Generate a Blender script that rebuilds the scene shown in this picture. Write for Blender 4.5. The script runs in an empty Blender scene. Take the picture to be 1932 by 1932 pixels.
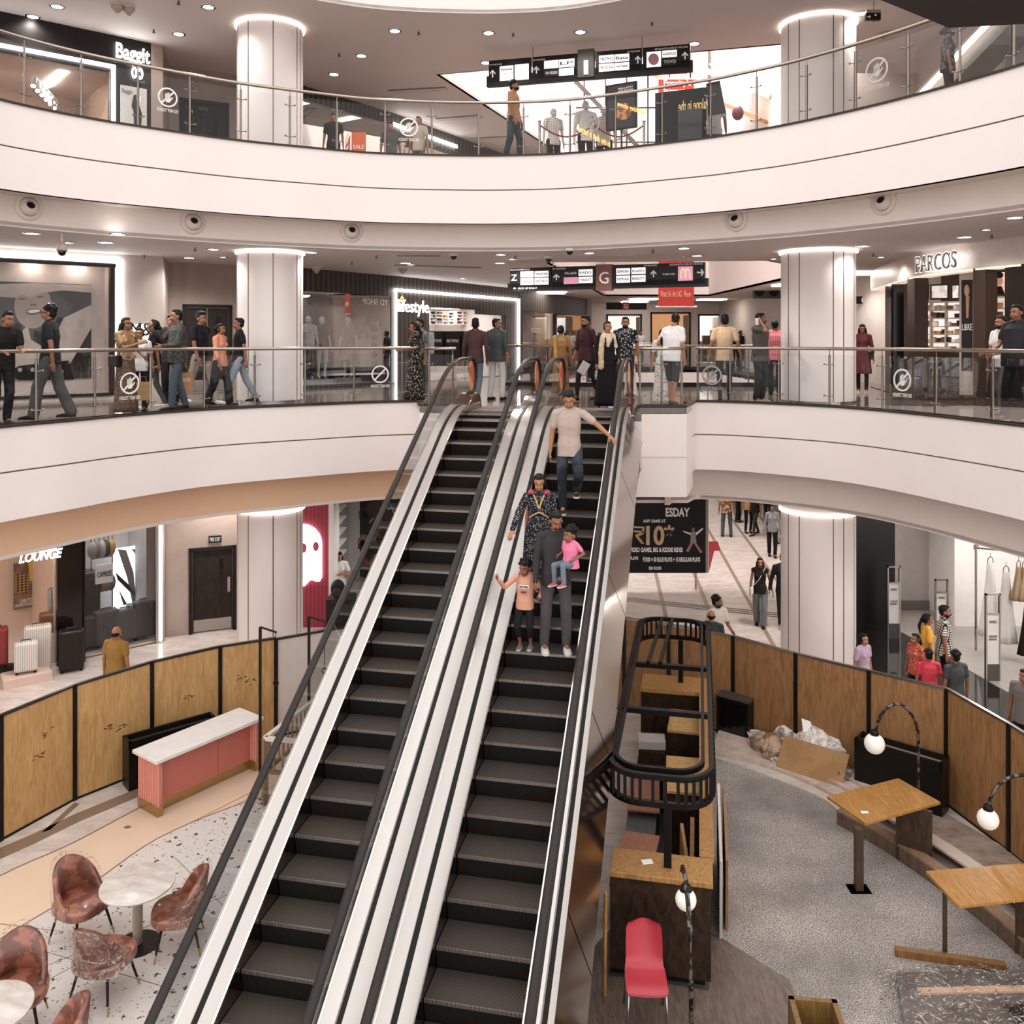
import bpy, math, random
from mathutils import Vector, Matrix, Euler
random.seed(7)
PI = math.pi
C = bpy.context.scene.collection
SC = bpy.context.scene
# ---------------------------------------------------------------- camera, world, exposure
cam_d = bpy.data.cameras.new('camera'); cam = bpy.data.objects.new('camera', cam_d); C.objects.link(cam)
CZ = 6.8; F = 1678.0; HX = 966.0; HY = 640.0
cam.location = (0, 0, CZ); cam.rotation_euler = (PI/2, 0, 0)
cam_d.sensor_width = 36; cam_d.sensor_fit = 'HORIZONTAL'; cam_d.lens = F/1932*36
cam_d.shift_y = -(966-HY)/1932; cam_d.clip_end = 300
SC.camera = cam
w = bpy.data.worlds.new('daylight'); SC.world = w; w.use_nodes = True
nt = w.node_tree; nt.nodes.clear()
wo = nt.nodes.new('ShaderNodeOutputWorld'); bg = nt.nodes.new('ShaderNodeBackground')
tc = nt.nodes.new('ShaderNodeTexCoord'); sp = nt.nodes.new('ShaderNodeSeparateXYZ'); cr = nt.nodes.new('ShaderNodeValToRGB')
mr = nt.nodes.new('ShaderNodeMapRange'); mr.inputs[1].default_value = -1; mr.inputs[2].default_value = 1
nt.links.new(tc.outputs['Generated'], sp.inputs[0]); nt.links.new(sp.outputs[2], mr.inputs[0]); nt.links.new(mr.outputs[0], cr.inputs[0])
e = cr.color_ramp.elements
e[0].position = 0.30; e[0].color = (.42, .38, .36, 1)
e[1].position = 0.85; e[1].color = (1.0, .97, .95, 1)
m_ = e.new(0.5); m_.color = (.85, .81, .79, 1)
nt.links.new(cr.outputs[0], bg.inputs[0]); bg.inputs[1].default_value = 1.55
nt.links.new(bg.outputs[0], wo.inputs[0])
SC.view_settings.view_transform = 'Standard'; SC.view_settings.look = 'None'
SC.view_settings.gamma = 1; SC.view_settings.use_curve_mapping = False
SC.view_settings.exposure = 0.35
SC.cycles.max_bounces = 7; SC.cycles.diffuse_bounces = 4; SC.cycles.glossy_bounces = 4
SC.cycles.transparent_max_bounces = 24; SC.cycles.transmission_bounces = 4
SC.cycles.caustics_reflective = False; SC.cycles.caustics_refractive = False
SC.cycles.sample_clamp_indirect = 6
SC.cycles.use_denoising = True
ZG = 5.5; Z1 = 10.5; CLG = 3.45; CG = 8.65; C1 = 13.4     # floors and ceilings

# daylight through the roof glass over the far opening
sky_l = bpy.data.lights.new('roof_daylight', 'AREA'); sky_l.shape = 'RECTANGLE'; sky_l.size = 9; sky_l.size_y = 15; sky_l.energy = 9000; sky_l.color = (1, .98, .96)
sky_o = bpy.data.objects.new('roof_daylight', sky_l); C.objects.link(sky_o); sky_o.location = (4.5, 30, 31)
# ---------------------------------------------------------------- helpers
def P(x, y, z):
    "plan position of the point at height z seen at pixel (x, y)"
    d = F*(CZ-z)/(y-HY); return ((x-HX)*d/F, d)
def D(x, y, d):
    return ((x-HX)*d/F, d, CZ-(y-HY)*d/F)
def lin(c):
    if isinstance(c, str):
        c = [int(c[i:i+2], 16)/255 for i in (0, 2, 4)]
        c = [v/12.92 if v <= .04045 else ((v+.055)/1.055)**2.4 for v in c]
    return (c[0], c[1], c[2], 1)
_M = {}
def mat(col, rough=.5, metal=0, emit=0, var=.06, vs=6.0, bump=0, bs=40, spec=None, kind=None, col2=None, sc=10, key=None, rot=0, coat=0):
    if isinstance(col, str) and spec is None and max(int(col[i:i+2], 16) for i in (0, 2, 4)) < 0x40 and rough > .2: spec = .22
    k = key or (str(col), rough, metal, emit, var, vs, bump, bs, spec, kind, str(col2), sc, rot, coat)
    if k in _M: return _M[k]
    m = bpy.data.materials.new('surface_%d' % len(_M)); _M[k] = m; m.use_nodes = True
    n = m.node_tree; N = n.nodes; Lk = n.links; b = N['Principled BSDF']
    b.inputs['Roughness'].default_value = rough; b.inputs['Metallic'].default_value = metal
    if spec is not None: b.inputs['Specular IOR Level'].default_value = spec
    if coat: b.inputs['Coat Weight'].default_value = coat; b.inputs['Coat Roughness'].default_value = .08
    tc = N.new('ShaderNodeTexCoord'); mp = N.new('ShaderNodeMapping'); Lk.new(tc.outputs['Object'], mp.inputs[0])
    mp.inputs['Rotation'].default_value = (0, 0, rot) if not isinstance(rot, tuple) else rot
    c1 = lin(col); out = None
    def mix(fac, a, bb):
        mx = N.new('ShaderNodeMix'); mx.data_type = 'RGBA'
        Lk.new(fac, mx.inputs[0])
        for s, v in ((6, a), (7, bb)):
            if hasattr(v, 'links') or hasattr(v, 'is_linked'): Lk.new(v, mx.inputs[s])
            else: mx.inputs[s].default_value = v
        return mx.outputs[2]
    def ramp(sock, p0, p1):
        r = N.new('ShaderNodeValToRGB'); r.color_ramp.elements[0].position = p0; r.color_ramp.elements[1].position = p1
        Lk.new(sock, r.inputs[0]); return r.outputs[0]
    ns = N.new('ShaderNodeTexNoise'); ns.inputs['Scale'].default_value = vs; ns.inputs['Detail'].default_value = 5
    Lk.new(mp.outputs[0], ns.inputs[0])
    dk = tuple(max(0, v*(1-var*2.2)) for v in c1[:3])+(1,); lt = tuple(min(1, v*(1+var)) for v in c1[:3])+(1,)
    base = mix(ns.outputs[0], dk, lt)
    c2 = lin(col2) if col2 else None
    if kind == 'wood':
        mp.inputs['Scale'].default_value = sc if isinstance(sc, tuple) else (sc, sc, sc*.12)
        ns.inputs['Distortion'].default_value = 1.2
        base = mix(ramp(ns.outputs[0], .32, .68), c1, c2)
    elif kind in ('stripe', 'stripex'):
        wv = N.new('ShaderNodeTexWave'); wv.inputs['Scale'].default_value = sc; wv.bands_direction = 'X'
        Lk.new(mp.outputs[0], wv.inputs[0]); base = mix(ramp(wv.outputs[0], .35, .65), base, c2)
        bump and Lk.new(wv.outputs[0], N.new('ShaderNodeBump').inputs['Height'])
    elif kind == 'check':
        wv = N.new('ShaderNodeTexWave'); wv.inputs['Scale'].default_value = sc; Lk.new(mp.outputs[0], wv.inputs[0])
        wz = N.new('ShaderNodeTexWave'); wz.inputs['Scale'].default_value = sc; wz.bands_direction = 'Z'; Lk.new(mp.outputs[0], wz.inputs[0])
        mm = N.new('ShaderNodeMath'); mm.operation = 'MAXIMUM'
        Lk.new(ramp(wv.outputs[0], .7, .8), mm.inputs[0]); Lk.new(ramp(wz.outputs[0], .7, .8), mm.inputs[1])
        base = mix(mm.outputs[0], base, c2)
    elif kind in ('dots', 'chips', 'cells'):
        v = N.new('ShaderNodeTexVoronoi'); v.inputs['Scale'].default_value = sc; vin = mp.outputs[0]
        if kind == 'chips':
            dn = N.new('ShaderNodeTexNoise'); dn.inputs['Scale'].default_value = 22; Lk.new(mp.outputs[0], dn.inputs[0]); va = N.new('ShaderNodeVectorMath'); va.operation = 'MULTIPLY_ADD'; va.inputs[1].default_value = (.09, .09, 0)
            Lk.new(dn.outputs[1], va.inputs[0]); Lk.new(mp.outputs[0], va.inputs[2]); vin = va.outputs[0]; v.distance = 'MANHATTAN'
        Lk.new(vin, v.inputs[0])
        if kind == 'chips':
            # terrazzo: irregular flecks of different sizes
            base = mix(ramp(v.outputs['Distance'], .25, .26), c2, base)
            v2 = N.new('ShaderNodeTexVoronoi'); v2.inputs['Scale'].default_value = sc*2.7; v2.distance = 'MANHATTAN'; Lk.new(vin, v2.inputs[0])
            base = mix(ramp(v2.outputs['Distance'], .25, .27), c2, base)
        else:
            base = mix(ramp(v.outputs['Distance'], .28, .34), c2, base)
    elif kind == 'marble':
        ns.inputs['Scale'].default_value = sc; ns.inputs['Distortion'].default_value = .8; ns.inputs['Detail'].default_value = 10; ns.inputs['Roughness'].default_value = .72; mp.inputs['Scale'].default_value = (1, 2.2, 1)
        base = mix(ramp(ns.outputs[0], .38, .66), c2, c1)
    elif kind == 'pebble':
        v = N.new('ShaderNodeTexNoise'); v.inputs['Scale'].default_value = sc; v.inputs['Detail'].default_value = 2; Lk.new(mp.outputs[0], v.inputs[0])
        mx = mix(ramp(v.outputs[0], .42, .58), c2, c1)
        n2 = N.new('ShaderNodeTexNoise'); n2.inputs['Scale'].default_value = .9; n2.inputs['Detail'].default_value = 4; Lk.new(mp.outputs[0], n2.inputs[0])
        base = mix(ramp(n2.outputs[0], .2, .62), tuple(x*.72 for x in c2[:3])+(1,), mx)
    elif kind == 'blotch':
        base = mix(ramp(ns.outputs[0], .47, .53), c1, c2)
    Lk.new(base, b.inputs['Base Color'])
    if emit:
        Lk.new(base, b.inputs['Emission Color']); b.inputs['Emission Strength'].default_value = emit
    if bump:
        bp = N.new('ShaderNodeBump'); bp.inputs['Strength'].default_value = bump; bp.inputs['Distance'].default_value = .02
        nb = N.new('ShaderNodeTexNoise'); nb.inputs['Scale'].default_value = bs; nb.inputs['Detail'].default_value = 3
        Lk.new(mp.outputs[0], nb.inputs[0]); Lk.new(nb.outputs[0], bp.inputs['Height']); Lk.new(bp.outputs[0], b.inputs['Normal'])
    return m
def glass_mat(tint=(.93, .95, .95), refl=.9, rough=.0):
    k = ('glass', tint, refl, rough)
    if k in _M: return _M[k]
    m = bpy.data.materials.new('clear_glass'); _M[k] = m; m.use_nodes = True; N = m.node_tree.nodes; Lk = m.node_tree.links; N.clear()
    o = N.new('ShaderNodeOutputMaterial'); t = N.new('ShaderNodeBsdfTransparent'); g = N.new('ShaderNodeBsdfGlossy'); mx = N.new('ShaderNodeMixShader')
    fr = N.new('ShaderNodeFresnel'); fr.inputs[0].default_value = 1.45; mu = N.new('ShaderNodeMath'); mu.operation = 'MULTIPLY'; mu.inputs[1].default_value = refl
    t.inputs[0].default_value = tint+(1,); g.inputs['Roughness'].default_value = rough; g.inputs[0].default_value = (1, 1, 1, 1)
    Lk.new(fr.outputs[0], mu.inputs[0]); Lk.new(mu.outputs[0], mx.inputs[0]); Lk.new(t.outputs[0], mx.inputs[1]); Lk.new(g.outputs[0], mx.inputs[2]); Lk.new(mx.outputs[0], o.inputs[0])
    return m
_ORG = {}
def org(o):
    v = Vector((0, 0, 0))
    while o is not None:
        if o.name in _ORG: return v+_ORG[o.name]
        o = o.parent
    return v
def thing(name, label, cat, loc=(0, 0, 0), rot=0, group=None, o=None):
    e = bpy.data.objects.new(name, None); C.objects.link(e); e.empty_display_size = .1
    e.location = loc; e.rotation_euler = (0, 0, rot); e['label'] = label; e['category'] = cat
    if group: e['group'] = group
    _ORG[e.name] = Vector(o if o is not None else loc); return e
def tag(o, label, cat, group=None, kind=None):
    o['label'] = label; o['category'] = cat
    if group: o['group'] = group
    if kind: o['kind'] = kind
    return o
def sub(a, b): return (a[0]-b[0], a[1]-b[1], a[2]-b[2])
class MB:
    "collects closed shapes into one mesh"
    def __init__(s): s.v = []; s.f = []; s.m = []
    def add(s, vs, fs, mi=0):
        n = len(s.v); s.v += [tuple(v) for v in vs]; s.f += [tuple(i+n for i in f) for f in fs]; s.m += [mi]*len(fs); return s
    def box(s, x0, x1, y0, y1, z0, z1, mi=0, M=None):
        vs = [(x, y, z) for x in (x0, x1) for y in (y0, y1) for z in (z0, z1)]
        if M is not None: vs = [tuple(M @ Vector(v)) for v in vs]
        return s.add(vs, [(0, 1, 3, 2), (4, 6, 7, 5), (0, 4, 5, 1), (2, 3, 7, 6), (0, 2, 6, 4), (1, 5, 7, 3)], mi)
    def beam(s, a, b, w, h, mi=0):
        a = Vector(a); b = Vector(b); d = b-a; L = d.length
        q = d.to_track_quat('X', 'Z').to_matrix().to_4x4()
        return s.box(0, L, -w/2, w/2, -h/2, h/2, mi, Matrix.Translation(a) @ q)
    def prism(s, pl, z0, z1, mi=0):
        ar = sum(pl[i][0]*pl[(i+1) % len(pl)][1]-pl[(i+1) % len(pl)][0]*pl[i][1] for i in range(len(pl)))
        if ar < 0: pl = pl[::-1]
        n = len(pl)
        return s.add([(p[0], p[1], z0) for p in pl]+[(p[0], p[1], z1) for p in pl],
                     [tuple(range(n-1, -1, -1)), tuple(range(n, 2*n))]+[(i, (i+1) % n, (i+1) % n+n, i+n) for i in range(n)], mi)
    def rings(s, R, closed=False, mi=0, cap=True):
        n = len(R[0]); vs = [p for r in R for p in r]; fs = []
        m = len(R)
        for j in range(m if closed else m-1):
            for i in range(n):
                a = j*n+i; b_ = j*n+(i+1) % n; c = ((j+1) % m)*n+(i+1) % n; d = ((j+1) % m)*n+i
                fs.append((a, b_, c, d))
        if cap and not closed: fs.append(tuple(range(n-1, -1, -1))); fs.append(tuple((m-1)*n+i for i in range(n)))
        return s.add(vs, fs, mi)
    def tube(s, pts, r, n=10, mi=0, closed=False, ry=None):
        pts = [Vector(p) for p in pts]; R = []; k = len(pts)
        rr = r if isinstance(r, (list, tuple)) else [r]*k
        for i, p in enumerate(pts):
            a = pts[(i-1) % k] if (closed or i > 0) else p; b = pts[(i+1) % k] if (closed or i < k-1) else p
            t = (b-a).normalized(); up = Vector((0, 0, 1)) if abs(t.z) < .95 else Vector((0, 1, 0))
            x = t.cross(up).normalized(); y = x.cross(t).normalized()
            R.append([tuple(p+x*math.cos(-2*PI*j/n)*rr[i]+y*math.sin(-2*PI*j/n)*(rr[i] if ry is None else ry)) for j in range(n)])
        return s.rings(R, closed, mi)
    def lathe(s, prof, c=(0, 0, 0), n=24, mi=0, axis='Z'):
        R = []
        for r, z in prof:
            ring = []
            for j in range(n):
                a = 2*PI*j/n; v = (max(r, 1e-4)*math.cos(a), max(r, 1e-4)*math.sin(a), z)
                if axis == 'Y': v = (v[0], -v[2], v[1])
                if axis == 'X': v = (v[2], v[0], v[1])
                ring.append((c[0]+v[0], c[1]+v[1], c[2]+v[2]))
            R.append(ring)
        return s.rings(R, len(prof) > 2 and prof[0][0] > .02 and prof[-1][0] > .02, mi)
    def ell(s, c, r, n=14, mi=0, M=None):
        vs = []; fs = []; h = n//2
        for i in range(h+1):
            t = PI*i/h
            for j in range(n):
                a = 2*PI*j/n; vs.append(Vector((r[0]*max(math.sin(t), 1e-3)*math.cos(a), r[1]*max(math.sin(t), 1e-3)*math.sin(a), r[2]*math.cos(t))))
        if M is not None: vs = [M @ v for v in vs]
        vs = [tuple(v+Vector(c)) for v in vs]
        for i in range(h):
            for j in range(n): fs.append((i*n+j, (i+1)*n+j, (i+1)*n+(j+1) % n, i*n+(j+1) % n))
        fs.append(tuple(range(n))); fs.append(tuple(h*n+j for j in range(n-1, -1, -1)))
        return s.add(vs, fs, mi)
    def cap(s, a, b, r0, r1, n=10, mi=0):
        a = Vector(a); b = Vector(b); t = (b-a); L = t.length or 1e-4; t = t/L
        P_ = []; rr = []
        for k in (0, 30, 60): P_.append(a-t*r0*math.cos(math.radians(k))); rr.append(max(r0*math.sin(math.radians(k)), 1e-3))
        P_ += [a, b]; rr += [r0, r1]
        for k in (60, 30, 0): P_.append(b+t*r1*math.cos(math.radians(k))); rr.append(max(r1*math.sin(math.radians(k)), 1e-3))
        up = Vector((0, 0, 1)) if abs(t.z) < .95 else Vector((0, 1, 0)); x = t.cross(up).normalized(); y = x.cross(t).normalized()
        return s.rings([[tuple(p+x*math.cos(-2*PI*j/n)*q+y*math.sin(-2*PI*j/n)*q) for j in range(n)] for p, q in zip(P_, rr)], False, mi)
    def loft(s, R, n=20, mi=0, p=2.0):
        "R: (cx, cy, z, rx, ry)"
        out = []
        for cx, cy, z, rx, ry in R:
            ring = []
            for j in range(n):
                a = 2*PI*j/n; c = math.cos(a); d = math.sin(a)
                ring.append((cx+rx*math.copysign(abs(c)**(2/p), c), cy+ry*math.copysign(abs(d)**(2/p), d), z))
            out.append(ring)
        if out[0][0][2] > out[-1][0][2]: out = out[::-1]
        return s.rings(out, False, mi)
    def band(s, pts, z0, z1, t, mi=0, closed=False):
        "upright wall along a plan polyline, thickness t to its left side (t may be negative)"
        n = len(pts); nn = []
        for i in range(n):
            a = pts[i-1] if (i > 0 or closed) else pts[i]; b = pts[(i+1) % n] if (i < n-1 or closed) else pts[i]
            d = Vector((b[0]-a[0], b[1]-a[1])).normalized(); nn.append((-d.y, d.x))
        R = []
        for (x, y), (a, b) in zip(pts, nn):
            R.append([(x, y, z0), (x+a*t, y+b*t, z0), (x+a*t, y+b*t, z1), (x, y, z1)] if t < 0 else [(x, y, z0), (x, y, z1), (x+a*t, y+b*t, z1), (x+a*t, y+b*t, z0)])
        return s.rings(R, closed, mi)
    def build(s, name, m, parent=None, smooth=False, label=None, kind=None):
        me = bpy.data.meshes.new(name); o_ = org(parent) if parent is not None else Vector((0, 0, 0))
        me.from_pydata([(v[0]-o_.x, v[1]-o_.y, v[2]-o_.z) for v in s.v], [], s.f)
        ms = m if isinstance(m, (list, tuple)) else [m]
        for q in ms: me.materials.append(q)
        if len(ms) > 1: me.polygons.foreach_set('material_index', s.m)
        if smooth is True: me.polygons.foreach_set('use_smooth', [True]*len(me.polygons))
        elif smooth: 
            me.polygons.foreach_set('use_smooth', [True]*len(me.polygons)); me.set_sharp_from_angle(angle=math.radians(smooth))
        me.update()
        o = bpy.data.objects.new(name, me); C.objects.link(o)
        if parent is not None: o.parent = parent
        if label: o['label'] = label
        if kind: o['kind'] = kind
        return o
def S(name, mb, m, smooth=False): return mb.build(name, m, None, smooth, kind='structure')
def bevel(o, w=.01, seg=2):
    b = o.modifiers.new('bevel', 'BEVEL'); b.width = w; b.segments = seg; b.limit_method = 'ANGLE'; return o
def copy_tree(o, parent=None):
    c = o.copy(); C.objects.link(c)
    if parent is not None: c.parent = parent
    if o.name in _ORG: _ORG[c.name] = _ORG[o.name]
    for ch in list(o.children): copy_tree(ch, c)
    return c
def catm(pts, n=8):
    out = []; k = len(pts)
    for i in range(k-1):
        p0 = pts[max(i-1, 0)]; p1 = pts[i]; p2 = pts[i+1]; p3 = pts[min(i+2, k-1)]
        for j in range(n):
            t = j/n; out.append(tuple(.5*((2*b)+(-a+c)*t+(2*a-5*b+4*c-d)*t*t+(-a+3*b-3*c+d)*t**3) for a, b, c, d in zip(p0, p1, p2, p3)))
    out.append(tuple(pts[-1])); return out
def offset(pts, t):
    out = []; n = len(pts)
    for i in range(n):
        a = pts[max(i-1, 0)]; b = pts[min(i+1, n-1)]; d = Vector((b[0]-a[0], b[1]-a[1])).normalized(); out.append((pts[i][0]-d.y*t, pts[i][1]+d.x*t))
    return out
def cut_at(pts, x):
    "index position (float) on the plan curve that shows at pixel column x"
    f = [HX+F*p[0]/p[1]-x for p in pts]
    for i in range(len(f)-1):
        if f[i] <= 0 <= f[i+1]: return i+(-f[i])/(f[i+1]-f[i]+1e-9)
    return 0 if f[0] > 0 else len(f)-1
def at(pts, u):
    i = min(int(u), len(pts)-2); t = u-i; return (pts[i][0]*(1-t)+pts[i+1][0]*t, pts[i][1]*(1-t)+pts[i+1][1]*t)
def part_of(pts, u0, u1):
    return [at(pts, u0)]+[pts[i] for i in range(int(math.floor(u0))+1, int(math.ceil(u1)))]+[at(pts, u1)]
class Fr:
    "an upright frame along a wall: u runs along it, w comes out of it towards the viewer"
    def __init__(s, A, B):
        s.A = Vector(A); s.B = Vector(B); s.L = (s.B-s.A).length; s.t = (s.B-s.A)/s.L; s.n = Vector((s.t.y, -s.t.x))
        if s.n.dot(-s.A) < 0: s.n = -s.n
    def p(s, u, w, z): q = s.A+s.t*u+s.n*w; return (q.x, q.y, z)
    def u(s, x):
        k = (x-HX)/F; return (k*s.A.y-s.A.x)/(s.t.x-k*s.t.y)
    def px(s, x, y, w=0):
        A = s.A+s.n*w; k = (x-HX)/F; u = (k*A.y-A.x)/(s.t.x-k*s.t.y); d = (A+s.t*u).y
        return u, CZ-(y-HY)*d/F
    def M(s): # local (u, w, z) -> world
        return Matrix(((s.t.x, s.n.x, 0, s.A.x), (s.t.y, s.n.y, 0, s.A.y), (0, 0, 1, 0), (0, 0, 0, 1)))
    def box(s, mb, u0, u1, w0, w1, z0, z1, mi=0): return mb.box(u0, u1, w0, w1, z0, z1, mi, s.M())
    def pbox(s, mb, x0, y0, x1, y1, w0=0, w1=.02, mi=0):
        u0, za = s.px(x0, (y0+y1)/2, w1); u1, zb = s.px(x1, (y0+y1)/2, w1)
        d0 = s.p(u0, w1, 0)[1]; d1 = s.p(u1, w1, 0)[1]; d = (d0+d1)/2
        return s.box(mb, u0, u1, w0, w1, CZ-(y1-HY)*d/F, CZ-(y0-HY)*d/F, mi)
    def holes(s, mb, u0, u1, z0, z1, hs, w0=-.15, w1=0, mi=0):
        us = sorted(set([u0, u1]+[a for h in hs for a in (h[0], h[1]) if u0 < a < u1]))
        for a, b in zip(us[:-1], us[1:]):
            m_ = (a+b)/2; zs = sorted([(max(h[2], z0), min(h[3], z1)) for h in hs if h[0] <= m_ <= h[1]]); z = z0
            for c, d in zs:
                if c > z+1e-4: s.box(mb, a, b, w0, w1, z, c, mi)
                z = max(z, d)
            if z < z1-1e-4: s.box(mb, a, b, w0, w1, z, z1, mi)
        return mb
def text(body, p, xd, yd, w, h, m, name='lettering', parent=None, depth=.01, mirror=False, bold=0.0, shear=0, label=None):
    "writing centred at p; xd reading direction, yd up direction, w x h metres"
    cu = bpy.data.curves.new('t', 'FONT'); cu.body = body; cu.size = 1; cu.offset = bold; cu.extrude = .02; cu.resolution_u = 3; cu.shear = shear
    to = bpy.data.objects.new('t', cu); me = bpy.data.meshes.new_from_object(to); bpy.data.objects.remove(to); bpy.data.curves.remove(cu)
    if not me.vertices: return None
    xs = [v.co.x for v in me.vertices]; ys = [v.co.y for v in me.vertices]; x0, x1, y0, y1 = min(xs), max(xs), min(ys), max(ys)
    xd = Vector(xd).normalized(); yd = Vector(yd).normalized(); nd = xd.cross(yd); p = Vector(p); o_ = org(parent) if parent is not None else Vector()
    sx = -1 if mirror else 1
    for v in me.vertices:
        a = sx*((v.co.x-x0)/(x1-x0)-.5)*w; b = ((v.co.y-y0)/(y1-y0)-.5)*h; c = (v.co.z/.02)*depth/2
        v.co = p+xd*a+yd*b+nd*c-o_
    if mirror: me.flip_normals()
    me.materials.clear(); me.materials.append(m); me.name = name
    o = bpy.data.objects.new(name, me); C.objects.link(o)
    if parent is not None: o.parent = parent
    if label: o['label'] = label
    return o
def ftext(fr, body, x0, y0, x1, y1, m, w=.03, **k):
    u0, z0 = fr.px(x0, y1, w); u1, z1 = fr.px(x1, y0, w); d = fr.p((u0+u1)/2, w, 0)[1]
    zc = CZ-((y0+y1)/2-HY)*d/F
    return text(body, fr.p((u0+u1)/2, w, zc), (fr.t.x, fr.t.y, 0), (0, 0, 1), abs(u1-u0), (y1-y0)*d/F, m, **k)

# ---------------------------------------------------------------- common materials
WHITE = mat('EDE3DF', .55, var=.02, vs=1.5)
WHITE2 = mat('D6C8BF', .6, var=.03, vs=1.5)
CEIL = mat('D9CCC6', .7, var=.02, vs=1)
PEACHW = mat('DDB898', .6, var=.02, vs=1)
STEEL = mat('B8B2AE', .22, 1, var=.03)
DSTEEL = mat('6E6864', .3, 1, var=.05)
BRASS = mat('B99A6C', .3, .9)
BLACK = mat('16130F', .35, var=.1)
BLACKG = mat('0E0D0D', .08, var=.05)
WHT = mat('F4F2F0', .4, var=0)
GLOW = mat('FFF8F0', .5, emit=5, var=0)
GLOW2 = mat('FFF4E8', .5, emit=2.2, var=0)
LEDM = mat('FFFFFF', .5, emit=9, var=0)
GLASS = glass_mat((.965, .975, .975), .28)
SHOPG = glass_mat((.94, .95, .96), .5)
# ---------------------------------------------------------------- plan curves of the balcony edges
EL = catm([P(*q, ZG) for q in ((-330, 855), (-160, 826), (0, 808), (120, 797), (250, 785), (400, 774), (575, 766), (700, 761), (788, 759))], 6)
ER = catm([P(*q, ZG) for q in ((1312, 759), (1400, 761), (1560, 768.5), (1700, 780), (1932, 806), (2060, 824), (2260, 858))], 6)
EU = catm([P(*q, Z1) for q in ((-330, 90), (-160, 140), (0, 190), (168, 225), (336, 251), (454, 267), (572, 279), (700, 290), (830, 294.5), (960, 295), (1097, 289),
                               (1304, 266), (1400, 252), (1511, 232), (1694, 190), (1932, 123), (2060, 70), (2200, 0))], 6)
u_ = (.206, .97855); v_ = (.97855, -.206)
def QS(q, s): return (q*v_[0]+s*u_[0], q*v_[1]+s*u_[1])
S0 = 14.96; MS = .577
LAND = [(-1.8, 17.3), QS(-4.62, 16.45), QS(-4.62, 15.6), QS(-.98, 15.6), (2.43, 17.0), (3.34, 17.0), (3.62, 17.9)]
front = offset(EL, .06)+LAND+offset(ER, .06)
VOID = [(-.15, 24.3), (7.2, 24.3), (8.4, 26.5), (8.4, 38), (3.9, 38)]
VOIDC = [(.9, 21.4), (6.0, 21.0), (7.2, 22.6), (8.4, 26), (8.4, 38), (4.0, 38)]
VOID1 = [(-1.8, 22.2), (6.2, 19.9), (8.6, 23), (8.6, 39), (2.6, 34)]
def ringpoly(fr_, hole, z0, z1):
    "slab that reaches from the front edge back to y=54 with an opening"
    mb = MB()
    hy = min(p[1] for p in hole); k = min(range(len(hole)), key=lambda i: (hole[i][0]))
    # one polygon with a slit running to the hole from the far wall
    L0 = fr_[0]; R0 = fr_[-1]
    back = 54
    hole = list(hole); ar = sum(hole[i][0]*hole[(i+1) % len(hole)][1]-hole[(i+1) % len(hole)][0]*hole[i][1] for i in range(len(hole)))
    if ar < 0: hole = hole[::-1]
    far = max(range(len(hole)), key=lambda i: hole[i][1])
    h = hole[far:]+hole[:far]
    # outline is counter clockwise; the hole is walked clockwise
    out = list(fr_)+[(18, R0[1]), (18, back), (h[0][0]+.001, back)]+[h[0]]+h[1:][::-1]+[(h[0][0]-.001, h[0][1])]+[(h[0][0]-.001, back), (-20, back), (-20, L0[1])]
    return mb.prism(out, z0, z1)
MARB = mat('C9BDB6', .12, kind='marble', col2='8E827B', sc=1.6, var=0)
S('floor_ground', ringpoly(front, VOID, ZG-.12, ZG), mat('7E746E', .08, kind='marble', col2='5A514B', sc=1.1, var=0))
S('floor_upper', ringpoly(offset(EU, .06), VOIDC, Z1-.12, Z1), mat('8A8079', .2, kind='marble', col2='6A605A', sc=1.3, var=0))
S('ceiling_lower', ringpoly(offset(EL, .45)+[(-1.8, 18.2), (3.6, 18.2)]+offset(ER, .45), VOID, CLG, CLG+.06), CEIL)
S('ceiling_ground', ringpoly(offset(EU, .5), VOIDC, CG, CG+.06), CEIL)
S('ceiling_upper', ringpoly(EU, VOID1, C1, C1+.08), CEIL)
# fascias (balcony faces), the groove line round each, and the bulkheads set back under them
def fascia(name, pts, z0, z1, back, zc, groove, m2):
    mb = MB(); mb.band(pts, z0, groove-.012, .12); mb.band(pts, groove+.012, z1, .12); mb.band(offset(pts, .02), groove-.02, groove+.02, .08, 1)
    S(name, mb, [WHITE, mat('6B5D55', .7)], 40)
    mb = MB(); inner = offset(pts, back)
    mb.band(inner, zc-.02, z0+.06, .1)
    n = len(pts); mb.add([(p[0], p[1], z0) for p in pts]+[(p[0], p[1], z0) for p in inner]+[(p[0], p[1], z0+.05) for p in pts]+[(p[0], p[1], z0+.05) for p in inner],
           [(i, n+i, n+i+1, i+1) for i in range(n-1)]+[(2*n+i, 2*n+i+1, 3*n+i+1, 3*n+i) for i in range(n-1)])
    S(name+'_bulkhead', mb, m2, 40)
    mb = MB(); mb.band(offset(pts, -.03), z1, z1+.035, .2); S(name+'_coping', mb, mat('3A332E', .4), 40)
fascia('wall_upper_balcony', EU, 9.14, Z1, .5, CG, 9.82, WHITE2)
fascia('wall_left_balcony', EL+[(-1.8, 17.3)], 4.12, ZG, .45, CLG+.08, 4.84, PEACHW)
fascia('wall_right_balcony', [(3.62, 17.9)]+ER, 4.12, ZG, .45, CLG, 4.84, WHITE2)
mb = MB(); mb.band(EU, C1+.02, C1+1.6, .12); S('wall_second_balcony', mb, WHITE, 40)
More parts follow.
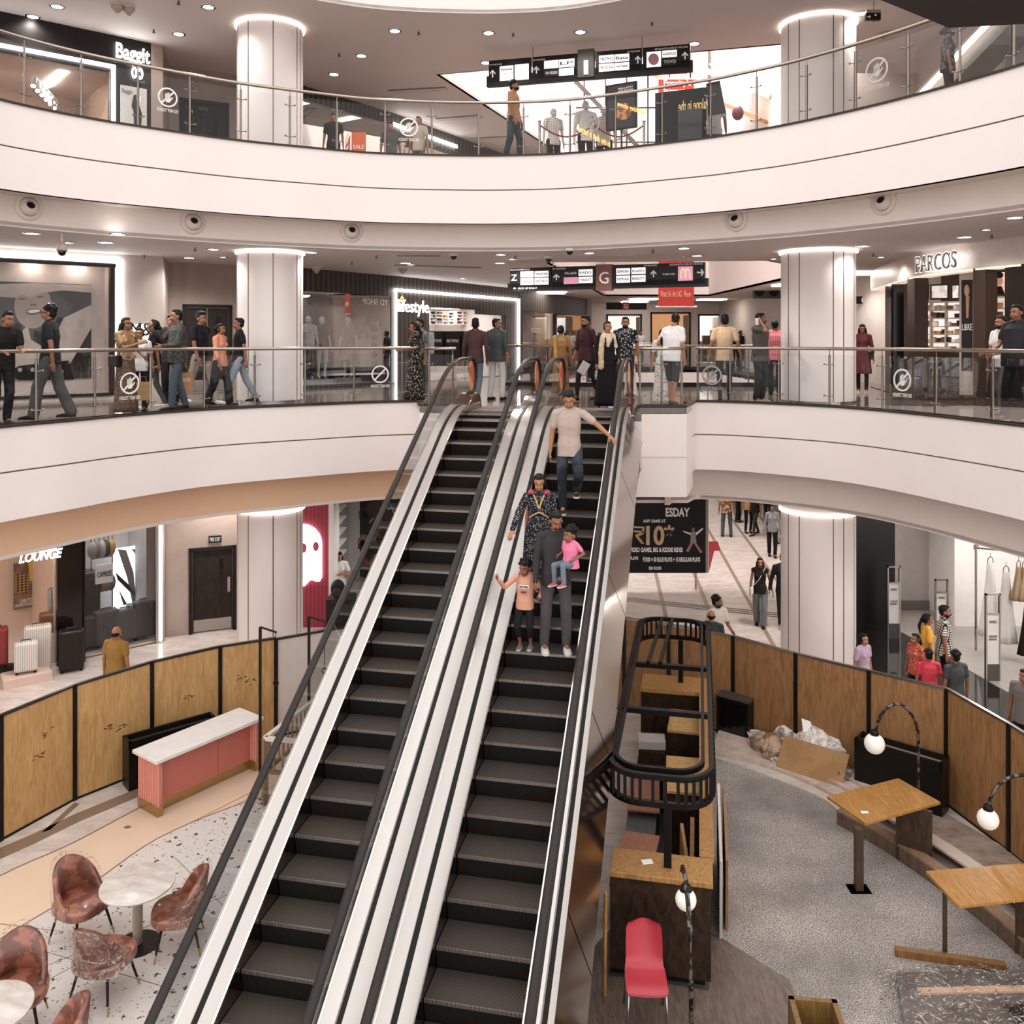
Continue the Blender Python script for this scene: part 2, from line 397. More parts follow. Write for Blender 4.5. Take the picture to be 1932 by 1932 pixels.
# the boxed out landing that carries the escalator tops
mb = MB(); mb.prism(LAND, 4.55, ZG-.13)
mb.prism([(2.3, 17.02), (3.34, 17.02), (3.7, 18.2), (2.5, 18.2)], 3.78, 4.6); mb.prism([(-1.8, 17.32), QS(-4.6, 16.5), QS(-4.6, 18.2), (-1.8, 18.2)], 4.12, 4.6)
S('wall_landing', mb, WHITE)
mb = MB(); mb.band([(2.36, 17.0), (3.345, 17.0), (3.66, 17.9)], ZG-.01, ZG+.04, .1); S('trim_landing', mb, mat('3A332E', .4))
# the second opening: faces of its rims on both floors, floor zone and far walls
VR = list(VOID)
mb = MB(); mb.band(VR, CLG, ZG, -.1, closed=True); S('wall_far_void_ground', mb, WHITE)
mb = MB(); mb.band(VOIDC, CG, Z1, -.1, closed=True); S('wall_far_void_upper', mb, WHITE)
mb = MB(); mb.band(VR, ZG, ZG+.12, -.12, closed=True); S('baseboard_far_void', mb, BLACK)
mb = MB(); mb.box(-20, 18, 52, 52.3, 0, 16.5); S('wall_far', mb, mat('E6DAD4', .7))
mb = MB(); mb.box(10.6, 10.9, 22.6, 52, 0, 15); S('wall_far_right', mb, mat('D8CCC4', .7))
mb = MB(); mb.band(VOID1, C1, 30, -.1, closed=True); S('wall_skylight_well', mb, WHITE)
mb = MB()
for y in range(24, 42, 3): mb.beam((-3, y, 30.2), (9.5, y+2.0, 30.2), .12, .2)
for x in (-1, 2, 5, 8): mb.beam((x, 20, 30.25), (x+2, 42, 30.25), .1, .14)
S('ceiling_skylight_bars', mb, mat('C9C2BE', .5))
# lower floor
S('floor_lower', MB().box(-24, 22, 2, 54, -.1, 0), mat('DCD2CB', .22, kind='marble', col2='C0B4AB', sc=1.9, var=0))
brown = mat('8A7462', .15)
mb = MB()
for i in range(-3, 9):
    x0 = 1.0+i*1.12; mb.add([(x0, 17, .004), (x0+.1, 17, .004), (x0+2.2, 38, .004), (x0+2.1, 38, .004)], [(0, 1, 2, 3)])
S('trim_floor_stripes', mb, mat('9A8471', .2))
mb = MB()
for k, wd in ((0, .09), (.16, .09), (.32, .09)):
    mb.add([(0, 24.5-k, .006), (0, 24.5-k+wd, .006), (9.2, 21-k+wd, .006), (9.2, 21-k, .006)], [(0, 3, 2, 1)])
S('trim_floor_bands', mb, mat('6E5E54', .2))
# round columns with lit coves
def column(x, y, r, labs, groovs):
    for (z0, z1, lab) in ((0, CLG, labs[0]), (ZG, CG, labs[1]), (Z1, C1, labs[2])):
        t = thing('column', lab, 'column', (x, y, z0))
        MB().lathe([(r, z0), (r, z1-.005)], (x, y, 0), 64).build('shaft', WHITE, t, 40)
        z1 = z1-(.17 if z0 == 0 else 0)
        mb = MB()
        for g in groovs:
            a = math.radians(g); mb.box(r-.01, r+.003, -.010, .010, z0+.01, z1-.09, 0, Matrix.Translation((x, y, 0)) @ Matrix.Rotation(a, 4, 'Z'))
        mb.build('joint_strip', mat('7A6652', .3, .6), t)
        mb = MB(); mb.lathe([(r+.002, z0), (r+.012, z0), (r+.012, z0+.04), (r+.002, z0+.04)], (x, y, 0), 48); mb.build('base_ring', STEEL, t)
        MB().lathe([(r-.02, z1-.07), (r+.045, z1-.06), (r+.045, z1-.005), (r-.02, z1-.005)], (x, y, 0), 48).build('cove_light', GLOW2, t, 40)
column(-5.11, 18.8, .675, ('round cream column behind the left plywood hoarding', 'round white column beside the shop wall left of the escalators', 'left round white column on the top floor'), (-150, -115, -70, -22, -10))
column(6.4, 18.6, .745, ('round cream column behind the right plywood hoarding', 'round white column between the walkway and the curved perfume shop', 'right round white column on the top floor'), (-160, -138, -86, -68, -40))

# ---------------------------------------------------------------- railings
def no_touch(parent, p, xd, n, r, m, words=True, hand=True):
    "round do-not-touch sticker on the inner face of the glass, read from behind"
    p = Vector(p)+Vector(n)*.012; xd = Vector(xd); up = Vector((0, 0, 1)); mb = MB(); N = 32
    def pt(a, b): return tuple(p+xd*a+up*b)
    for i in range(N):
        a0 = 2*PI*i/N; a1 = 2*PI*(i+1)/N
        mb.add([pt(r*math.cos(a0), r*math.sin(a0)), pt(r*math.cos(a1), r*math.sin(a1)), pt(r*.84*math.cos(a1), r*.84*math.sin(a1)), pt(r*.84*math.cos(a0), r*.84*math.sin(a0))], [(0, 1, 2, 3)])
    c = .707*r*.86; e_ = .06*r
    mb.add([pt(-c-e_, -c+e_), pt(-c+e_, -c-e_), pt(c+e_, c-e_), pt(c-e_, c+e_)], [(0, 1, 2, 3)])
    if hand:
        for fx, ft in ((-.22, .42), (-.08, .52), (.06, .46), (.2, .36)):
            mb.add([pt((-fx-.055)*r, -.05*r), pt((-fx+.055)*r, -.05*r), pt((-fx+.05)*r, ft*r), pt((-fx-.05)*r, ft*r)], [(0, 1, 2, 3)])
        mb.add([pt(-.28*r, -.02*r), pt(.28*r, -.02*r), pt(.2*r, -.5*r), pt(-.18*r, -.5*r)], [(0, 1, 2, 3)])
        mb.add([pt(.2*r, -.45*r), pt(.2*r, -.2*r), pt(.5*r, .12*r), pt(.55*r, .02*r)], [(0, 1, 2, 3)])
    o = mb.build('warning_sticker', m, parent, label='round white hand warning sticker')
    if words: text('DO NOT TOUCH', p-up*r*1.33, xd, up, r*2.1, r*.34, m, 'lettering', o, .001, mirror=True, bold=.02)
def railing(pts, z, px, label, stickers=(), stm=None, extra=0.0, ends=True, gl=None, posts=True, hr=.032):
    c = at(pts, (len(pts)-1)/2); t = thing('glass_railing', label, 'railing', (c[0], c[1], z))
    us = [cut_at(pts, x) if isinstance(x, (int, float)) else x[0] for x in px]
    ins = offset(pts, .10)
    MB().tube([(p[0], p[1], z+1.12) for p in ins], hr, 12).build('handrail', mat('B3A79C', .25, 1, var=.03), t, True, label='brushed steel handrail')
    mb = MB(); mb.band(offset(pts, .06), z, z+.05, .06); mb.build('shoe', mat('3A3532', .35, .6), t)
    for u in us:
        p = at(ins, u); a = at(ins, max(u-.2, 0)); b = at(ins, min(u+.2, len(pts)-1)); d = Vector((b[0]-a[0], b[1]-a[1], 0)).normalized(); n = Vector((d.y, -d.x, 0))
        mb = MB(); q = Vector((p[0], p[1], 0)); M = Matrix(((d.x, n.x, 0, q.x), (d.y, n.y, 0, q.y), (0, 0, 1, 0), (0, 0, 0, 1)))
        mb.tube([(p[0], p[1], z), (p[0], p[1], z+1.0)], .021, 8); mb.lathe([(.05, z), (.05, z+.02), (.022, z+.03)], (p[0], p[1], 0), 12)
        mb.tube([(p[0], p[1], z+1.0), (p[0], p[1], z+1.1)], .009, 6)
        for zz in (.22, .82):
            mb.tube([tuple(M @ Vector((-.085, .03, z+zz))), tuple(M @ Vector((-.03, .018, z+zz-.012))), tuple(M @ Vector((.03, .018, z+zz-.012))), tuple(M @ Vector((.085, .03, z+zz)))], .008, 6)
            for sx in (-.09, .09): mb.ell(tuple(M @ Vector((sx, .03, z+zz))), (.02, .02, .02), 8)
        mb.build('post', mat('8C847D', .28, 1), t, 40)
    ends_u = [0]+us+[len(pts)-1] if ends else us
    g = offset(pts, .07)
    for u0, u1 in zip(ends_u[:-1], ends_u[1:]):
        if u1-u0 < .05: continue
        dl = .06; sg = part_of(g, u0+dl*0, u1-dl*0); k = len(sg)
        a = Vector(sg[0]); b = Vector(sg[1]); sg[0] = tuple(a+(b-a).normalized()*.03); a = Vector(sg[-1]); b = Vector(sg[-2]); sg[-1] = tuple(a+(b-a).normalized()*.03)
        mb = MB(); mb.band(sg, z+.06, z+1.0, .012); mb.build('glass_panel', gl or GLASS, t)
    for (sx, sy, r, m, kw) in stickers:
        u = cut_at(g, sx); p = at(g, u); a = at(g, u-.2); b = at(g, u+.2); d = Vector((b[0]-a[0], b[1]-a[1], 0)).normalized()
        no_touch(t, (p[0], p[1], CZ-(sy-HY)*p[1]/F), d, (d.y, -d.x, 0), r, m, **kw)
    return t
STK = mat('E9E4E0', .5, var=0); STK2 = mat('9A9490', .5, var=0)
railing(EU, Z1, (-62, 52, 158, 264, 362, 457, 549, 638, 727, 815, 903, 987, 1073, 1158, 1246, 1337, 1423, 1516, 1608, 1706, 1803, 1904, 2010), 'long curved glass and steel railing round the top floor balcony',
        [(316, 184, .175, STK, {}), (771, 240, .19, STK, {}), (1115, 233, .19, STK2, {}), (1655, 132, .2, mat('B9B2AE', .5, var=0), {})])
railing(EL, ZG, (-25, 76, 187, 291, 390, 484, 579, 671, 760), 'curved glass railing of the ground floor walkway left of the escalators',
        [(244, 723, .185, STK, {}), (717, 706, .18, STK, {'hand': False})])
railing(ER, ZG, (1316, 1376, 1466, 1560, 1657, 1758, 1864, 1980), 'curved glass railing of the ground floor walkway right of the escalators',
        [(1343, 708, .2, STK2, {}), (1703, 717, .2, STK, {})])
railing([(2.46, 17.0), (2.9, 17.0), (3.3, 17.0)], ZG, ((.0,), (.95,), (1.9,)), 'short straight glass railing on the landing corner right of the escalators')
railing([(-.15, 24.2), (3.5, 24.2), (7.2, 24.2)], ZG, ((.0,), (.3,), (.6,), (.9,), (1.2,), (1.5,), (1.8,)), 'straight glass railing along the near side of the far opening')
railing([(7.6, 38.2), (5.8, 38.2), (4.0, 38.2)][::-1], ZG, ((.3,), (.9,), (1.5,)), 'distant glass railing on the far side of the far opening')
railing([(7.8, 38.2), (5.8, 38.2), (3.0, 38.2)][::-1], Z1, ((.3,), (.9,), (1.5,)), 'distant glass railing across the opening on the top floor')
# fixed glass beside the left escalator, on the landing
railing([(-1.75, 17.35), QS(-4.62, 16.5)], ZG, ((.15,), (.9,)), 'short glass railing between the left walkway and the left escalator')
# ---------------------------------------------------------------- escalators, built in (q, s, z): q across, s along, rotated about the vertical
ROT = -math.asin(.206)
SB = S0-ZG/MS; SD = .363
def zn(s):
    w = .7
    if s > S0+w: return ZG
    if s > S0-w: return ZG-MS*(w-(s-S0))**2/(4*w)
    if s > SB+w: return ZG+(s-S0)*MS
    if s > SB-w: return MS*(w+(s-SB))**2/(4*w)
    return 0.0
def path(s0, s1, n=60): return [s0+(s1-s0)*i/n for i in range(n+1)]
def sweep(mb, q0, q1, h0, h1, s0, s1, mi=0, n=60, hs=0, g0=None, g1=None):
    R = []
    for s in path(s0, s1, n):
        z = zn(s); b0 = z+h0 if g0 is None else max(g0, z+h0)
        R.append([(q0, s, b0), (q1, s, b0), (q1, s, z+h1+hs), (q0, s, z+h1)])
    return mb.rings(R, False, mi)
TREAD = mat('2C2723', .5, .4, kind='stripe', col2='675E56', sc=28, var=.25, vs=3)
RISER = mat('0C0A09', .6, .3, kind='stripe', col2='2E2925', sc=28, var=.2)
NOSE = mat('B9AFA6', .35, .8, kind='stripe', col2='2A2522', sc=28)
DECK = mat('CFC8C3', .2, .85, var=.03, vs=2)
DECK2 = mat('C6BFBA', .28, .75, var=.03, vs=2)
SKIRT = mat('A49A93', .16, 1, var=.05, vs=2)
TRUSS = mat('B4AAA4', .12, 1, var=.03, vs=1, bump=.05, bs=2)
RUB = mat('2B2724', .32, var=.1)
EGL = glass_mat((.95, .965, .965), .35)
def escalator(q0, q1, label, topk, side):
    qc = (q0+q1)/2; w = QS(qc, 6.0)
    t = thing('escalator', label, 'escalator', (w[0], w[1], 0), ROT, o=(qc, 6.0, 0))
    k0 = int(math.floor((SB-9.89)/SD)); s = 9.89+SD*(k0-2)
    while s < S0+.6:
        z = zn(s+SD*.0); zb = zn(s-SD); z2 = z
        if s > SB-.6:
            mb = MB(); 
            mb.box(q0+.006, q1-.006, s+.012, s+SD+.03, z-.05, z, 0)
            mb.box(q0+.006, q1-.006, s, s+.014, z-.03, z+.001, 2)
            if z-zb > .01:
                mb.add([(q0+.006, s+.004, z-.03), (q1-.006, s+.004, z-.03), (q1-.006, s+.045, zb-.03), (q0+.006, s+.045, zb-.03),
                        (q0+.006, s+.03, z-.03), (q1-.006, s+.03, z-.03), (q1-.006, s+.07, zb-.03), (q0+.006, s+.07, zb-.03)],
                       [(0, 3, 2, 1), (4, 5, 6, 7), (0, 1, 5, 4), (3, 7, 6, 2), (0, 4, 7, 3), (1, 2, 6, 5)], 1)
            mb.build('step', [TREAD, RISER, NOSE], t)
        s += SD
    mb = MB(); mb.box(q0, q1, S0+.62, S0+1.15, ZG-.1, ZG+.008); mb.build('comb_plate', mat('8B827B', .35, .8, kind='stripe', col2='5A524C', sc=20), t)
    mb = MB(); mb.box(q0-.02, q1+.02, S0+1.15, S0+1.8, ZG-.1, ZG+.006); mb.build('landing_mat', mat('7C6A63', .8, bump=.3), t, label='speckled brown landing plate')
    for sg, qi in ((-1, q0), (1, q1)):
        o = lambda a: qi+sg*a
        def sw(a, b, h0, h1, s0, s1, **k):
            x, y = sorted((o(a), o(b))); return sweep(MB(), x, y, h0, h1, s0, s1, **k)
        sA, sZ = SB-1.2, S0+1.35
        sw(0, .012, -.32, .10, sA, sZ).build('skirt', SKIRT, t, 30)
        mbb = sw(-.002, .016, .09, .125, sA, sZ); mbb.build('skirt_edge', mat('E8E2DD', .12, 1), t, 30)
        sw(.016, .145, .09, .12, sA, sZ).build('inner_deck', DECK if sg > 0 else DECK2, t, 30)
        sw(.150, .200, .06, .115, sA, sZ).build('gasket', BLACK, t, 30)
        sw(.205, .37 if (sg, side) not in ((1, 'r'),) else .26, .02, .12, sA, sZ).build('outer_deck', DECK2, t, 30)
        # glass in panels whose joints stand square to the slope
        edges = [SB-.9+i*1.93 for i in range(7)]; edges = [e for e in edges if e < S0-.4]+[S0+.1, S0+1.5]
        for a, b in zip(edges[:-1], edges[1:]):
            R = []
            for i in range(13):
                s_ = a+(b-a)*i/12+ (.004 if i == 0 else 0)-(.004 if i == 12 else 0)
                lean = .48 if (SB < s_ < S0-.3) else 0
                zt = zn(s_)+.9; st = s_-lean; zt = zn(st)+.9
                if b > S0+1 and i > 9:
                    f = (i-9)/3; zt = ZG+.9-.3*(1-math.sqrt(max(0, 1-f*f)))
                R.append([(o(.172), s_, zn(s_)+.08), (o(.182), s_, zn(s_)+.08), (o(.182), st, zt), (o(.172), st, zt)])
            if sg < 0: R = [r[::-1] for r in R]
            MB().rings(R).build('balustrade_glass', EGL, t)
        hp = [(o(.177), s_, zn(s_)+.95) for s_ in path(SB-1.0, S0+1.35, 70)]
        r_ = .32; cz = ZG+.95-r_
        for i in range(1, 13):
            a = PI/2-PI*i/12; hp.append((o(.177), S0+1.35+r_*math.cos(a), cz+r_*math.sin(a)))
        hp += [(o(.177), S0+1.2, ZG+.31), (o(.177), S0+.9, ZG+.2)]
        R = []
        for i, p in enumerate(hp):
            a = Vector(hp[max(i-1, 0)]); b = Vector(hp[min(i+1, len(hp)-1)]); tt = (b-a).normalized(); n = Vector((0, -tt.z, tt.y)); pv = Vector(p)
            R.append([tuple(pv+Vector((.045*math.cos(2*PI*j/10), 0, 0))+n*(.022*math.sin(2*PI*j/10))) for j in range(10)])
        MB().rings([r[::-1] for r in R]).build('handrail', RUB, t, True, label='black rubber handrail')
        mb = MB(); mb.tube([(p[0], p[1], p[2]-.035) for p in hp[:71]], .012, 6); mb.build('rail_track', STEEL, t)
        # newel bump where the handrail returns
        mb = MB(); R = []
        for s_, h in ((S0+.35, .02), (S0+.7, .16), (S0+1.0, .27), (S0+1.3, .30), (S0+1.5, .22), (S0+1.58, .02)):
            x, y = sorted((o(.0), o(.36))); R.append([(x, s_, zn(s_)), (y, s_, zn(s_)), (y-.03, s_, zn(s_)+h), (x+.03, s_, zn(s_)+h)])
        mb.rings(R); bevel(mb.build('newel', SKIRT, t, 40), .02)
        mb = MB(); pr = [(.17*math.cos(2*PI*i/28), .285*math.sin(2*PI*i/28)) for i in range(28)]
        for zz in (0,):
            qa = o(.177)
            mb.add([(qa-.009, S0+1.40+a, ZG+.60+b) for a, b in pr]+[(qa+.009, S0+1.40+a, ZG+.60+b) for a, b in pr], [tuple(range(28))[::-1], tuple(range(28, 56))]+[(i, (i+1) % 28, (i+1) % 28+28, i+28) for i in range(28)])
        mb.build('end_sticker', mat('D5663C', .5, kind='blotch', col2='E8A27C', vs=3), t, label='orange oval sticker on the rounded glass end')
    if side == 'l': sweep(MB(), q1+.385, q1+.425, -.6, .118, SB-1.2, S0+1.35).build('cover_strip', mat('D8D2CD', .12, 1), t)
    # body under the steps
    x0 = q0-(.37 if side == 'l' else .2); x1 = q1+(.26 if side == 'r' else .2)
    sweep(MB(), x0+.01, x1+(.16 if side == 'r' else -.01), -1.02, -.42, SB-1.1, S0+1.0, g0=.003).build('truss', BLACK, t)
    for sg, xx in ((-1, x0), (1, x1)):
        a, b = sorted((xx, xx-sg*.02))
        if (side == 'l' and sg < 0) or (side == 'r' and sg > 0):
            for k in range(6):
                sa = SB-1.1+k*1.85; sb = min(sa+1.835, S0+.4)
                R = []; ex = .22 if sg > 0 else 0
                for s_ in path(sa, sb, 14):
                    z = zn(s_); zb_ = max(.003, z-(.46 if sg > 0 else 1.05)); R.append([(a, s_, z+.1), (a+ex, s_, zb_), (b+ex, s_, zb_), (b, s_, z+.1)])
                MB().rings(R).build('side_panel', TRUSS, t, 30, label='mirror steel cladding panel')
    return t
escalator(-4.05, -3.15, 'left escalator, empty, with black steps and glass sides', 0, 'l')
escalator(-2.33, -1.43, 'right escalator with a family and a man riding it', 0, 'r')
# strip between the two machines



# ---------------------------------------------------------------- walls and shopfronts
W1 = Fr((-13.6, 15.05), (-7.85, 20.0)); RW = Fr((-8.25, 21.4), (-5.6, 22.9))
S1 = Fr((-5.6, 22.9), (-3.42, 26)); S2 = Fr((-3.42, 26), (.27, 32.7)); S3 = Fr((.27, 32.7), (3.47, 41)); S4 = Fr((3.47, 41), (3.9, 52))
TAUPE = mat('A08F86', .6, kind='marble', col2='8D7C73', sc=.5, var=.02); BEIGE = mat('CDBCB1', .6, var=.03); GREYW = mat('B9AEA9', .6)
SLAT = mat('5A4D46', .6, kind='stripe', col2='35302D', sc=3.0, var=.15); SLATD = mat('4A4440', .6, kind='stripe', col2='2A2725', sc=3.0)
def room(name, fr, u0, u1, z0, z1, dep, wall, floor, light=None, w0=-.15, pw=4):
    mb = MB(); fr.box(mb, u0, u1, w0-dep, w0-dep+.05, z0, z1); fr.box(mb, u0-.05, u0, w0-dep, w0, z0, z1); fr.box(mb, u1, u1+.05, w0-dep, w0, z0, z1)
    fr.box(mb, u0, u1, w0-dep, w0, z1-.05, z1, 1)
    S('wall_'+name, mb, [wall, CEIL]); mb = MB(); fr.box(mb, u0, u1, w0-dep, w0+.15, z0, z0+.03); S('floor_'+name, mb, floor)
    if light:
        for k in range(light[0]):
            uc = u0+(u1-u0)*(k+.5)/light[0]; mb = MB(); fr.box(mb, uc-light[2]/2, uc+light[2]/2, w0-dep*.75, w0-dep*.25, z1-.08, z1-.055)
            o = mb.build('fill_light_panel', mat('FFF6EE', .5, emit=light[1], var=0)); tag(o, light[3], 'fill light', light[3]+' group')  # emissive panels added under the ceiling to light the room
def uz(fr, x, y=600, w=0): return fr.px(x, y, w)[0]
def strip(fr, segs, label, t=.05, w=.04):
    mb = MB()
    for (u0, u1, z0, z1) in segs: fr.box(mb, u0, u1, w, w+.03, z0, z1)
    o = mb.build('light_strip', LEDM); tag(o, label, 'light strip')
def pane(fr, u0, u1, z0, z1, w=-.03, label=None):
    mb = MB(); fr.box(mb, u0, u1, w, w+.012, z0, z1); return S('window_%d' % random.randint(10, 999), mb, SHOPG)

# ---- left wall, all floors
uE = W1.L
# ground floor: window with a tall poster
ua = uz(W1, 216); mb = MB(); W1.holes(mb, -1, uE, ZG, CG, [(-.9, ua, 5.62, 8.42)], -.2, 0); mb.band([(-7.85, 20.0), (-8.25, 21.4)], ZG, CG, .1)
S('wall_left_ground', mb, mat('B3A69F', .6, var=.03))
mb = MB()
for (a, b, c, d) in ((-1, ua+.02, 8.36, 8.44), (ua-.09, ua+.0, 5.6, 8.42), (-1, ua, 5.58, 5.64)): W1.box(mb, a, b, -.1, .03, c, d)
S('trim_poster_window', mb, mat('211C1A', .4))
strip(W1, [(-1, ua+.14, 8.46, 8.53), (ua+.07, ua+.14, 5.55, 8.5)], 'white light strip round the tall poster window at the left')
mb = MB(); W1.box(mb, -1, ua, -.75, -.7, 5.6, 8.5); W1.box(mb, ua, ua+.05, -.7, -.1, 5.6, 8.5); W1.box(mb, -1, ua, -.7, -.1, 5.55, 5.66); W1.box(mb, -1, ua, -.7, -.1, 8.45, 8.5)
S('wall_poster_window', mb, mat('DCCBC2', .6))
for xx in (65, 150): 
    u, z = W1.px(xx, 480, -.45); mb = MB(); W1.box(mb, u-.12, u+.12, -.62, -.42, 8.40, 8.44); tag(mb.build('spot_fitting', mat('FFF4E8', .5, emit=14, var=0)), 'small bright spot fitting above the tall poster', 'spotlight', 'poster spots')
pane(W1, -.9, ua-.09, 5.64, 8.36, -.08)
t = thing('poster', 'tall grey wall poster of a smiling face shaded by a raised hand', 'poster', W1.p(uz(W1, 90, w=-.68), -.68, 6.5), o=(0, 0, 0)); t.location = (0, 0, 0)
mb = MB(); W1.pbox(mb, -60, 533, 172, 716, -.7, -.66); mb.build('backing', mat('2B2826', .5, kind='blotch', col2='4A4643', vs=1.3), t)
def art(fr, pts, w, m, name, par, dx=0, dy=0, sc=1):
    "flat printed shape given in picture pixels, on frame fr at depth w"
    vs = []
    for x, y in pts:
        u, z = fr.px(x*sc+dx, y*sc+dy, w); vs.append(fr.p(u, w, z))
    mb = MB(); mb.add(vs, [tuple(range(len(vs)))]); return mb.build(name, m, par)
def oval(cx, cy, rx, ry, n=24, a=0): return [(cx+rx*math.cos(2*PI*i/n)*math.cos(a)-ry*math.sin(2*PI*i/n)*math.sin(a), cy+rx*math.cos(2*PI*i/n)*math.sin(a)+ry*math.sin(2*PI*i/n)*math.cos(a)) for i in range(n)]
SK = mat('B39C8D', .5, var=.1, vs=4); SKD = mat('6E5B50', .5); SKL = mat('CDBBB0', .5, var=.12, vs=5)
art(W1, [(30, 640), (52, 612), (58, 640), (90, 660), (120, 600), (172, 575), (172, 620), (130, 690), (128, 700), (20, 700), (-30, 690), (-30, 640)], -.655, SKL, 'printed_shoulder', t)
art(W1, oval(62, 577, 35, 43, 30, .05), -.652, SK, 'printed_face', t)
art(W1, [(-40, 540), (0, 536), (60, 534), (172, 538), (172, 552), (120, 548), (80, 552), (60, 562), (40, 556), (28, 562), (0, 560), (-40, 572)], -.648, SKL, 'printed_hand', t)
art(W1, oval(64, 588, 15, 6, 16, -.1), -.648, mat('5A4038', .5), 'printed_lips', t); art(W1, oval(64, 587, 12, 3.2, 16, -.1), -.645, WHT, 'printed_teeth', t)
art(W1, oval(42, 564, 8, 1.6), -.647, SKD, 'printed_eye', t); art(W1, oval(76, 560, 8, 1.6), -.647, SKD, 'printed_eye', t); art(W1, oval(63, 575, 7, 2.4), -.647, SKD, 'printed_nose', t)
art(W1, [(36, 690), (130, 680), (140, 716), (-10, 718)], -.65, mat('1A1817', .5, kind='dots', col2='B9B2AC', sc=7), 'printed_top', t)
ftext(W1, 'M&S', 247, 609, 299, 633, mat('2A2523', .5), .09, depth=.05)
bpy.context.scene.collection.objects[-1]
o = [x for x in C.objects if x.name.startswith('lettering')][-1]; o.name = 'shop_sign'; tag(o, 'dark M&S letters on the grey wall with a pale glow behind', 'sign')
u0, z0 = W1.px(272, 621, .02); mb = MB(); 
for i, (dx, c) in enumerate(((-.24, 'M'), (0, '&'), (.24, 'S'))): W1.box(mb, u0+dx-.1, u0+dx+.1, .02, .03, z0-.1, z0+.1)
tag(mb.build('glow_panel', mat('FFFFFF', .5, emit=1.6, var=0)), 'small lit backing behind the dark M&S letters', 'light panel')
o = ftext(W1, 'LONDON', 254, 636, 297, 643, LEDM, .05, name='shop_lettering'); tag(o, 'small glowing LONDON lettering on the grey wall', 'sign')
# top floor: bag shop
ub = uz(W1, 209); uc = uz(W1, 285); mb = MB(); W1.holes(mb, -1.2, uc, Z1, C1, [(-1.1, ub, Z1+.05, 12.62)], -.2, 0); S('wall_left_upper', mb, mat('1F1B1A', .5))
mb = MB(); W1.box(mb, uc, uE, -.2, 0, Z1, C1); mb.band([(-7.85, 20.0), (-8.25, 21.4)], Z1, C1, .1); S('wall_left_upper_pier', mb, mat('9C8B80', .6))
strip(W1, [(-1.2, ub+.08, 12.66, 12.74), (ub+.0, ub+.08, Z1, 12.7)], 'white light strip framing the bag shop on the top floor')
room('bag_shop', W1, -1.2, ub+.3, Z1, 12.75, 3.2, mat('A8866A', .7, kind='blotch', col2='C9A98C', vs=.7), mat('B08E72', .4), (4, 22, .16, 'glowing panel added to light the bag shop'))
pane(W1, 2.2, ub, Z1+.05, 12.62)
o = ftext(W1, 'Baggit', 219, 86, 283, 124, LEDM, .05, name='shop_sign', bold=.015); tag(o, 'glowing white Baggit shop name on the dark wall', 'sign')
o = ftext(W1, '00', 248, 127, 270, 149, LEDM, .05, name='shop_emblem', bold=.02); tag(o, 'glowing double loop emblem under the top floor shop name', 'sign')
t = thing('poster', 'pale standing poster beside the bag shop entrance', 'poster', (0, 0, 0)); mb = MB(); W1.pbox(mb, 228, 164, 277, 246, .01, .04); mb.build('sheet', mat('C9C4C0', .5), t)
art(W1, [(252, 180), (262, 176), (262, 196), (268, 215), (266, 246), (253, 246), (252, 210), (248, 200)], .045, mat('3A3431', .5), 'printed_figure', t)
ftext(W1, 'Baggit', 230, 168, 250, 178, mat('8A8480', .5), .046, parent=t)
t = thing('shop_counter', 'pale counter with printed name inside the bag shop', 'counter', W1.p(uz(W1, 120), -2, Z1)); mb = MB(); W1.box(mb, uz(W1, 58), uz(W1, 150), -2.2, -1.7, Z1+.03, Z1+1.15); mb.build('body', mat('D8B79A', .5), t)
mb = MB(); W1.box(mb, uz(W1, 56), uz(W1, 152), -2.25, -1.65, Z1+1.15, Z1+1.2); mb.build('top', mat('B58142', .4), t)
ftext(W1, 'Baggit', 98, 190, 150, 222, mat('6B5444', .5), -1.68, parent=t)
t = thing('track_light', 'white rail with tilted spotlights in the bag shop', 'track light', W1.p(uz(W1, 130), -1, 12.6))
mb = MB(); a = W1.p(uz(W1, 85), -.9, 12.45); b = W1.p(uz(W1, 165), -2.6, 12.45); mb.tube([a, b], .03, 6); mb.build('rail', WHT, t)
for k in range(6):
    f = k/5; p = tuple(a[i]*(1-f)+b[i]*f for i in range(3)); hd = MB().cap((p[0], p[1], p[2]-.05), (p[0]+.05, p[1]-.12, p[2]-.22), .05, .065).build('spot_head', WHT, t, True)
    MB().ell((p[0]+.055, p[1]-.15, p[2]-.25), (.05, .04, .04)).build('lens', mat('FFF4E8', .5, emit=9, var=0), hd)
for k, (xx, c) in enumerate(((12, '8B8F92'), (30, 'A8794C'), (178, '2B2422'), (196, '7A5A40'))):
    u = uz(W1, xx); t = thing('handbag', ('grey handbag on the shelf at the far left of the bag shop', 'tan handbag next to the grey one in the bag shop', 'black handbag near the bag shop doorway', 'brown handbag by the lit door frame of the bag shop')[k], 'bag', W1.p(u, -.6, Z1+.5))
    mb = MB(); M = Matrix.Translation(W1.p(u, -.6, Z1+.52)) @ Matrix.Rotation(.7, 4, 'Z'); mb.box(-.19, .19, -.07, .07, 0, .25, 0, M); bevel(mb.build('body', mat(c, .4), t), .03)
    mb = MB(); mb.tube([tuple(M @ Vector((.12*math.cos(a), 0, .22+.16*math.sin(a)))) for a in [PI*i/10 for i in range(11)]], .012, 6); mb.build('handle', mat(c, .4), t)
mb = MB(); W1.box(mb, uz(W1, -60), uz(W1, 42), -.85, -.4, Z1+.03, Z1+.5); W1.box(mb, uz(W1, 170), uz(W1, 204), -.85, -.4, Z1+.03, Z1+.5)
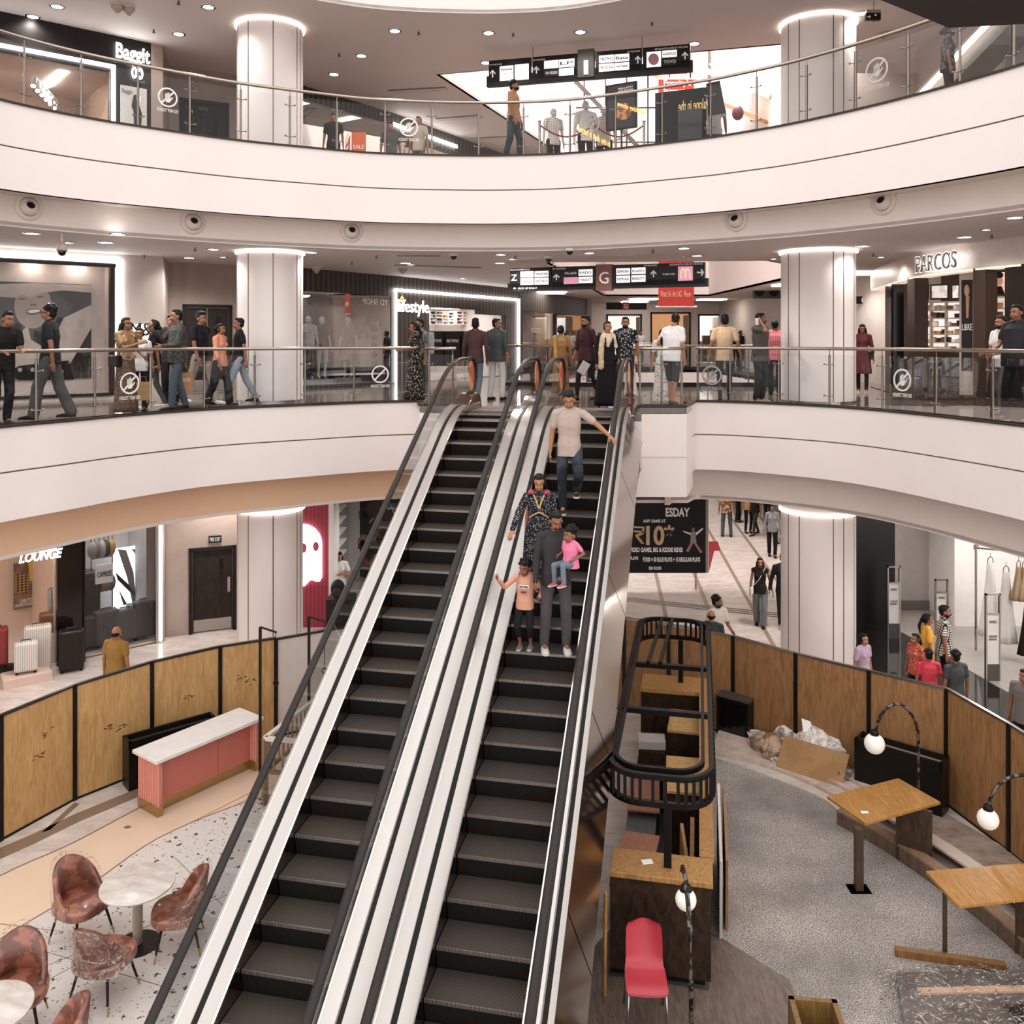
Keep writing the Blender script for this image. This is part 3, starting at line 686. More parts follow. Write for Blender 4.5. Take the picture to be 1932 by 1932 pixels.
tag(mb.build('display_plinth', mat('D8D0CA', .5)), 'low display shelf holding handbags in the bag shop', 'shelf')
# lower floor: luggage shops
u1 = uz(W1, 105); u2 = uz(W1, 156); u3 = uz(W1, 301)
mb = MB(); W1.holes(mb, -1.5, uE, 0, CLG, [(-1.4, u1, 0, 2.45), (u2, u3, .06, 3.4)], -.2, 0); mb.band([(-7.85, 20.0), (-7.95, 20.4)], 0, CLG, .1); S('wall_left_lower', mb, BEIGE)
mb = MB(); W1.box(mb, u1, u1+.5, -.1, .12, 0, CLG); W1.box(mb, u1+.5, u2, -.1, .2, 0, CLG); S('trim_black_pier', mb, mat('191514', .12, var=.3, vs=2))
mb = MB(); W1.box(mb, -1.5, u1, .02, .1, 2.42, 3.4); S('trim_shop_band', mb, BEIGE)
mb = MB(); W1.box(mb, u3-.10, u3+.02, 0, .06, 0, 3.4); S('trim_window_steel', mb, STEEL)
strip(W1, [(u3-.02, u3+.02, .05, 3.35)], 'upright light strip at the right edge of the lower luggage window', w=.07)
room('luggage_shop', W1, -1.5, u1+.2, 0, 3.3, 3.0, mat('DDBFA8', .6), mat('D9CDC5', .3), (2, 5, .6, 'glowing panel added to light the luggage shop'))
room('luggage_window', W1, u2-.1, u3+.1, 0, 3.4, 2.4, mat('B9B6B5', .6), mat('8E8782', .3), (2, 6, .5, 'glowing panel added to light the lower window display'))
pane(W1, u2, u3-.1, .06, 3.38)
o = ftext(W1, 'LOUNGE', 36, 1039, 118, 1057, LEDM, .125, name='shop_sign', shear=.3, bold=.02); tag(o, 'glowing slanted LOUNGE lettering above the luggage shop', 'sign')
t = thing('poster', 'brown shop poster with a yellow coat and a quilted trolley case', 'poster', (0, 0, 0)); FP = Fr(W1.p(-1.5, -2.95, 0)[:2], W1.p(u1+.2, -2.95, 0)[:2])
mb = MB(); FP.pbox(mb, 26, 1060, 82, 1147, 0, .03); mb.build('sheet', mat('6B5343', .5, kind='blotch', col2='8A6B50', vs=1.5), t)
art(FP, [(53, 1060), (72, 1060), (75, 1092), (56, 1096)], .04, mat('D9A84B', .6), 'printed_coat', t); art(FP, [(30, 1083), (53, 1083), (53, 1118), (30, 1118)], .04, mat('3B2A22', .5, kind='check', col2='B08A5A', sc=5), 'printed_case', t)
ftext(FP, 'CARLTON.', 37, 1129, 66, 1136, WHT, .045, parent=t); ftext(FP, 'CRAFTED FOR BRILLIANCE', 28, 1137, 76, 1142, WHT, .045, parent=t)
t = thing('poster', 'white framed poster panel hanging inside the lower window', 'poster', (0, 0, 0)); FQ = Fr(W1.p(u2, -.5, 0)[:2], W1.p(u3, -.5, 0)[:2])
mb = MB(); FQ.pbox(mb, 239, 1135, 285, 1228, 0, .03); mb.build('board', WHT, t); mb = MB(); FQ.pbox(mb, 244, 1142, 281, 1205, .03, .04); mb.build('print', mat('6A6663', .5, kind='blotch', col2='8B8784', vs=3), t)
art(FQ, oval(264, 1178, 9, 16), .045, mat('5A2A2C', .5), 'printed_figure', t)
t = thing('leaf_print', 'bright panel with large grey leaf print in the lower window', 'panel', (0, 0, 0)); FL = Fr(W1.p(u2, -2.0, 0)[:2], W1.p(u3, -2.0, 0)[:2])
mb = MB(); FL.pbox(mb, 214, 1030, 292, 1215, 0, .03); mb.build('sheet', mat('FFFFFF', .5, emit=1.2, var=0), t)
for k, pts in enumerate(([(222, 1036), (238, 1038), (252, 1080), (258, 1140), (250, 1140), (240, 1090)], [(218, 1080), (240, 1100), (275, 1138), (268, 1140), (222, 1094)], [(248, 1036), (262, 1036), (284, 1074), (280, 1080)], [(282, 1070), (284, 1092), (266, 1140), (262, 1138)], [(224, 1112), (240, 1140), (233, 1142)])):
    art(FL, pts, .04, mat(('8A8582', '3C3836', 'A39F9C', '9A9693', '6D6966')[k], .5), 'printed_leaf', t)
mb = MB(); FQ.pbox(mb, 180, 1065, 213, 1100, -.4, -.36); t = thing('brand_board', 'small pale board with lettering above the hanging bags', 'sign', (0, 0, 0)); mb.build('board', WHT, t); ftext(FQ, 'CAPRESE', 184, 1078, 211, 1088, BLACK, -.34, parent=t)
def suitcase(label, x, y, z, h, w, dpt, col, rot=0, handle=True, m=None, group=None, lyl=False):
    t = thing('suitcase', label, 'suitcase', (x, y, z), rot, group, o=(0, 0, 0)); mm = m or mat(col, .3, kind='stripex', col2='%02X%02X%02X' % tuple(max(0, int(int(col[i:i+2], 16)*.82)) for i in (0, 2, 4)), sc=8)
    bevel(MB().box(-w/2, w/2, -dpt/2, dpt/2, .05, h).build('shell', mm, t), .05, 3)
    if handle:
        MB().tube([(-w*.2, 0, h-.02), (-w*.2, 0, h+.04), (w*.2, 0, h+.04), (w*.2, 0, h-.02)], .012, 6).build('handle', mat('3A3634', .4), t)
        for sx in (-1, 1):
            for sy in (-1, 1): MB().ell((sx*(w/2-.05), sy*(dpt/2-.05), .028), (.03, .015, .028), 10).build('wheel', BLACK, t)
    MB().box(-w/2-.002, w/2+.002, -.006, .006, .08, h-.03).build('zip', mat('8A7A66', .4), t)
    return t
def fl(x, y, z=0): return P(x, y, z)
a = fl(52, 1268, .18)
mb = MB(); M_ = Matrix.Translation((a[0], a[1], 0)) @ Matrix.Rotation(.65, 4, 'Z'); mb.box(-.45, .4, -.25, .3, 0, .17, 0, M_); tag(mb.build('display_plinth', mat('E2C9BA', .5)), 'low pink plinth under the white suitcases', 'plinth')
suitcase('small ivory suitcase in front on the pink plinth', a[0]-.02, a[1]-.02, .17, .62, .42, .24, 'E6DED8', .5)
suitcase('larger ivory suitcase behind the small one', a[0]-.02, a[1]+.42, 0, .98, .5, .28, 'DDD4CD', .5)
suitcase('large black suitcase beside the ivory ones', a[0]+.6, a[1]+.55, 0, .85, .46, .3, '26221F', .5)
suitcase('brown vanity case standing behind the ivory suitcases', a[0]-.12, a[1]+1.1, .62, .42, .42, .26, '7A5236', .5, False)
suitcase('grey ribbed suitcase at the back of the group', a[0]-.1, a[1]+1.5, 0, 1.45, .5, .28, '9A928C', .5)
mb = MB(); mb.box(a[0]-.4, a[0]+.16, a[1]+.92, a[1]+1.28, 0, .62); tag(mb.build('display_plinth', mat('C9B5A8', .5)), 'tall plinth under the brown vanity case', 'plinth')
suitcase('red and black suitcase at the left edge', a[0]-.75, a[1]+.2, .2, .8, .44, .28, '8A2E30', .5)
mb = MB(); mb.box(a[0]-1.15, a[0]-.5, a[1]-.15, a[1]+.45, 0, .2); tag(mb.build('display_plinth', mat('2A2624', .5)), 'dark plinth under the red suitcase at the left edge', 'plinth')
for k, (xx, dd, h, c, lb) in enumerate(((168, -.5, .72, '4A4644', 'dark case at the left in the lower window'), (200, -.45, .8, '5C5957', 'grey case behind the man in the lower window'), (235, -.45, .74, '6A6765', 'grey case right of the man in the lower window'), (272, -.45, .85, '5A5755', 'rightmost grey case in the lower window'), (165, -1.3, 1.5, '55504D', 'tall charcoal case standing behind in the lower window'))):
    p = W1.p(uz(W1, xx, w=dd), dd, 0); suitcase(lb, p[0], p[1], 0.03, h, .5, .28, c, .72)
t = thing('bag_rack', 'wall rack hung with grey backpacks in the lower window', 'rack', W1.p(uz(W1, 190, w=-1.4), -1.4, 0))
mb = MB()
for x in (172, 212): q = W1.p(uz(W1, x, w=-1.5), -1.5, 0); mb.tube([(q[0], q[1], 0), (q[0], q[1], 2.8)], .015, 6)
for zz in (1.0, 1.75, 2.5): mb.tube([W1.p(uz(W1, 172, w=-1.5), -1.5, zz), W1.p(uz(W1, 212, w=-1.5), -1.5, zz)], .012, 6)
mb.build('frame', STEEL, t)
for r_ in range(2):
    for k in range(5):
        q = W1.p(uz(W1, 174+k*8.5, w=-1.4), -1.38, 2.1-r_*.8); m = mat(('A8A29E', '8A8480', 'B9B3AF', '4A4542', 'C9A068')[(k+2*r_) % 5], .6)
        t2 = thing('backpack', 'small grey and brown bag hanging on the window rack', 'bag', q, 0, 'bags hung in rows on the window rack')
        MB().ell((q[0], q[1], q[2]-.12), (.12, .09, .2), 12).build('body', m, t2, True); MB().tube([(q[0]-.05, q[1], q[2]+.05), (q[0]-.04, q[1], q[2]+.16), (q[0]+.04, q[1], q[2]+.16), (q[0]+.05, q[1], q[2]+.05)], .01, 6).build('strap', m, t2)

# ---- door recess behind the left column, every floor
mb = MB()
RWG = RW
def doorway(lvl, z0, z1, x0, x1, y0, lab):
    RW = RWG if lvl != 'lower' else Fr((-8.0, 20.25), (-5.3, 21.3))
    u0 = uz(RW, x0); u1 = uz(RW, x1); zt = z0+(2.15 if lvl != 'lower' else 1.98)
    mb = MB(); RW.holes(mb, -.3, RW.L+.1, z0, z1, [(u0, u1, z0, zt)], -.2, 0); S('wall_recess_'+lvl, mb, TAUPE)
    t = thing('door_%d' % {'lower': 1, 'ground': 2, 'upper': 3}[lvl], lab, 'door', (0, 0, 0)); t['kind'] = 'structure'
    mb = MB()
    for a, b, c, d in ((u0, u0+.08, z0, zt), (u1-.08, u1, z0, zt), (u0, u1, zt-.08, zt)): RW.box(mb, a, b, -.15, .03, c, d)
    mb.build('door_frame', mat('1E1916', .5), t)
    n = 2 if lvl != 'lower' else 1
    for k in range(n):
        a = u0+.08+(u1-u0-.16)*k/n; b = u0+.08+(u1-u0-.16)*(k+1)/n
        mb = MB(); RW.box(mb, a+.01, b-.01, -.1, -.05, z0+.02, zt-.09); lf = mb.build('door_leaf', mat('2F2621', .45, kind='wood', col2='1C1613', sc=6), t)
        mb = MB(); RW.box(mb, b-.3, b-.2, -.05, -.045, z0+.8, zt-.3); mb.build('vision_panel', BLACKG, lf)
        mb = MB(); RW.box(mb, a+.03, b-.03, -.05, -.04, z0+.03, z0+.3); mb.build('kick_plate', STEEL, lf)
        mb = MB(); RW.box(mb, b-.12, b-.06, -.05, .0, z0+.9, z0+1.25); mb.build('pull_handle', STEEL, lf)
doorway('lower', 0, CLG, 356, 446, 1065, 'dark timber fire exit door on the lower floor')
doorway('ground', ZG, CG, 344, 438, 580, 'dark double door in the recess beside the left column')
doorway('upper', Z1, C1, 338, 432, 180, 'dark double door in the top floor recess')
t = thing('exit_sign', 'small dark FIRE EXIT sign above the lower timber door', 'sign', (0, 0, 0)); mb = MB(); RL = Fr((-8.0, 20.25), (-5.3, 21.3)); RL.pbox(mb, 394, 1011, 418, 1024, .01, .05); mb.build('box', BLACK, t); ftext(RL, 'FIRE EXIT', 396, 1014, 416, 1021, mat('B9C4C0', .5, emit=.5), .06, parent=t)
t = thing('exit_sign', 'small dark exit sign in the top floor recess', 'sign', (0, 0, 0)); mb = MB(); RW.pbox(mb, 373, 200, 395, 211, .01, .05); mb.build('box', BLACK, t); ftext(RW, 'FIRE EXIT', 375, 203, 393, 208, mat('8A9490', .5), .06, parent=t)

# ---- slatted department store front (S1 S2 S3)
for lvl, z0, z1 in (('ground', ZG, CG), ('upper', Z1, C1)):
    h1 = [(uz(S1, 571), uz(S1, 738), z0+.08, z0+2.55)]
    mb = MB(); S1.holes(mb, -.1, S1.L, z0, z1, h1, -.2, 0); S('wall_slats_'+lvl, mb, SLATD)
    h2 = [(uz(S2, 810), uz(S2, 905), z0, z0+2.3), (uz(S2, 903), uz(S2, 955), z0, z0+2.15)] if lvl == 'ground' else [(uz(S2, 800), uz(S2, 930), z0, z0+2.3)]
    mb = MB(); S2.holes(mb, 0, S2.L, z0, z1, h2, -.2, 0); S('wall_slats_far_'+lvl, mb, SLAT)
    h3 = [(uz(S3, 986), uz(S3, 1098), z0+.05, z0+2.35)]
    mb = MB(); S3.holes(mb, 0, S3.L, z0, z1, h3, -.2, 0); S('wall_third_'+lvl, mb, SLAT)
    mb = MB(); S4.box(mb, 0, S4.L, -.2, 0, z0, z1); S('wall_fourth_'+lvl, mb, GREYW)
    room('window_one_'+lvl, S1, -.1, S1.L, z0, z0+2.75, 1.6, mat('2E2C2B', .6), mat('3A3634', .3), (2, 5, .3, 'glowing panel added to light the %s floor slat window' % lvl))
    room('window_two_'+lvl, S2, uz(S2, 780), S2.L-.1, z0, z0+2.5, 3.5, mat('DAD4D0', .6), mat('CFC8C4', .2), (3, 7, .9, 'glowing panel added to light the %s floor department store' % lvl))
    room('window_three_'+lvl, S3, .2, S3.L-.2, z0, z0+2.5, 1.6, mat('9A9490', .6), mat('8E8782', .3), (2, 4, .8, 'glowing panel added to light the %s floor watch shop' % lvl))
    pane(S1, *h1[0]); pane(S3, *h3[0])
a, b = uz(S2, 743), uz(S2, 978); strip(S2, [(a, b, 8.2, 8.28), (a, a+.06, ZG, 8.25), (b-.1, b, ZG, 8.25)], 'white light strip outlining the department store entrance')
strip(S2, [(uz(S2, 740), uz(S2, 860), 13.0, 13.1)], 'white light strip over the top floor store entrance')
o = ftext(S2, 'lifestyle', 751, 566, 809, 597, WHT, .1, name='shop_sign', bold=.01, depth=.03); o.data.materials[0] = mat('FFFFFF', .5, emit=.8, var=0); tag(o, 'white lifestyle shop name on the dark slatted wall', 'sign')
o = MB().lathe([(.001, -.03), (.05, 0), (.06, .06), (.001, .14)], (0, 0, 0), 8); u, z = S2.px(759, 566, .14); q = S2.p(u, .14, z); o = o.build('sign_flame', mat('E8B45A', .5, emit=.8)); o.location = q; tag(o, 'small yellow drop above the first letters of the shop name', 'sign')
o = ftext(S2, 'life', 742, 268, 776, 292, WHT, .1, name='shop_sign', bold=.03, depth=.06); tag(o, 'white letters low behind the top floor glass railing', 'sign')
def shelfwall(fr, x0, y0, x1, y1, w, label, rows, cols, mats, frame, dep=.3, prod=True, lit=0):
    "shelf unit with rows of products, given by its picture box"
    t = thing('display_shelf', label, 'shelf', (0, 0, 0)); u0, _ = fr.px(x0, y0, w); u1, _ = fr.px(x1, y0, w); d = fr.p((u0+u1)/2, w, 0)[1]
    z0 = CZ-(y1-HY)*d/F; z1 = CZ-(y0-HY)*d/F; mb = MB(); fr.box(mb, u0, u1, w-dep, w-dep+.03, z0, z1)
    mb.build('back_panel', mat('F2EDE8', .5, emit=lit, var=0) if lit else frame, t)
    mb = MB()
    for r in range(rows+1): z = z0+(z1-z0)*r/rows; fr.box(mb, u0, u1, w-dep, w, z-.012, z+.012)
    for c in range(cols+1): u = u0+(u1-u0)*c/cols; fr.box(mb, u-.012, u+.012, w-dep, w, z0, z1)
    mb.build('frame', frame, t)
    if prod:
        rh = (z1-z0)/rows; cw = (u1-u0)/cols
        for r in range(rows):
            for c in range(cols):
                n = random.randint(2, 3); k = 0
                for i in range(n):
                    if random.random() < .12: continue
                    uu = u0+cw*c+cw*(i+.5)/n; ww = cw/n*.36; hh = rh*random.uniform(.35, .7)
                    mb = MB(); fr.box(mb, uu-ww, uu+ww, w-dep*.75, w-dep*.2, z0+rh*r+.014, z0+rh*r+.014+hh)
                    o = mb.build('product_box', random.choice(mats)); tag(o, 'small boxed product on %s' % label, 'box', 'products on '+label)
    return t
shelfwall(S2, 812, 588, 858, 612, -2.2, 'the bright far shelf seen through the store entrance', 4, 4, [WHT, mat('3A3634'), mat('C98A4A')], WHT)
shelfwall(S2, 862, 588, 898, 612, -2.2, 'the second bright shelf seen through the store entrance', 4, 3, [WHT, mat('3A3634'), mat('B05A44')], WHT)
for k, (x0, x1, lb) in enumerate(((812, 836, 'left dark cosmetic counter in the store entrance'), (840, 868, 'middle dark cosmetic counter in the store entrance'), (872, 905, 'right dark cosmetic counter in the store entrance'))):
    t = thing('shop_counter', lb, 'counter', (0, 0, 0)); mb = MB(); S2.pbox(mb, x0, 625, x1, 690, -1.4, -.9); mb.build('body', mat('24211F', .3), t); ftext(S2, 'ISSEY MIYAKE', x0+3, 640, x1-3, 646, WHT, -.88, parent=t)
o = ftext(S1, 'YD SHOP', 684, 564, 732, 575, WHT, -.02, name='window_lettering', mirror=True); tag(o, 'reversed white lettering on the slat shop window', 'sign')
t = thing('display_cone', 'black cone shaped backdrop behind the window mannequins', 'display', (0, 0, 0)); mb = MB(); q = S1.p(uz(S1, 650, w=-1.3), -1.3, 0)
mb.lathe([(.05, ZG+.5), (.75, ZG+2.2), (.72, ZG+2.25), (.04, ZG+.5)], (q[0], q[1], 0), 24); mb.build('cone', mat('26221F', .4), t)
t = thing('display_totem', 'stack of dark balls on a rod beside the window bags', 'display', (0, 0, 0)); q = S1.p(uz(S1, 705, w=-.5), -.5, 0)
MB().tube([(q[0], q[1], ZG+.1), (q[0], q[1], ZG+1.9)], .01, 6).build('rod', STEEL, t)
for k in range(7): MB().ell((q[0], q[1], ZG+.35+k*.25), (.11, .11, .115), 14).build('ball', mat('2B2725', .4), t, True)
for k, (xx, y0, y1) in enumerate(((693, 640, 700), (716, 615, 700))):
    mb = MB(); S1.pbox(mb, xx-12, y0, xx+12, y1, -.9, -.5); tag(mb.build('display_plinth', mat('CFCAC7', .5)), ('low', 'tall')[k]+' white plinth for bags in the slat shop window', 'plinth')
    for j in range(2):
        mb = MB(); S1.pbox(mb, xx-8+j*9, y0-11, xx-1+j*9, y0, -.75, -.65); bevel(mb.build('handbag', mat(('E6E1DD', '3A3634')[j], .4)), .01); tag(C.objects[-1], ('white', 'dark')[j]+' handbag on the '+('low', 'tall')[k]+' plinth', 'bag')
for k, xx in enumerate((578, 620, 672, 697)):
    u, z = S1.px(xx, 556, -.5); q = S1.p(u, -.5, z); t = thing('track_spot', 'black track spotlight over the window mannequins', 'spotlight', q, 0, 'window track spots'); MB().cap(q, (q[0]+.12, q[1]-.05, q[2]-.22), .05, .06).build('head', BLACK, t, True)
    MB().tube([q, (q[0], q[1], q[2]+.25)], .012, 6).build('stem', BLACK, t)
t = thing('watch_poster', 'large pale watch picture in the third shop window', 'poster', (0, 0, 0)); mb = MB(); S3.pbox(mb, 982, 578, 998, 650, -.5, -.46); mb.build('sheet', mat('A8A29E', .4), t); art(S3, oval(989, 612, 5, 17), -.45, mat('4A4542', .4), 'printed_watch', t)
o = ftext(S3, 'FOSSIL', 1003, 619, 1022, 628, WHT, -.01, name='window_lettering'); tag(o, 'white FOSSIL lettering on the third shop window', 'sign')
t = thing('watch_display', 'tall gold lit display column in the third shop window', 'display', (0, 0, 0)); mb = MB(); S3.pbox(mb, 1026, 582, 1042, 655, -1.2, -.8); mb.build('case', mat('B98F5E', .3, emit=.5), t); mb = MB(); S3.pbox(mb, 1030, 590, 1038, 640, -.8, -.76); mb.build('figure', mat('F0E0CC', .3, emit=.6), t)
# ---- lower floor behind the column: red panel, sports shop, mural
mb = MB(); mb.box(-5.4, -4.32, 21, 21.15, 0, CLG); S('wall_red_panel', mb, mat('A8364A', .5, kind='stripe', col2='8A2A3C', sc=3.4))
mb = MB(); mb.box(-4.32, -4.2, 20.95, 21.6, 0, CLG); S('trim_white_post', mb, WHT)
FR = Fr((-5.4, 21), (-4.3, 21)); t = thing('ghost_emblem', 'glowing white ghost emblem with pink eyes on the red panel', 'sign', (0, 0, 0))
gp = [(545, 1105), (545, 1010)]+[(570+37*math.cos(a), 1027+38*math.sin(a)) for a in [PI+PI*i/16 for i in range(1, 17)]]+[(607, 1090), (603, 1097), (595, 1097), (588, 1094), (582, 1098), (576, 1105), (568, 1108)]
vs = []
for x, y in gp: u, z = FR.px(x, y, .08); vs.append((u, z))
mb = MB(); n = len(vs); mb.add([FR.p(u, .03, z) for u, z in vs]+[FR.p(u, .08, z) for u, z in vs], [tuple(range(n)), tuple(range(2*n-1, n-1, -1))]+[(i, n+i, n+(i+1) % n, (i+1) % n) for i in range(n)]); mb.build('body', mat('FFFFFF', .5, emit=2.5, var=0), t)
for x, y in ((573, 1034), (596, 1031)): art(FR, oval(x, y, 5.5, 9), .09, mat('B8486A', .5), 'eye', t)
FMU = Fr((-4.9, 26.1), (-2.4, 23.3)); mb = MB(); FMU.box(mb, -.5, FMU.L+1, -.15, 0, 0, CLG); S('wall_mural', mb, mat('55504E', .5, kind='blotch', col2='3A3634', vs=.8))
t = thing('mural', 'dark painted wall mural with red yellow and grey brush shapes', 'mural', (0, 0, 0)); random.seed(11)
for k in range(34):
    cx = random.uniform(672, 765); cy = random.uniform(955, 1070); r1 = random.uniform(4, 15)*(1 if k % 2 else .5); r2 = r1*random.uniform(.25, .6)
    art(FMU, oval(cx, cy, r1, r2, 14, random.uniform(0, 3)), .01+k*.0012, mat(random.choice(('8E3236', 'A84A46', 'C79A52', '26211F', '8A8683', '6B2A2C', 'B9B2AC', '1B1816')), .6), 'paint_patch', t)
mb = MB(); mb.box(-5.4, -1.0, 23.0, 28.5, .001, .012); 
S('floor_sports', MB().box(-4.3, -.5, 20.5, 30, .001, .014), mat('C9BEB6', .3, kind='wood', col2='B3A69C', sc=(1.2, 9, 1)))
mb = MB(); mb.box(-4.75, -4.68, 21.2, 27, 0, CLG); mb.box(-5.2, -4.3, 25.5, 25.6, 0, CLG); S('wall_sports_shelf', mb, mat('C9C5C2', .5))
for k in range(6): mb = MB(); mb.box(-4.67, -4.38, 22.4, 23.6, 1.2+k*.3, 1.22+k*.3); tag(mb.build('wall_shelf', WHT), 'thin white shoe shelf in the sports shop', 'shelf', 'shoe shelves')
a = D(640, 1105, 20.4); mb = MB(); mb.box(a[0]-.28, a[0]+.3, 20.3, 20.9, 0, .85); tag(mb.build('display_block', mat('2B2724', .5)), 'black display block at the sports shop entrance', 'plinth')
t = thing('backpack', 'black backpack standing on the black display block', 'bag', (a[0]-.05, 20.5, .85)); MB().ell((a[0]-.05, 20.5, 1.05), (.17, .12, .22)).build('body', mat('1E1B1A', .5), t, True); MB().ell((a[0]-.05, 20.38, .98), (.11, .04, .12)).build('pocket', mat('3A2A2C', .5), t, True)

# ---- right side: curved perfume shop on the ground floor
PC = catm([(9.75, 24.2), (9.35, 22.4), (8.72, 19.6), (8.75, 17.6), (9.2, 16), (9.9, 14.2), (11.2, 12.2)], 6)
mb = MB(); mb.band(PC, 8.16, CG, .25); S('wall_perfume_band', mb, mat('D5C8C0', .35, .2), 40)
mb = MB(); mb.band(offset(PC, .02), 8.12, 8.17, .3); S('trim_perfume_band', mb, mat('F0DCC4', .4, emit=.6), 40)
def post(x, y0, w, m, name, z0=ZG, z1=8.16):
    u = cut_at(PC, x); p = at(PC, u); q = at(PC, u+.4); d = Vector((q[0]-p[0], q[1]-p[1])).normalized(); f = Fr(p, (p[0]+d.x, p[1]+d.y)); mb = MB(); f.box(mb, -w/2, w/2, -.3, -.02, z0, z1); return S(name, mb, m)
post(1674, 0, .9, BLACKG, 'trim_perfume_pier_one'); post(1717, 0, .45, mat('3B2C24', .3), 'trim_perfume_pier_two'); post(1846, 0, .3, mat('3B2C24', .3), 'trim_perfume_pier_three'); post(1925, 0, .7, mat('1E1714', .3), 'trim_perfume_pier_four')
S('floor_perfume', MB().prism(offset(PC, .0)+[(14, 12.2), (14, 24.2)], ZG+.002, ZG+.015), mat('6B5547', .1, kind='marble', col2='3A2D26', sc=1.5))
S('wall_perfume_back', MB().box(13.4, 13.5, 11, 24.2, ZG, CG), mat('BFB3AB', .6)); S('wall_perfume_rear', MB().box(10.0, 14, 23.0, 23.1, ZG, CG), mat('6A5A50', .6))
for k, (x, y) in enumerate(((10.6, 19.5), (10.8, 17.0), (11.2, 14.8))): tag(MB().box(x-.5, x+.5, y-.5, y+.5, CG-.06, CG-.02).build('fill_light_panel', mat('FFF2E4', .5, emit=9, var=0)), 'glowing panel added to light the perfume shop', 'fill light', 'perfume shop ceiling panels')  # glowing boxes added overhead to light the perfume shop
FS = Fr((9.4, 20.9), (10.3, 20.2)); FS2 = Fr((9.6, 18.2), (10.6, 17.6)); FS3 = Fr((9.1, 18.6), (9.7, 18.2))
pm = [mat('C98A52'), mat('E8D8C4'), mat('3A2A22'), mat('D9B48A'), mat('8A4A3A'), mat('F0ECE8')]
shelfwall(FS, 1727, 570, 1812, 662, 0, 'the lit perfume shelf left of the tall poster', 6, 3, pm, mat('B9ACA2', .5), lit=.7)
for i, (x0, x1) in enumerate(((1728, 1752), (1755, 1790), (1794, 1811))):
    t = thing('shelf_picture', ('left', 'middle', 'right')[i]+' picture panel above the lit perfume shelf', 'picture', (0, 0, 0)); mb = MB(); FS.pbox(mb, x0, 536, x1, 565, -.05, 0); mb.build('panel', mat('2B2725', .4), t); mb = MB(); FS.pbox(mb, x0+3, 539, x1-3, 562, 0, .01); mb.build('print', mat(('7A6A5E', 'C9C2BC', 'A8B0B4')[i], .4, kind='blotch', col2='E6DED6', vs=6, emit=.4), t)
t = thing('base_cabinet', 'dark wooden base cabinet under the lit perfume shelf', 'cabinet', (0, 0, 0)); mb = MB(); FS.pbox(mb, 1727, 663, 1812, 745, -.4, .05); mb.build('body', mat('33271F', .35), t); mb = MB(); FS.pbox(mb, 1727, 681, 1812, 684, .05, .07); mb.build('worktop', STEEL, t)
t = thing('poster_column', 'tall column poster with a dark portrait and LIBRE lettering', 'poster', (0, 0, 0)); mb = MB(); FS3.pbox(mb, 1810, 512, 1839, 745, -.4, 0); mb.build('column_body', mat('A89C94', .35, .3), t)
mb = MB(); FS3.pbox(mb, 1814, 528, 1835, 700, 0, .02); mb.build('print', mat('1B1716', .4), t); art(FS3, oval(1824, 548, 5, 11), .03, mat('C99B78', .5), 'printed_face', t); art(FS3, [(1822, 558), (1829, 558), (1827, 600), (1823, 600)], .03, mat('B98A66', .5), 'printed_neck', t)
ftext(FS3, 'LIBRE', 1815, 611, 1834, 623, WHT, .04, parent=t)
shelfwall(FS2, 1852, 560, 1908, 690, 0, 'the perfume shelf behind the two men at the right edge', 6, 2, pm, mat('B9ACA2', .5), lit=.5)
t = thing('shelf_picture', 'bright framed portrait picture above the right perfume shelf', 'picture', (0, 0, 0)); mb = MB(); FS2.pbox(mb, 1850, 514, 1905, 555, -.05, 0); mb.build('panel', mat('D9A8A0', .4, kind='blotch', col2='F0D8D0', vs=3, emit=.6), t)
art(FS2, oval(1886, 530, 6, 9), .01, mat('E0B898', .5), 'printed_face', t); art(FS2, oval(1885, 519, 8, 6), .012, BLACK, 'printed_hair', t); art(FS2, [(1876, 548), (1882, 540), (1890, 540), (1896, 555), (1874, 555)], .01, BLACK, 'printed_dress', t)
# shop name on the curved band
u = cut_at(PC, 1766); p = at(PC, u); q = at(PC, u+.3); dd = Vector((q[0]-p[0], q[1]-p[1])).normalized(); FPc = Fr((p[0]-dd.x*2, p[1]-dd.y*2), (p[0]+dd.x*2, p[1]+dd.y*2))
t = thing('shop_sign', 'silver back-lit PARCOS letters on the curved shop band', 'sign', (0, 0, 0)); ftext(FPc, 'PARCOS', 1728, 479, 1804, 510, mat('A8A29E', .3, .6), .19, parent=t, depth=.03)
ftext(FPc, 'PARCOS', 1727, 478, 1805, 511, mat('FFFFFF', .5, emit=2.5, var=0), .165, parent=t, depth=.01, bold=.05, name='glow_backing')

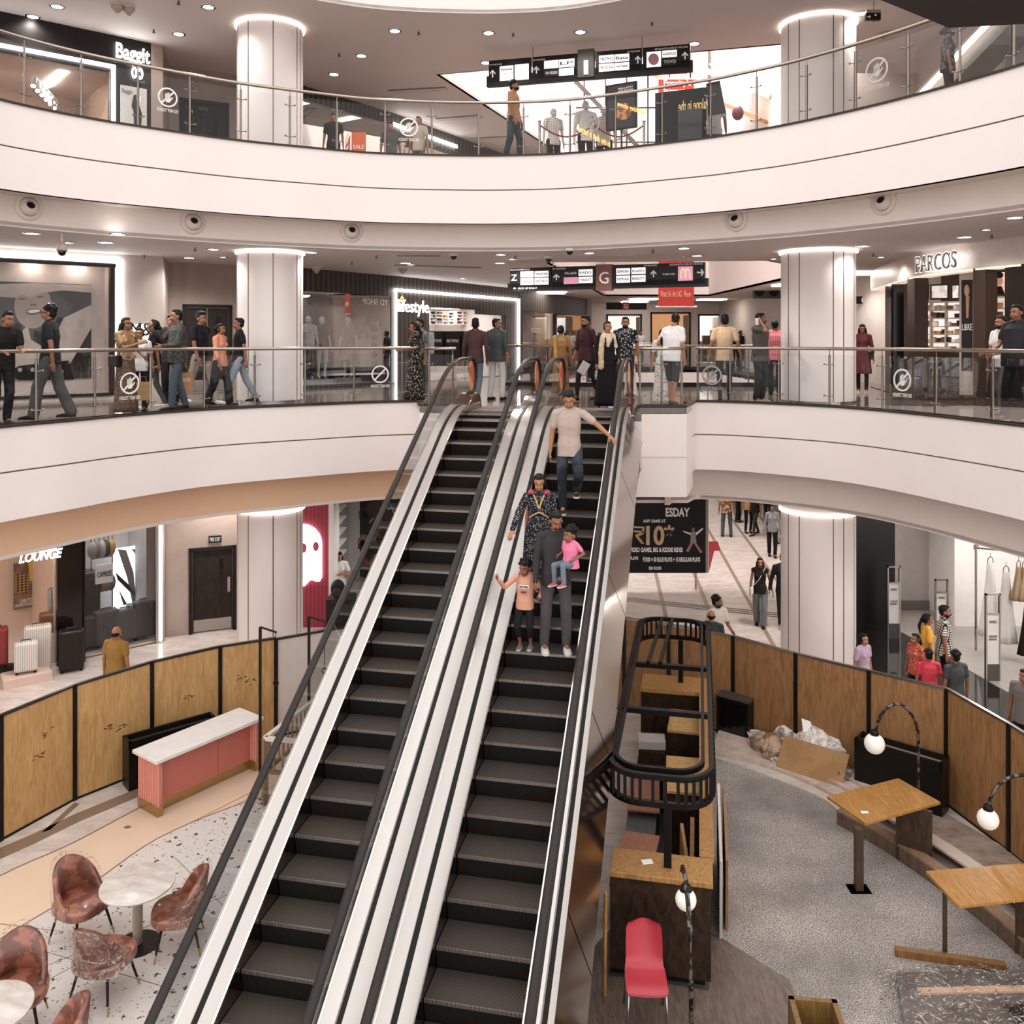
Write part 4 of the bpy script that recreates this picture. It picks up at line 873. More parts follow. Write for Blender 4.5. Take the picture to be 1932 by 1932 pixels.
# ---- right side: lower floor store with black panel
FRt = Fr((8.95, 21.0), (9.95, 14.0)); S('floor_black', MB().prism([(6.9, 20.9), (8.95, 21.0), (9.95, 14), (10.6, 10), (8.6, 10), (8.0, 14)], .002, .012), mat('14110F', .06, var=.1))
mb = MB(); mb.box(7.6, 9.0, 20.9, 21.1, 0, CLG); S('wall_black_panel', mb, mat('1B1918', .25, var=.15))
S('floor_store', MB().prism([(8.97, 21.0), (9.97, 14.0), (10.6, 10), (16, 10), (16, 25), (8.97, 25)], .002, .02), mat('9A928C', .3))
mb = MB(); mb.box(9.0, 10.6, 22.3, 22.4, 0, CLG); mb.box(8.9, 9.0, 21, 22.4, 0, CLG); S('wall_store_grey', mb, mat('B4ADA8', .6))
mb = MB(); mb.box(10.45, 10.6, 21.0, 22.3, 0, CLG); mb.box(10.6, 16, 21.0, 21.1, 0, CLG); mb.box(15.9, 16, 10, 21, 0, CLG); S('wall_store_white', mb, mat('EDE8E4', .6))
mb = MB(); mb.box(9.0, 10.45, 22.26, 22.3, 0, .25); S('baseboard_store', mb, mat('6E6560', .5))
for k, (x, y) in enumerate(((11, 19.5), (12.5, 17.5), (11, 16), (12.5, 14))): tag(MB().box(x-.4, x+.4, y-.4, y+.4, CLG-.06, CLG-.02).build('fill_light_panel', mat('FFFDF8', .5, emit=24, var=0)), 'glowing panel added to light the lower right clothes store', 'fill light', 'clothes store ceiling panels')  # glowing boxes added to brighten the clothes store
def gate(x, y, h, lab):
    q = P(x, y, 0); t = thing('security_gate', lab, 'security gate', (q[0], q[1], 0)); X, Y = q
    mb = MB(); mb.box(X-.15, X-.12, Y-.03, Y+.03, 0, h); mb.box(X+.12, X+.15, Y-.03, Y+.03, 0, h); mb.box(X-.15, X+.15, Y-.03, Y+.03, h-.03, h); mb.box(X-.12, X+.12, Y-.025, Y+.025, h*.76, h*.78); mb.build('frame', STEEL, t)
    mb = MB(); mb.box(X-.12, X+.12, Y-.015, Y+.015, .35, h*.76); mb.build('notice', mat('D9D3CE', .5), t); mb = MB(); mb.box(X-.12, X+.12, Y-.02, Y+.02, 0, .35); mb.build('foot', mat('4A4542', .4), t)
    text('NOTICE', (X, Y-.02, h*.68), (1, 0, 0), (0, 0, 1), .14, .05, mat('6A6562'), parent=t); text('PLEASE DO NOT\nREMOVE TAGS', (X, Y-.02, h*.5), (1, 0, 0), (0, 0, 1), .16, .1, mat('8A8480'), parent=t)
gate(1686, 1205, 1.65, 'steel security gate in front of the black wall panel'); gate(1776, 1200, 1.3, 'steel security gate behind the man in the checked shirt'); gate(1873, 1286, 1.75, 'steel security gate nearest the white dresses')
t = thing('alarm_box', 'small red fire alarm call point on the white store wall', 'alarm', (10.72, 20.97, 1.5)); MB().box(10.9, 11.0, 20.95, 21.0, 1.85, 1.95).build('housing', mat('A8482E', .4), t); MB().box(10.92, 10.98, 20.94, 20.951, 1.87, 1.93).build('glass', WHT, t)
def dress(label, X, Y, top, h, w, m, group=None):
    t = thing('dress', label, 'dress', (X, Y, top-h), 0, group); R = []
    for i in range(9):
        f = i/8; rw = w*(.30+.7*f**1.3)/2; R.append([(X+rw*math.cos(2*PI*j/28)*(1+.08*f*math.sin(7*2*PI*j/28)), Y+(.05+.06*f)*math.sin(2*PI*j/28)*(1+.3*f*math.sin(7*2*PI*j/28)), top-h*f) for j in range(28)][::-1])
    MB().rings(R[::-1]).build('fabric', m, t, True)
    mb = MB()
    for sx in (-1, 1): mb.tube([(X+sx*w*.13, Y, top-.02), (X+sx*w*.1, Y, top+.1), (X, Y, top+.14)], .008, 6)
    mb.tube([(X, Y, top+.14), (X, Y, top+.22)], .005, 6); mb.build('hanger', mat('2A2624', .4), t); return t
t = thing('clothes_rack', 'steel wall rack holding dresses and skirts in the right store', 'rack', (11.0, 19, 0)); mb = MB()
mb.tube([(10.12, 19.4, 0), (10.12, 19.4, 3.2)], .025, 8); mb.tube([(10.12, 19.4, 2.6), (12.6, 18.0, 2.6)], .015, 6); mb.tube([(10.12, 19.4, 2.25), (12.6, 18.0, 2.25)], .02, 6); mb.tube([(12.6, 18.0, 0), (12.6, 18.0, 3.2)], .025, 8); mb.build('frame', STEEL, t)
dress('long white dress hanging nearest the rack upright', 10.30, 19.15, 1.98, 1.55, .5, mat('EAE4DF', .8)); dress('long white dress hung in front of its neighbour', 10.5, 18.9, 1.85, 1.5, .5, mat('DCD5D0', .8))
for k in range(6): dress('gold camisole on a hanger in the right store', 10.68+k*.09, 18.75-k*.055, 2.0, .7, .34, mat('A8906E', .35, .3), 'gold camisoles on the rack')
for k in range(4): dress('long black skirt hanging below the gold camisoles', 10.78+k*.16, 18.6-k*.1, 1.3, 1.1, .4, mat('141211', .7), 'black skirts on the rack')
# ---- top floor right: striped awning, kiosk wall, small escalator body
t = thing('awning', 'black and grey striped barrel awning at the top right', 'awning', (0, 0, 0)); R = []
for i in range(25):
    f = i/24; y = 15.2-5*f; x = 8.55+1.6*f; R.append([(x+.55*math.cos(a)+.1, y, 12.25+.55*math.sin(a)) for a in [PI/2+PI/2*j/8 for j in range(9)]]+[(x+.1, y, 12.25)])
k_ = MB().rings([r[::-1] for r in R]); k_.m = [(i//10//2) % 2 for i in range(len(k_.m))]; k_.build('canvas', [mat('2A2725', .7), mat('8B8783', .7)], t); MB().tube([(8.1, 15.2, 12.25), (9.7, 10.2, 12.25)], .03, 8).build('front_bar', mat('B07A4A', .4, .5), t)
mb = MB(); mb.box(9.3, 9.4, 9, 20.5, Z1, C1); mb.box(7.75, 9.4, 20.4, 20.5, Z1, 12.9); S('wall_right_upper', mb, mat('B7AAA2', .6))
mb = MB(); mb.beam((7.7, 19.6, Z1-.1), (9.2, 15.2, 12.9), .6, .5); S('trim_upper_stair', mb, mat('9C928B', .4)); mb = MB(); mb.beam((7.35, 19.3, Z1), (8.85, 15.0, 13.0), .05, .1); tag(mb.build('light_strip', GLOW2), 'slanted white light strip along the far escalator on the top floor', 'light strip')
# dark underside of something overhead at the top right
zb = CZ+2.8; mb = MB(); mb.add([(3.04, 7.34, zb), (3.93, 8.0, zb), (4.55, 7.9, zb), (7, 7.4, zb), (7, 5, zb), (3.0, 5, zb), (3.2, 7.0, zb+.9), (4.0, 7.3, zb+.9), (4.6, 7.2, zb+.9), (7, 6.8, zb+.9), (7, 5, zb+.9), (3.2, 5, zb+.9)],
       [(5, 4, 3, 2, 1, 0)[::-1][::-1], (6, 7, 8, 9, 10, 11)]+[(i, (i+1) % 6, (i+1) % 6+6, i+6) for i in range(6)]); tag(mb.build('hanging_canopy', mat('2B2420', .6)), 'dark angular canopy hanging at the top right corner', 'canopy')

# ---- far side shops on the ground floor and lower floor
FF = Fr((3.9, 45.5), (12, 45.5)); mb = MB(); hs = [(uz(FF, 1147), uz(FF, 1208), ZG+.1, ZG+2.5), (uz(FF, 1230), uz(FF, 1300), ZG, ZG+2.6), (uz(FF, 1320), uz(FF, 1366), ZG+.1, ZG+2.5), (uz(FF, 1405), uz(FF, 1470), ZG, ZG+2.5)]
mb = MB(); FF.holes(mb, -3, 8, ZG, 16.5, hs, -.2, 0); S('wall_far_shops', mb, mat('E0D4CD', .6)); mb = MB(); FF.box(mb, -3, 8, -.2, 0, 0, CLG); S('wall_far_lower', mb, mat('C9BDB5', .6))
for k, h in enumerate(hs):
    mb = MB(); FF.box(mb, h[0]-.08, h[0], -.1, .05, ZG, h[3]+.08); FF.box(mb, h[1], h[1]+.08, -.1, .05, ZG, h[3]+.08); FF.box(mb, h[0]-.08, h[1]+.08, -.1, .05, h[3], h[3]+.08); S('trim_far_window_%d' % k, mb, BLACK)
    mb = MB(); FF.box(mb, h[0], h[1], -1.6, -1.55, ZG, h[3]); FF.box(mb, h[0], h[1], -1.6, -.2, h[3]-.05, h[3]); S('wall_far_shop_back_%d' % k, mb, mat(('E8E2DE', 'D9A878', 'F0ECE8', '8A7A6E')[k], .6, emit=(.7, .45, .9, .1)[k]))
    for j in range(3):
        mb = MB(); u = h[0]+(h[1]-h[0])*(j+.5)/3; FF.box(mb, u-.2, u+.2, -1.5, -1.2, ZG+.1, ZG+1.2+.3*j); tag(mb.build('shop_display', mat(('B9B2AC', '6B5547', 'C99B66')[j], .5)), 'small display stand in a distant shop across the opening', 'display', 'distant shop displays')
t = thing('hanging_sign', 'small distant direction sign with an orange G block', 'sign', (0, 0, 0)); FG2 = Fr((3.9, 39), (6.2, 39)); MB().tube([FG2.p(uz(FG2, 1182), .05, 8.1), FG2.p(uz(FG2, 1182), .05, CG)], .015, 6).build('hanger_rod', STEEL, t); mb = MB(); FG2.pbox(mb, 1144, 571, 1220, 584, 0, .1); mb.build('board', BLACK, t)
mb = MB(); FG2.pbox(mb, 1175, 570, 1187, 585, .1, .12); b_ = mb.build('level_block', mat('A85A34', .5), t); ftext(FG2, 'G', 1178, 573, 1184, 582, WHT, .14, parent=b_)
t = thing('hanging_sign', 'small distant dark sign right of the right column', 'sign', (0, 0, 0)); FG3 = Fr((11, 27), (13, 27)); mb = MB(); FG3.pbox(mb, 1612, 559, 1640, 573, 0, .1); mb.build('board', BLACK, t); mb = MB(); FG3.pbox(mb, 1626, 562, 1630, 570, .1, .12); mb.build('arrow_mark', WHT, t)
t = thing('advert_screen', 'distant wide screen showing grey round shapes', 'screen', (0, 0, 0)); FG4 = Fr((9, 34), (11, 34)); mb = MB(); FG4.pbox(mb, 1421, 537, 1478, 563, 0, .1); mb.build('frame', mat('4A4643', .4), t)
for x in (1433, 1460): art(FG4, oval(x, 550, 9, 9), .11, mat('16130F', .4), 'printed_disc', t)
# ---- upper part of the far opening: glazed shopfront grid and the slanting timber soffit
mb = MB(); mb.box(-2.2, 8.4, 38.2, 38.4, C1+.1, 30); mb.box(3.6, 8.4, 38.6, 38.8, CG, Z1); S('wall_far_upper', mb, mat('F0EBE8', .5))
mb = MB()
for i in range(12): mb.box(-2.1+i*.8, -2.05+i*.8, 33.5-.0*i, 33.6, 13.6, 26)
for z in (14.2, 15.5, 16.8, 18.1, 19.4): mb.box(-2.2, 6.6, 33.5, 33.55, z, z+.05)
mb.beam((-.5, 33.3, 19.5), (5.2, 33.3, 13.5), .08, .14); mb.beam((-1.8, 33.3, 18.5), (3.6, 33.3, 13.5), .05, .08); S('trim_far_glazing', mb, mat('4A4542', .4))
a = D(1180, 118, 34); b = D(1450, 232, 30); mb = MB(); mb.beam(a, b, 1.3, .12); S('trim_timber_soffit', mb, mat('C79468', .5, kind='wood', col2='B58256', sc=2))
a = D(1230, 92, 34); b = D(1475, 190, 30); mb = MB(); mb.beam(a, b, 1.6, .15); S('trim_white_soffit', mb, mat('E6DDD8', .5))
for k, (x, y) in enumerate(((1345, 121), (1362, 140), (1388, 170), (1412, 195))): o = MB().ell(D(x, y, 31.2), (.12, .12, .05), 10).build('soffit_lamp', LEDM); tag(o, 'small lamp under the slanting soffit in the far opening', 'lamp', 'soffit lamps')
for k, (x, y, zc) in enumerate(((2.5, 41, CG), (6, 40.5, CG), (6, 43.5, CG), (9.2, 41, CG), (9.5, 30, CG), (1.5, 35, CG), (9.5, 24.6, CG))): tag(MB().box(x-.6, x+.6, y-.5, y+.5, zc-.05, zc-.005).build('fill_light_panel', mat('FFF6EE', .5, emit=8, var=0)), 'glowing panel added to brighten the far ground floor', 'fill light', 'far ground floor ceiling panels')  # large emissive panels added because the far area was too dark
# ---- banners
t = thing('banner', 'long red banner hanging through the far opening with white lettering', 'banner', (0, 0, 0)); FB = Fr((4.28, 26), (5.33, 26)); mb = MB(); FB.box(mb, 0, 1.04, 0, .02, 7.75, 14.4); mb.build('cloth', mat('C9403A', .7, emit=.15, var=.08), t); mb = MB(); mb.tube([(4.2, 26, 7.75), (5.4, 26, 7.75)], .025, 8); mb.tube([(4.2, 26, 14.4), (5.4, 26, 14.4)], .025, 8); mb.tube([(4.3, 26, 14.4), (4.3, 26, 30.1)], .008, 5); mb.tube([(5.3, 26, 14.4), (5.3, 26, 30.1)], .008, 5); mb.build('rod', WHT, t)
ftext(FB, 'Visit Us At UG. Floor', 1246, 549, 1304, 560, mat('F0E6C8', .5), .04, parent=t); ftext(FB, "FAMOUS LOUISIANA", 1244, 137, 1302, 147, mat('F0E0B0', .5), .04, parent=t); ftext(FB, "Funcity's\nlargest", 1252, 150, 1304, 180, WHT, .04, parent=t, bold=.03)
ftext(FB, 's here', 1246, 228, 1302, 246, WHT, .04, parent=t, bold=.03); ftext(FB, 'Ticket starts', 1246, 252, 1302, 262, WHT, .04, parent=t)
mb = MB(); FB.box(mb, .01, 1.03, .02, .03, CZ-(272-HY)*26/F, CZ-(249-HY)*26/F); mb.build('black_band', BLACK, t)
t = thing('poster_stand', 'dark framed poster stand with a dessert picture behind the glass railing', 'poster', (0, 0, 0)); FH = Fr((1.9, 19.8), (3.2, 19.0)); mb = MB(); FH.pbox(mb, 1143, 157, 1201, 244, 0, .05); mb.build('frame', BLACK, t); mb = MB(); FH.pbox(mb, 1146, 160, 1198, 241, .05, .06); mb.build('print', mat('3A3735', .4), t)
ftext(FH, 'HELLO KITTY\nAND FRIENDS', 1166, 164, 1195, 172, WHT, .075, parent=t); art(FH, oval(1175, 212, 16, 14), .07, mat('7A4A30', .5, kind='blotch', col2='C98A4A', vs=8), 'printed_cake', t); art(FH, oval(1178, 198, 8, 4), .075, mat('B03A34', .5), 'printed_topping', t)
mb = MB(); q = FH.p(uz(FH, 1172), -.02, 0); mb.tube([(q[0], q[1], Z1), (q[0], q[1], 12.0)], .02, 6); mb.build('stand_pole', BLACK, t)
t = thing('banner', 'leaning black advertising board on the top floor walkway', 'sign board', (0, 0, 0)); FK = Fr((3.1, 18.9), (4.6, 18.2)); mb = MB(); FK.pbox(mb, 1236, 170, 1332, 306, 0, .06); mb.build('board', mat('131211', .5), t); mb = MB(); FK.pbox(mb, 1279, 206, 1325, 280, .06, .2); mb.build('front_cabinet', mat('141211', .15), t)
mb = MB(); 
art(FK, [(1332, 158), (1358, 152), (1370, 214), (1336, 219)], -.02, mat('3A3634', .5), 'side_flap', t)
o = ftext(FK, 'alone in the', 1280, 188, 1332, 208, mat('E0B46A', .5, emit=.5), .09, parent=t, mirror=True)
t = thing('balloon', 'dark red balloon far behind the top floor railing', 'balloon', (0, 0, 0)); a = D(1392, 213, 24); MB().ell(a, (.16, .16, .2), 16).build('skin', mat('6B2F36', .3), t, True); MB().tube([(a[0], a[1], a[2]-.2), (a[0]-.05, a[1], a[2]-.9)], .006, 5).build('string', WHT, t)
for s_, x0, y0, x1, y1 in (('walking alone', 1160, 195, 1222, 215), ('in the dark is better', 1085, 238, 1158, 276)):
    gg = offset(EU, .05); a0 = D(x0, y0, at(gg, cut_at(gg, x0))[1]-.01); a1 = D(x1, y1, at(gg, cut_at(gg, x1))[1]-.01)
    o = text(s_, tuple((a0[i]+a1[i])/2 for i in range(3)), (a1[0]-a0[0], a1[1]-a0[1], a1[2]-a0[2]), (0, 0, 1), abs(a1[0]-a0[0])*1.05, .13, mat('E6B96A', .5, emit=.6), 'glass_lettering', mirror=True, bold=.02)
    tag(o, 'yellow reversed handwriting decal reading %s' % s_, 'decal')
# ---- price banner on the lower floor
t = thing('price_board', 'big black promotion board with a price of ten rupees', 'sign board', (0, 0, 0)); FPb = Fr((2.4, 24.0), (5.25, 24.0)); mb = MB(); FPb.box(mb, 0, 2.82, -.02, .03, .5, 3.4); mb.build('face', mat('1A1A1C', .5, var=.1), t)
mb = MB(); mb.box(5.22, 5.3, 24.0, 24.6, .5, 3.4); mb.build('side_panel', mat('9A9490', .3), t); mb = MB(); mb.add([(5.3, 23.96, .5), (5.45, 23.96, 1.1), (5.62, 23.98, 1.1), (5.55, 23.98, 1.35), (5.3, 23.96, 1.35)], [(0, 1, 2, 3, 4)]); mb.build('red_wedge', mat('D8485A', .5), t); MB().tube([(3, 24.2, 0), (3, 24.2, .5)], .03, 6).build('foot', STEEL, t); MB().tube([(5, 24.2, 0), (5, 24.2, .5)], .03, 6).build('foot', STEEL, t)
for s_, x0, y0, x1, y1, m_ in (('ESDAY', 1256, 958, 1301, 975, WHT), ('ANY GAME AT', 1213, 980, 1256, 986, WHT), ('10*', 1219, 990, 1272, 1029, mat('C9B08A', .5)), ('VIDEO GAMES, BIG & KIDDIE RIDES', 1188, 1033, 1288, 1043, WHT), ('\u20B91500 = 50 BLUE PLAYS + 15 REGULAR PLAYS', 1213, 1051, 1321, 1060, WHT), ('PLAYS', 1188, 1050, 1204, 1056, WHT), ('3RD FLOOR', 1224, 1069, 1248, 1075, WHT)):
    ftext(FPb, s_, x0, y0, x1, y1, m_, .05, parent=t, bold=.03)
for y in (993, 1001): art(FPb, [(1196, y), (1216, y+1), (1216, y+4), (1196, y+3)], .05, mat('C9C4C0', .5), 'rupee_bar', t)
art(FPb, [(1200, 1008), (1210, 1004), (1212, 996), (1216, 996), (1214, 1008), (1205, 1012), (1216, 1026), (1210, 1026), (1198, 1011)], .05, mat('C9A070', .5), 'rupee_stroke', t)
for pts, c in (([(1304, 1003), (1312, 1003), (1314, 1025), (1302, 1025)], '8A8683'), ([(1302, 1025), (1308, 1025), (1299, 1042), (1294, 1040)], 'A8686A'), ([(1309, 1025), (1314, 1025), (1326, 1042), (1321, 1044)], 'A8686A'), ([(1288, 1001), (1304, 1006), (1304, 1010), (1290, 1004)], 'E6E1DD'), ([(1312, 1006), (1325, 996), (1327, 998), (1314, 1010)], 'E6E1DD')): art(FPb, pts, .05, mat(c, .5), 'printed_jumper', t)
art(FPb, oval(1308, 999, 3, 4), .052, mat('8A5A44', .5), 'printed_head', t)

# ---- hanging direction signs
def arrow(fr, x0, y0, x1, y1, w, par, right=False):
    cx = (x0+x1)/2; cy = (y0+y1)/2; a = (x1-x0)/2; b = (y1-y0)/2; t_ = a*.22
    if right: shp = [[(x0, cy-t_), (x1-t_*2, cy-t_), (x1-t_*2, cy+t_), (x0, cy+t_)], [(cx, y0), (cx+t_*2, y0), (x1, cy), (cx+t_*2, y1), (cx, y1), (x1-t_*2.4, cy)]]
    else: shp = [[(cx-t_, y0+t_*2), (cx+t_, y0+t_*2), (cx+t_, y1), (cx-t_, y1)], [(cx, y0), (x1, cy-t_), (x1, cy+t_*1.6), (cx, y0+t_*3), (x0, cy+t_*1.6), (x0, cy-t_)]]
    for s_ in shp: art(fr, s_, w, WHT, 'arrow', par)
def hsign(fr, label, T, boards, block, cells, heads, arrows, hang, icon=None):
    t = thing('hanging_sign', label, 'sign', (0, 0, 0)); f = lambda x, y: (T[0]+x/T[2], T[1]+y/T[2])
    bl = []
    for (x0, x1, z0, z1) in boards:
        mb = MB(); fr.box(mb, uz(fr, f(x0, 0)[0]), uz(fr, f(x1, 0)[0]), -.12, 0, z0, z1); bl.append(mb.build('board', mat('1A1817', .3), t))
    mb = MB(); fr.box(mb, uz(fr, f(block[0], 0)[0]), uz(fr, f(block[1], 0)[0]), -.14, .03, block[2], block[3]); b_ = mb.build('level_block', block[5], t)
    ftext(fr, block[4], *f(block[6][0], block[6][1]), *f(block[6][2], block[6][3]), WHT, .045, parent=b_, bold=.005)
    for (x0, y0, x1, y1, s_, bg, fg) in cells:
        mb = MB(); fr.pbox(mb, *f(x0, y0), *f(x1, y1), 0, .012); c_ = mb.build('name_panel', bg, t)
        if s_: dx = (x1-x0)*.08; dy = (y1-y0)*.3; ftext(fr, s_, *f(x0+dx, y0+dy), *f(x1-dx, y1-dy), fg, .018, parent=c_)
    for (x0, y0, x1, y1, s_) in heads: ftext(fr, s_, *f(x0, y0), *f(x1, y1), WHT, .01, parent=t)
    for (x0, y0, x1, y1, r_) in arrows: arrow(fr, *f(x0, y0), *f(x1, y1), .01, t, r_)
    mb = MB()
    for x in hang: u = uz(fr, f(x, 0)[0]); q = fr.p(u, -.06, 0); mb.tube([(q[0], q[1], boards[0][3]), (q[0], q[1], hang[x])], .012, 6)
    mb.build('hanger_rod', STEEL, t); return t
LP = mat('F4F2F0', .5, emit=.55, var=0); DK = mat('2E2B29', .5); PK = mat('D99AB0', .5, emit=.4); INK = mat('33302E', .5)
FGs = Fr((-.1, 21.0), (4.25, 19.2))
hsign(FGs, 'long black hanging direction sign with brown G block on the ground floor', (900, 460, 3.864), [(240, 540, 8.0, 8.47), (545, 865, 8.0, 8.47), (990, 1318, 8.0, 8.47), (1322, 1660, 8.0, 8.47), (222, 1685, 7.94, 8.12)],
      (870, 985, 7.9, 8.49, 'G', mat('7A4630', .4), (890, 205, 960, 290)),
      [(317, 200, 412, 245, '', LP, INK), (420, 198, 520, 241, 'MOCHI', LP, INK), (317, 252, 412, 300, 'SUBWAY', LP, INK), (420, 248, 520, 297, 'METRO', LP, INK), (632, 193, 735, 236, 'MALABAR', DK, WHT), (740, 186, 842, 232, 'RADO', LP, INK), (632, 243, 735, 293, '', PK, INK), (740, 240, 842, 286, 'TISSOT', LP, INK),
       (1015, 178, 1115, 225, 'SEPHORA', LP, INK), (1125, 173, 1228, 220, "Kiehl's", LP, INK), (1015, 232, 1115, 283, 'NYKAA', LP, INK), (1125, 228, 1228, 278, 'BEAUTY', LP, INK), (1345, 200, 1455, 245, 'PUNJAB GRILL', DK, WHT), (1465, 164, 1573, 268, '', PK, INK)],
      [(245, 184, 385, 194, 'BRANDS ON FIRST FLOOR'), (553, 175, 645, 187, 'ON THIS FLOOR'), (1217, 153, 1312, 164, 'ON THIS FLOOR'), (1405, 142, 1648, 156, 'RESTAURANTS & CAFES ON THIS FLOOR'), (300, 318, 440, 332, 'PICK UP POINT'), (250, 225, 290, 268, 'Z')],
      [(557, 220, 600, 265, 0), (1265, 193, 1308, 243, 0), (1603, 185, 1655, 232, 1), (264, 318, 284, 334, 0)], {548: CG, 1500: CG})
ts = [o for o in C.objects if o.name.startswith('hanging_sign') and 'G block on' in o.get('label', '')][0]
mb = MB()
for cx in (1502, 1536):
    pts = []
    for i in range(15):
        a = PI*i/14; u, z = FGs.px(900+(cx-17*math.cos(a))/3.864, 460+(252-72*math.sin(a)**.75)/3.864, .03); pts.append(FGs.p(u, .03, z))
    mb.tube(pts, .022, 6)
mb.build('arches_mark', mat('F2E6C6', .5, emit=.3), ts)
FUs = Fr((-.58, 20.3), (3.88, 19.1))
hsign(FUs, 'long black hanging direction sign with grey number 1 block on the top floor', (600, 60, 2.415), [(778, 970, 12.66, 13.15), (978, 1182, 12.66, 13.15), (1265, 1475, 12.66, 13.15), (1480, 1695, 12.66, 13.15), (768, 1708, 12.56, 12.8)],
      (1184, 1258, 12.6, 13.22, '1', mat('4A4744', .8), (1211, 130, 1231, 195)),
      [(828, 155, 890, 188, 'HomeStop', LP, INK), (828, 190, 890, 222, '', LP, INK), (896, 147, 960, 218, '', LP, INK), (1030, 130, 1095, 166, '', LP, INK), (1098, 124, 1168, 160, 'LP', LP, INK), (1030, 170, 1095, 203, 'VAN HEUSEN', DK, WHT), (1098, 165, 1165, 198, '', LP, INK),
       (1280, 106, 1348, 140, 'METRO', LP, INK), (1351, 101, 1418, 135, 'Bata', LP, INK), (1280, 145, 1348, 180, 'MOCHI', LP, INK), (1351, 140, 1418, 174, 'Hush Puppies', LP, INK), (1497, 90, 1563, 160, '', LP, INK), (1568, 84, 1635, 115, 'KARAIKUDI', LP, INK), (1570, 119, 1635, 152, 'TOVO', DK, WHT)],
      [(782, 146, 838, 153, 'ON THIS FLOOR'), (980, 124, 1035, 131, 'ON THIS FLOOR'), (1408, 86, 1468, 93, 'ON THIS FLOOR'), (1535, 70, 1685, 78, 'RESTAURANTS & CAFES ON THIS FLOOR')],
      [(783, 172, 808, 208, 0), (982, 156, 1008, 190, 0), (1444, 108, 1470, 145, 0), (1658, 90, 1686, 125, 0)], {976: C1, 1475: C1})
art(FUs, oval(600/1+1529/2.415, 60+125/2.415, 10, 11), .02, mat('B87A80', .5), 'roundel', C.objects[-1].parent)
t = thing('exit_sign', 'small black running man exit sign hanging near the right column', 'sign', (0, 0, 0)); FE = Fr((6.5, 17.4), (8, 17.4)); mb = MB(); FE.pbox(mb, 1634, 24, 1662, 37, 0, .08); mb.build('box', BLACK, t); mb = MB(); FE.pbox(mb, 1635, 18, 1662, 24, 0, .05); u = uz(FE, 1648); mb.tube([FE.p(u, .02, 13.0), FE.p(u, .02, C1)], .012, 6); mb.build('bracket', STEEL, t); arrow(FE, 1636, 29, 1643, 34, .09, t, True); art(FE, oval(1652, 28, 2, 2), .09, WHT, 'figure_mark', t)
# ---------------------------------------------------------------- lower floor: floor zones
def zone(name, px, z, m):
    pl = [P(x, y, 0) for x, y in px]; return S(name, MB().prism(pl, .001, z), m)
def cpx(l, n=5): return catm([P(x, y, 0) for x, y in l], n)
c1 = [(-260, 1940), (0, 1775), (170, 1672), (300, 1583), (450, 1520), (560, 1490), (680, 1465)]; c2 = [(-260, 1800), (0, 1655), (135, 1594), (270, 1523), (400, 1462), (520, 1405), (640, 1352)]
TERR = mat('D9D2CC', .25, kind='chips', col2='5A4A3E', sc=7, var=.03)
S('floor_terrazzo', MB().prism(cpx(c1)+[P(700, 1470, 0), P(800, 2400, 0), P(-400, 2400, 0)], .001, .012), TERR)
S('floor_peach', MB().prism(cpx(c1)+cpx(c2)[::-1], .001, .010), mat('E2C8AF', .3, var=.05, vs=1.2))
mb = MB(); a = cpx(c1, 8); 
for k in range(3, len(a)-4, 7):
    p = a[k]; mb.add([(p[0], p[1], .0115), (p[0]+.012, p[1], .0115), (p[0]+1.1, p[1]+1.5, .0115), (p[0]+1.09, p[1]+1.51, .0115)], [(0, 1, 2, 3)])
for cc in (c1, c2): mb.band(cpx(cc), .008, .0135, .02)
for x0, y0, x1, y1 in ((60, 1790, 330, 1870), (0, 1900, 260, 1760), (330, 1620, 470, 1760), (60, 1835, 430, 1690), (0, 1745, 120, 1760)):
    mb.beam(P(x0, y0, 0)+(.013,), P(x1, y1, 0)+(.013,), .008, .002)
S('trim_cafe_floor', mb, mat('7A6252', .5))
zone('trim_brown_stripe', ((-60, 1626), (60, 1575), (140, 1537), (240, 1496), (330, 1462), (345, 1468), (250, 1508), (150, 1550), (60, 1594), (-60, 1648)), .006, brown)
zone('trim_brown_branch', ((78, 1572), (140, 1515), (150, 1517), (95, 1566)), .006, brown)
PEB = mat('CCC4BE', .85, kind='pebble', col2='6E665F', sc=75, bump=.5, bs=30)
pb = [(1352, 1432), (1440, 1462), (1560, 1512), (1600, 1560), (1690, 1621), (1820, 1716), (1932, 1812), (2100, 1960)]
S('floor_pebble', MB().prism(cpx(pb)+[P(2150, 2500, 0), P(1600, 2500, 0), P(1520, 1932, 0), P(1490, 1852, 0), P(1346, 1762, 0), P(1300, 1700, 0), P(1300, 1500, 0)], .001, .012), PEB)
S('floor_boards', MB().prism([P(1346, 1762, 0), P(1490, 1852, 0), P(1520, 1932, 0), P(1600, 2500, 0), P(850, 2500, 0), P(1020, 1900, 0), P(1200, 1700, 0)], .001, .01), mat('7A6A60', .35, kind='wood', col2='5A4C44', sc=(5, .8, 1), rot=.8))
led = cpx([(1340, 1424), (1440, 1447), (1560, 1497), (1680, 1585)], 5)
for k in range(3): mb = MB(); mb.band(offset(led, k*.22), 0, .05+.05*k, .22); S('trim_stone_step', mb, mat('D8C8BE', .5, kind='marble', col2='B9A598', sc=4, var=.03))
mb = MB(); zz = cpx([(1352, 1410), (1440, 1432), (1560, 1482), (1690, 1560), (1790, 1622), (1932, 1712), (2100, 1840)], 4); mb.band(zz, .0, .02, .9); S('floor_dusty_strip', mb, mat('A8968A', .7, kind='marble', col2='7A685C', sc=2))
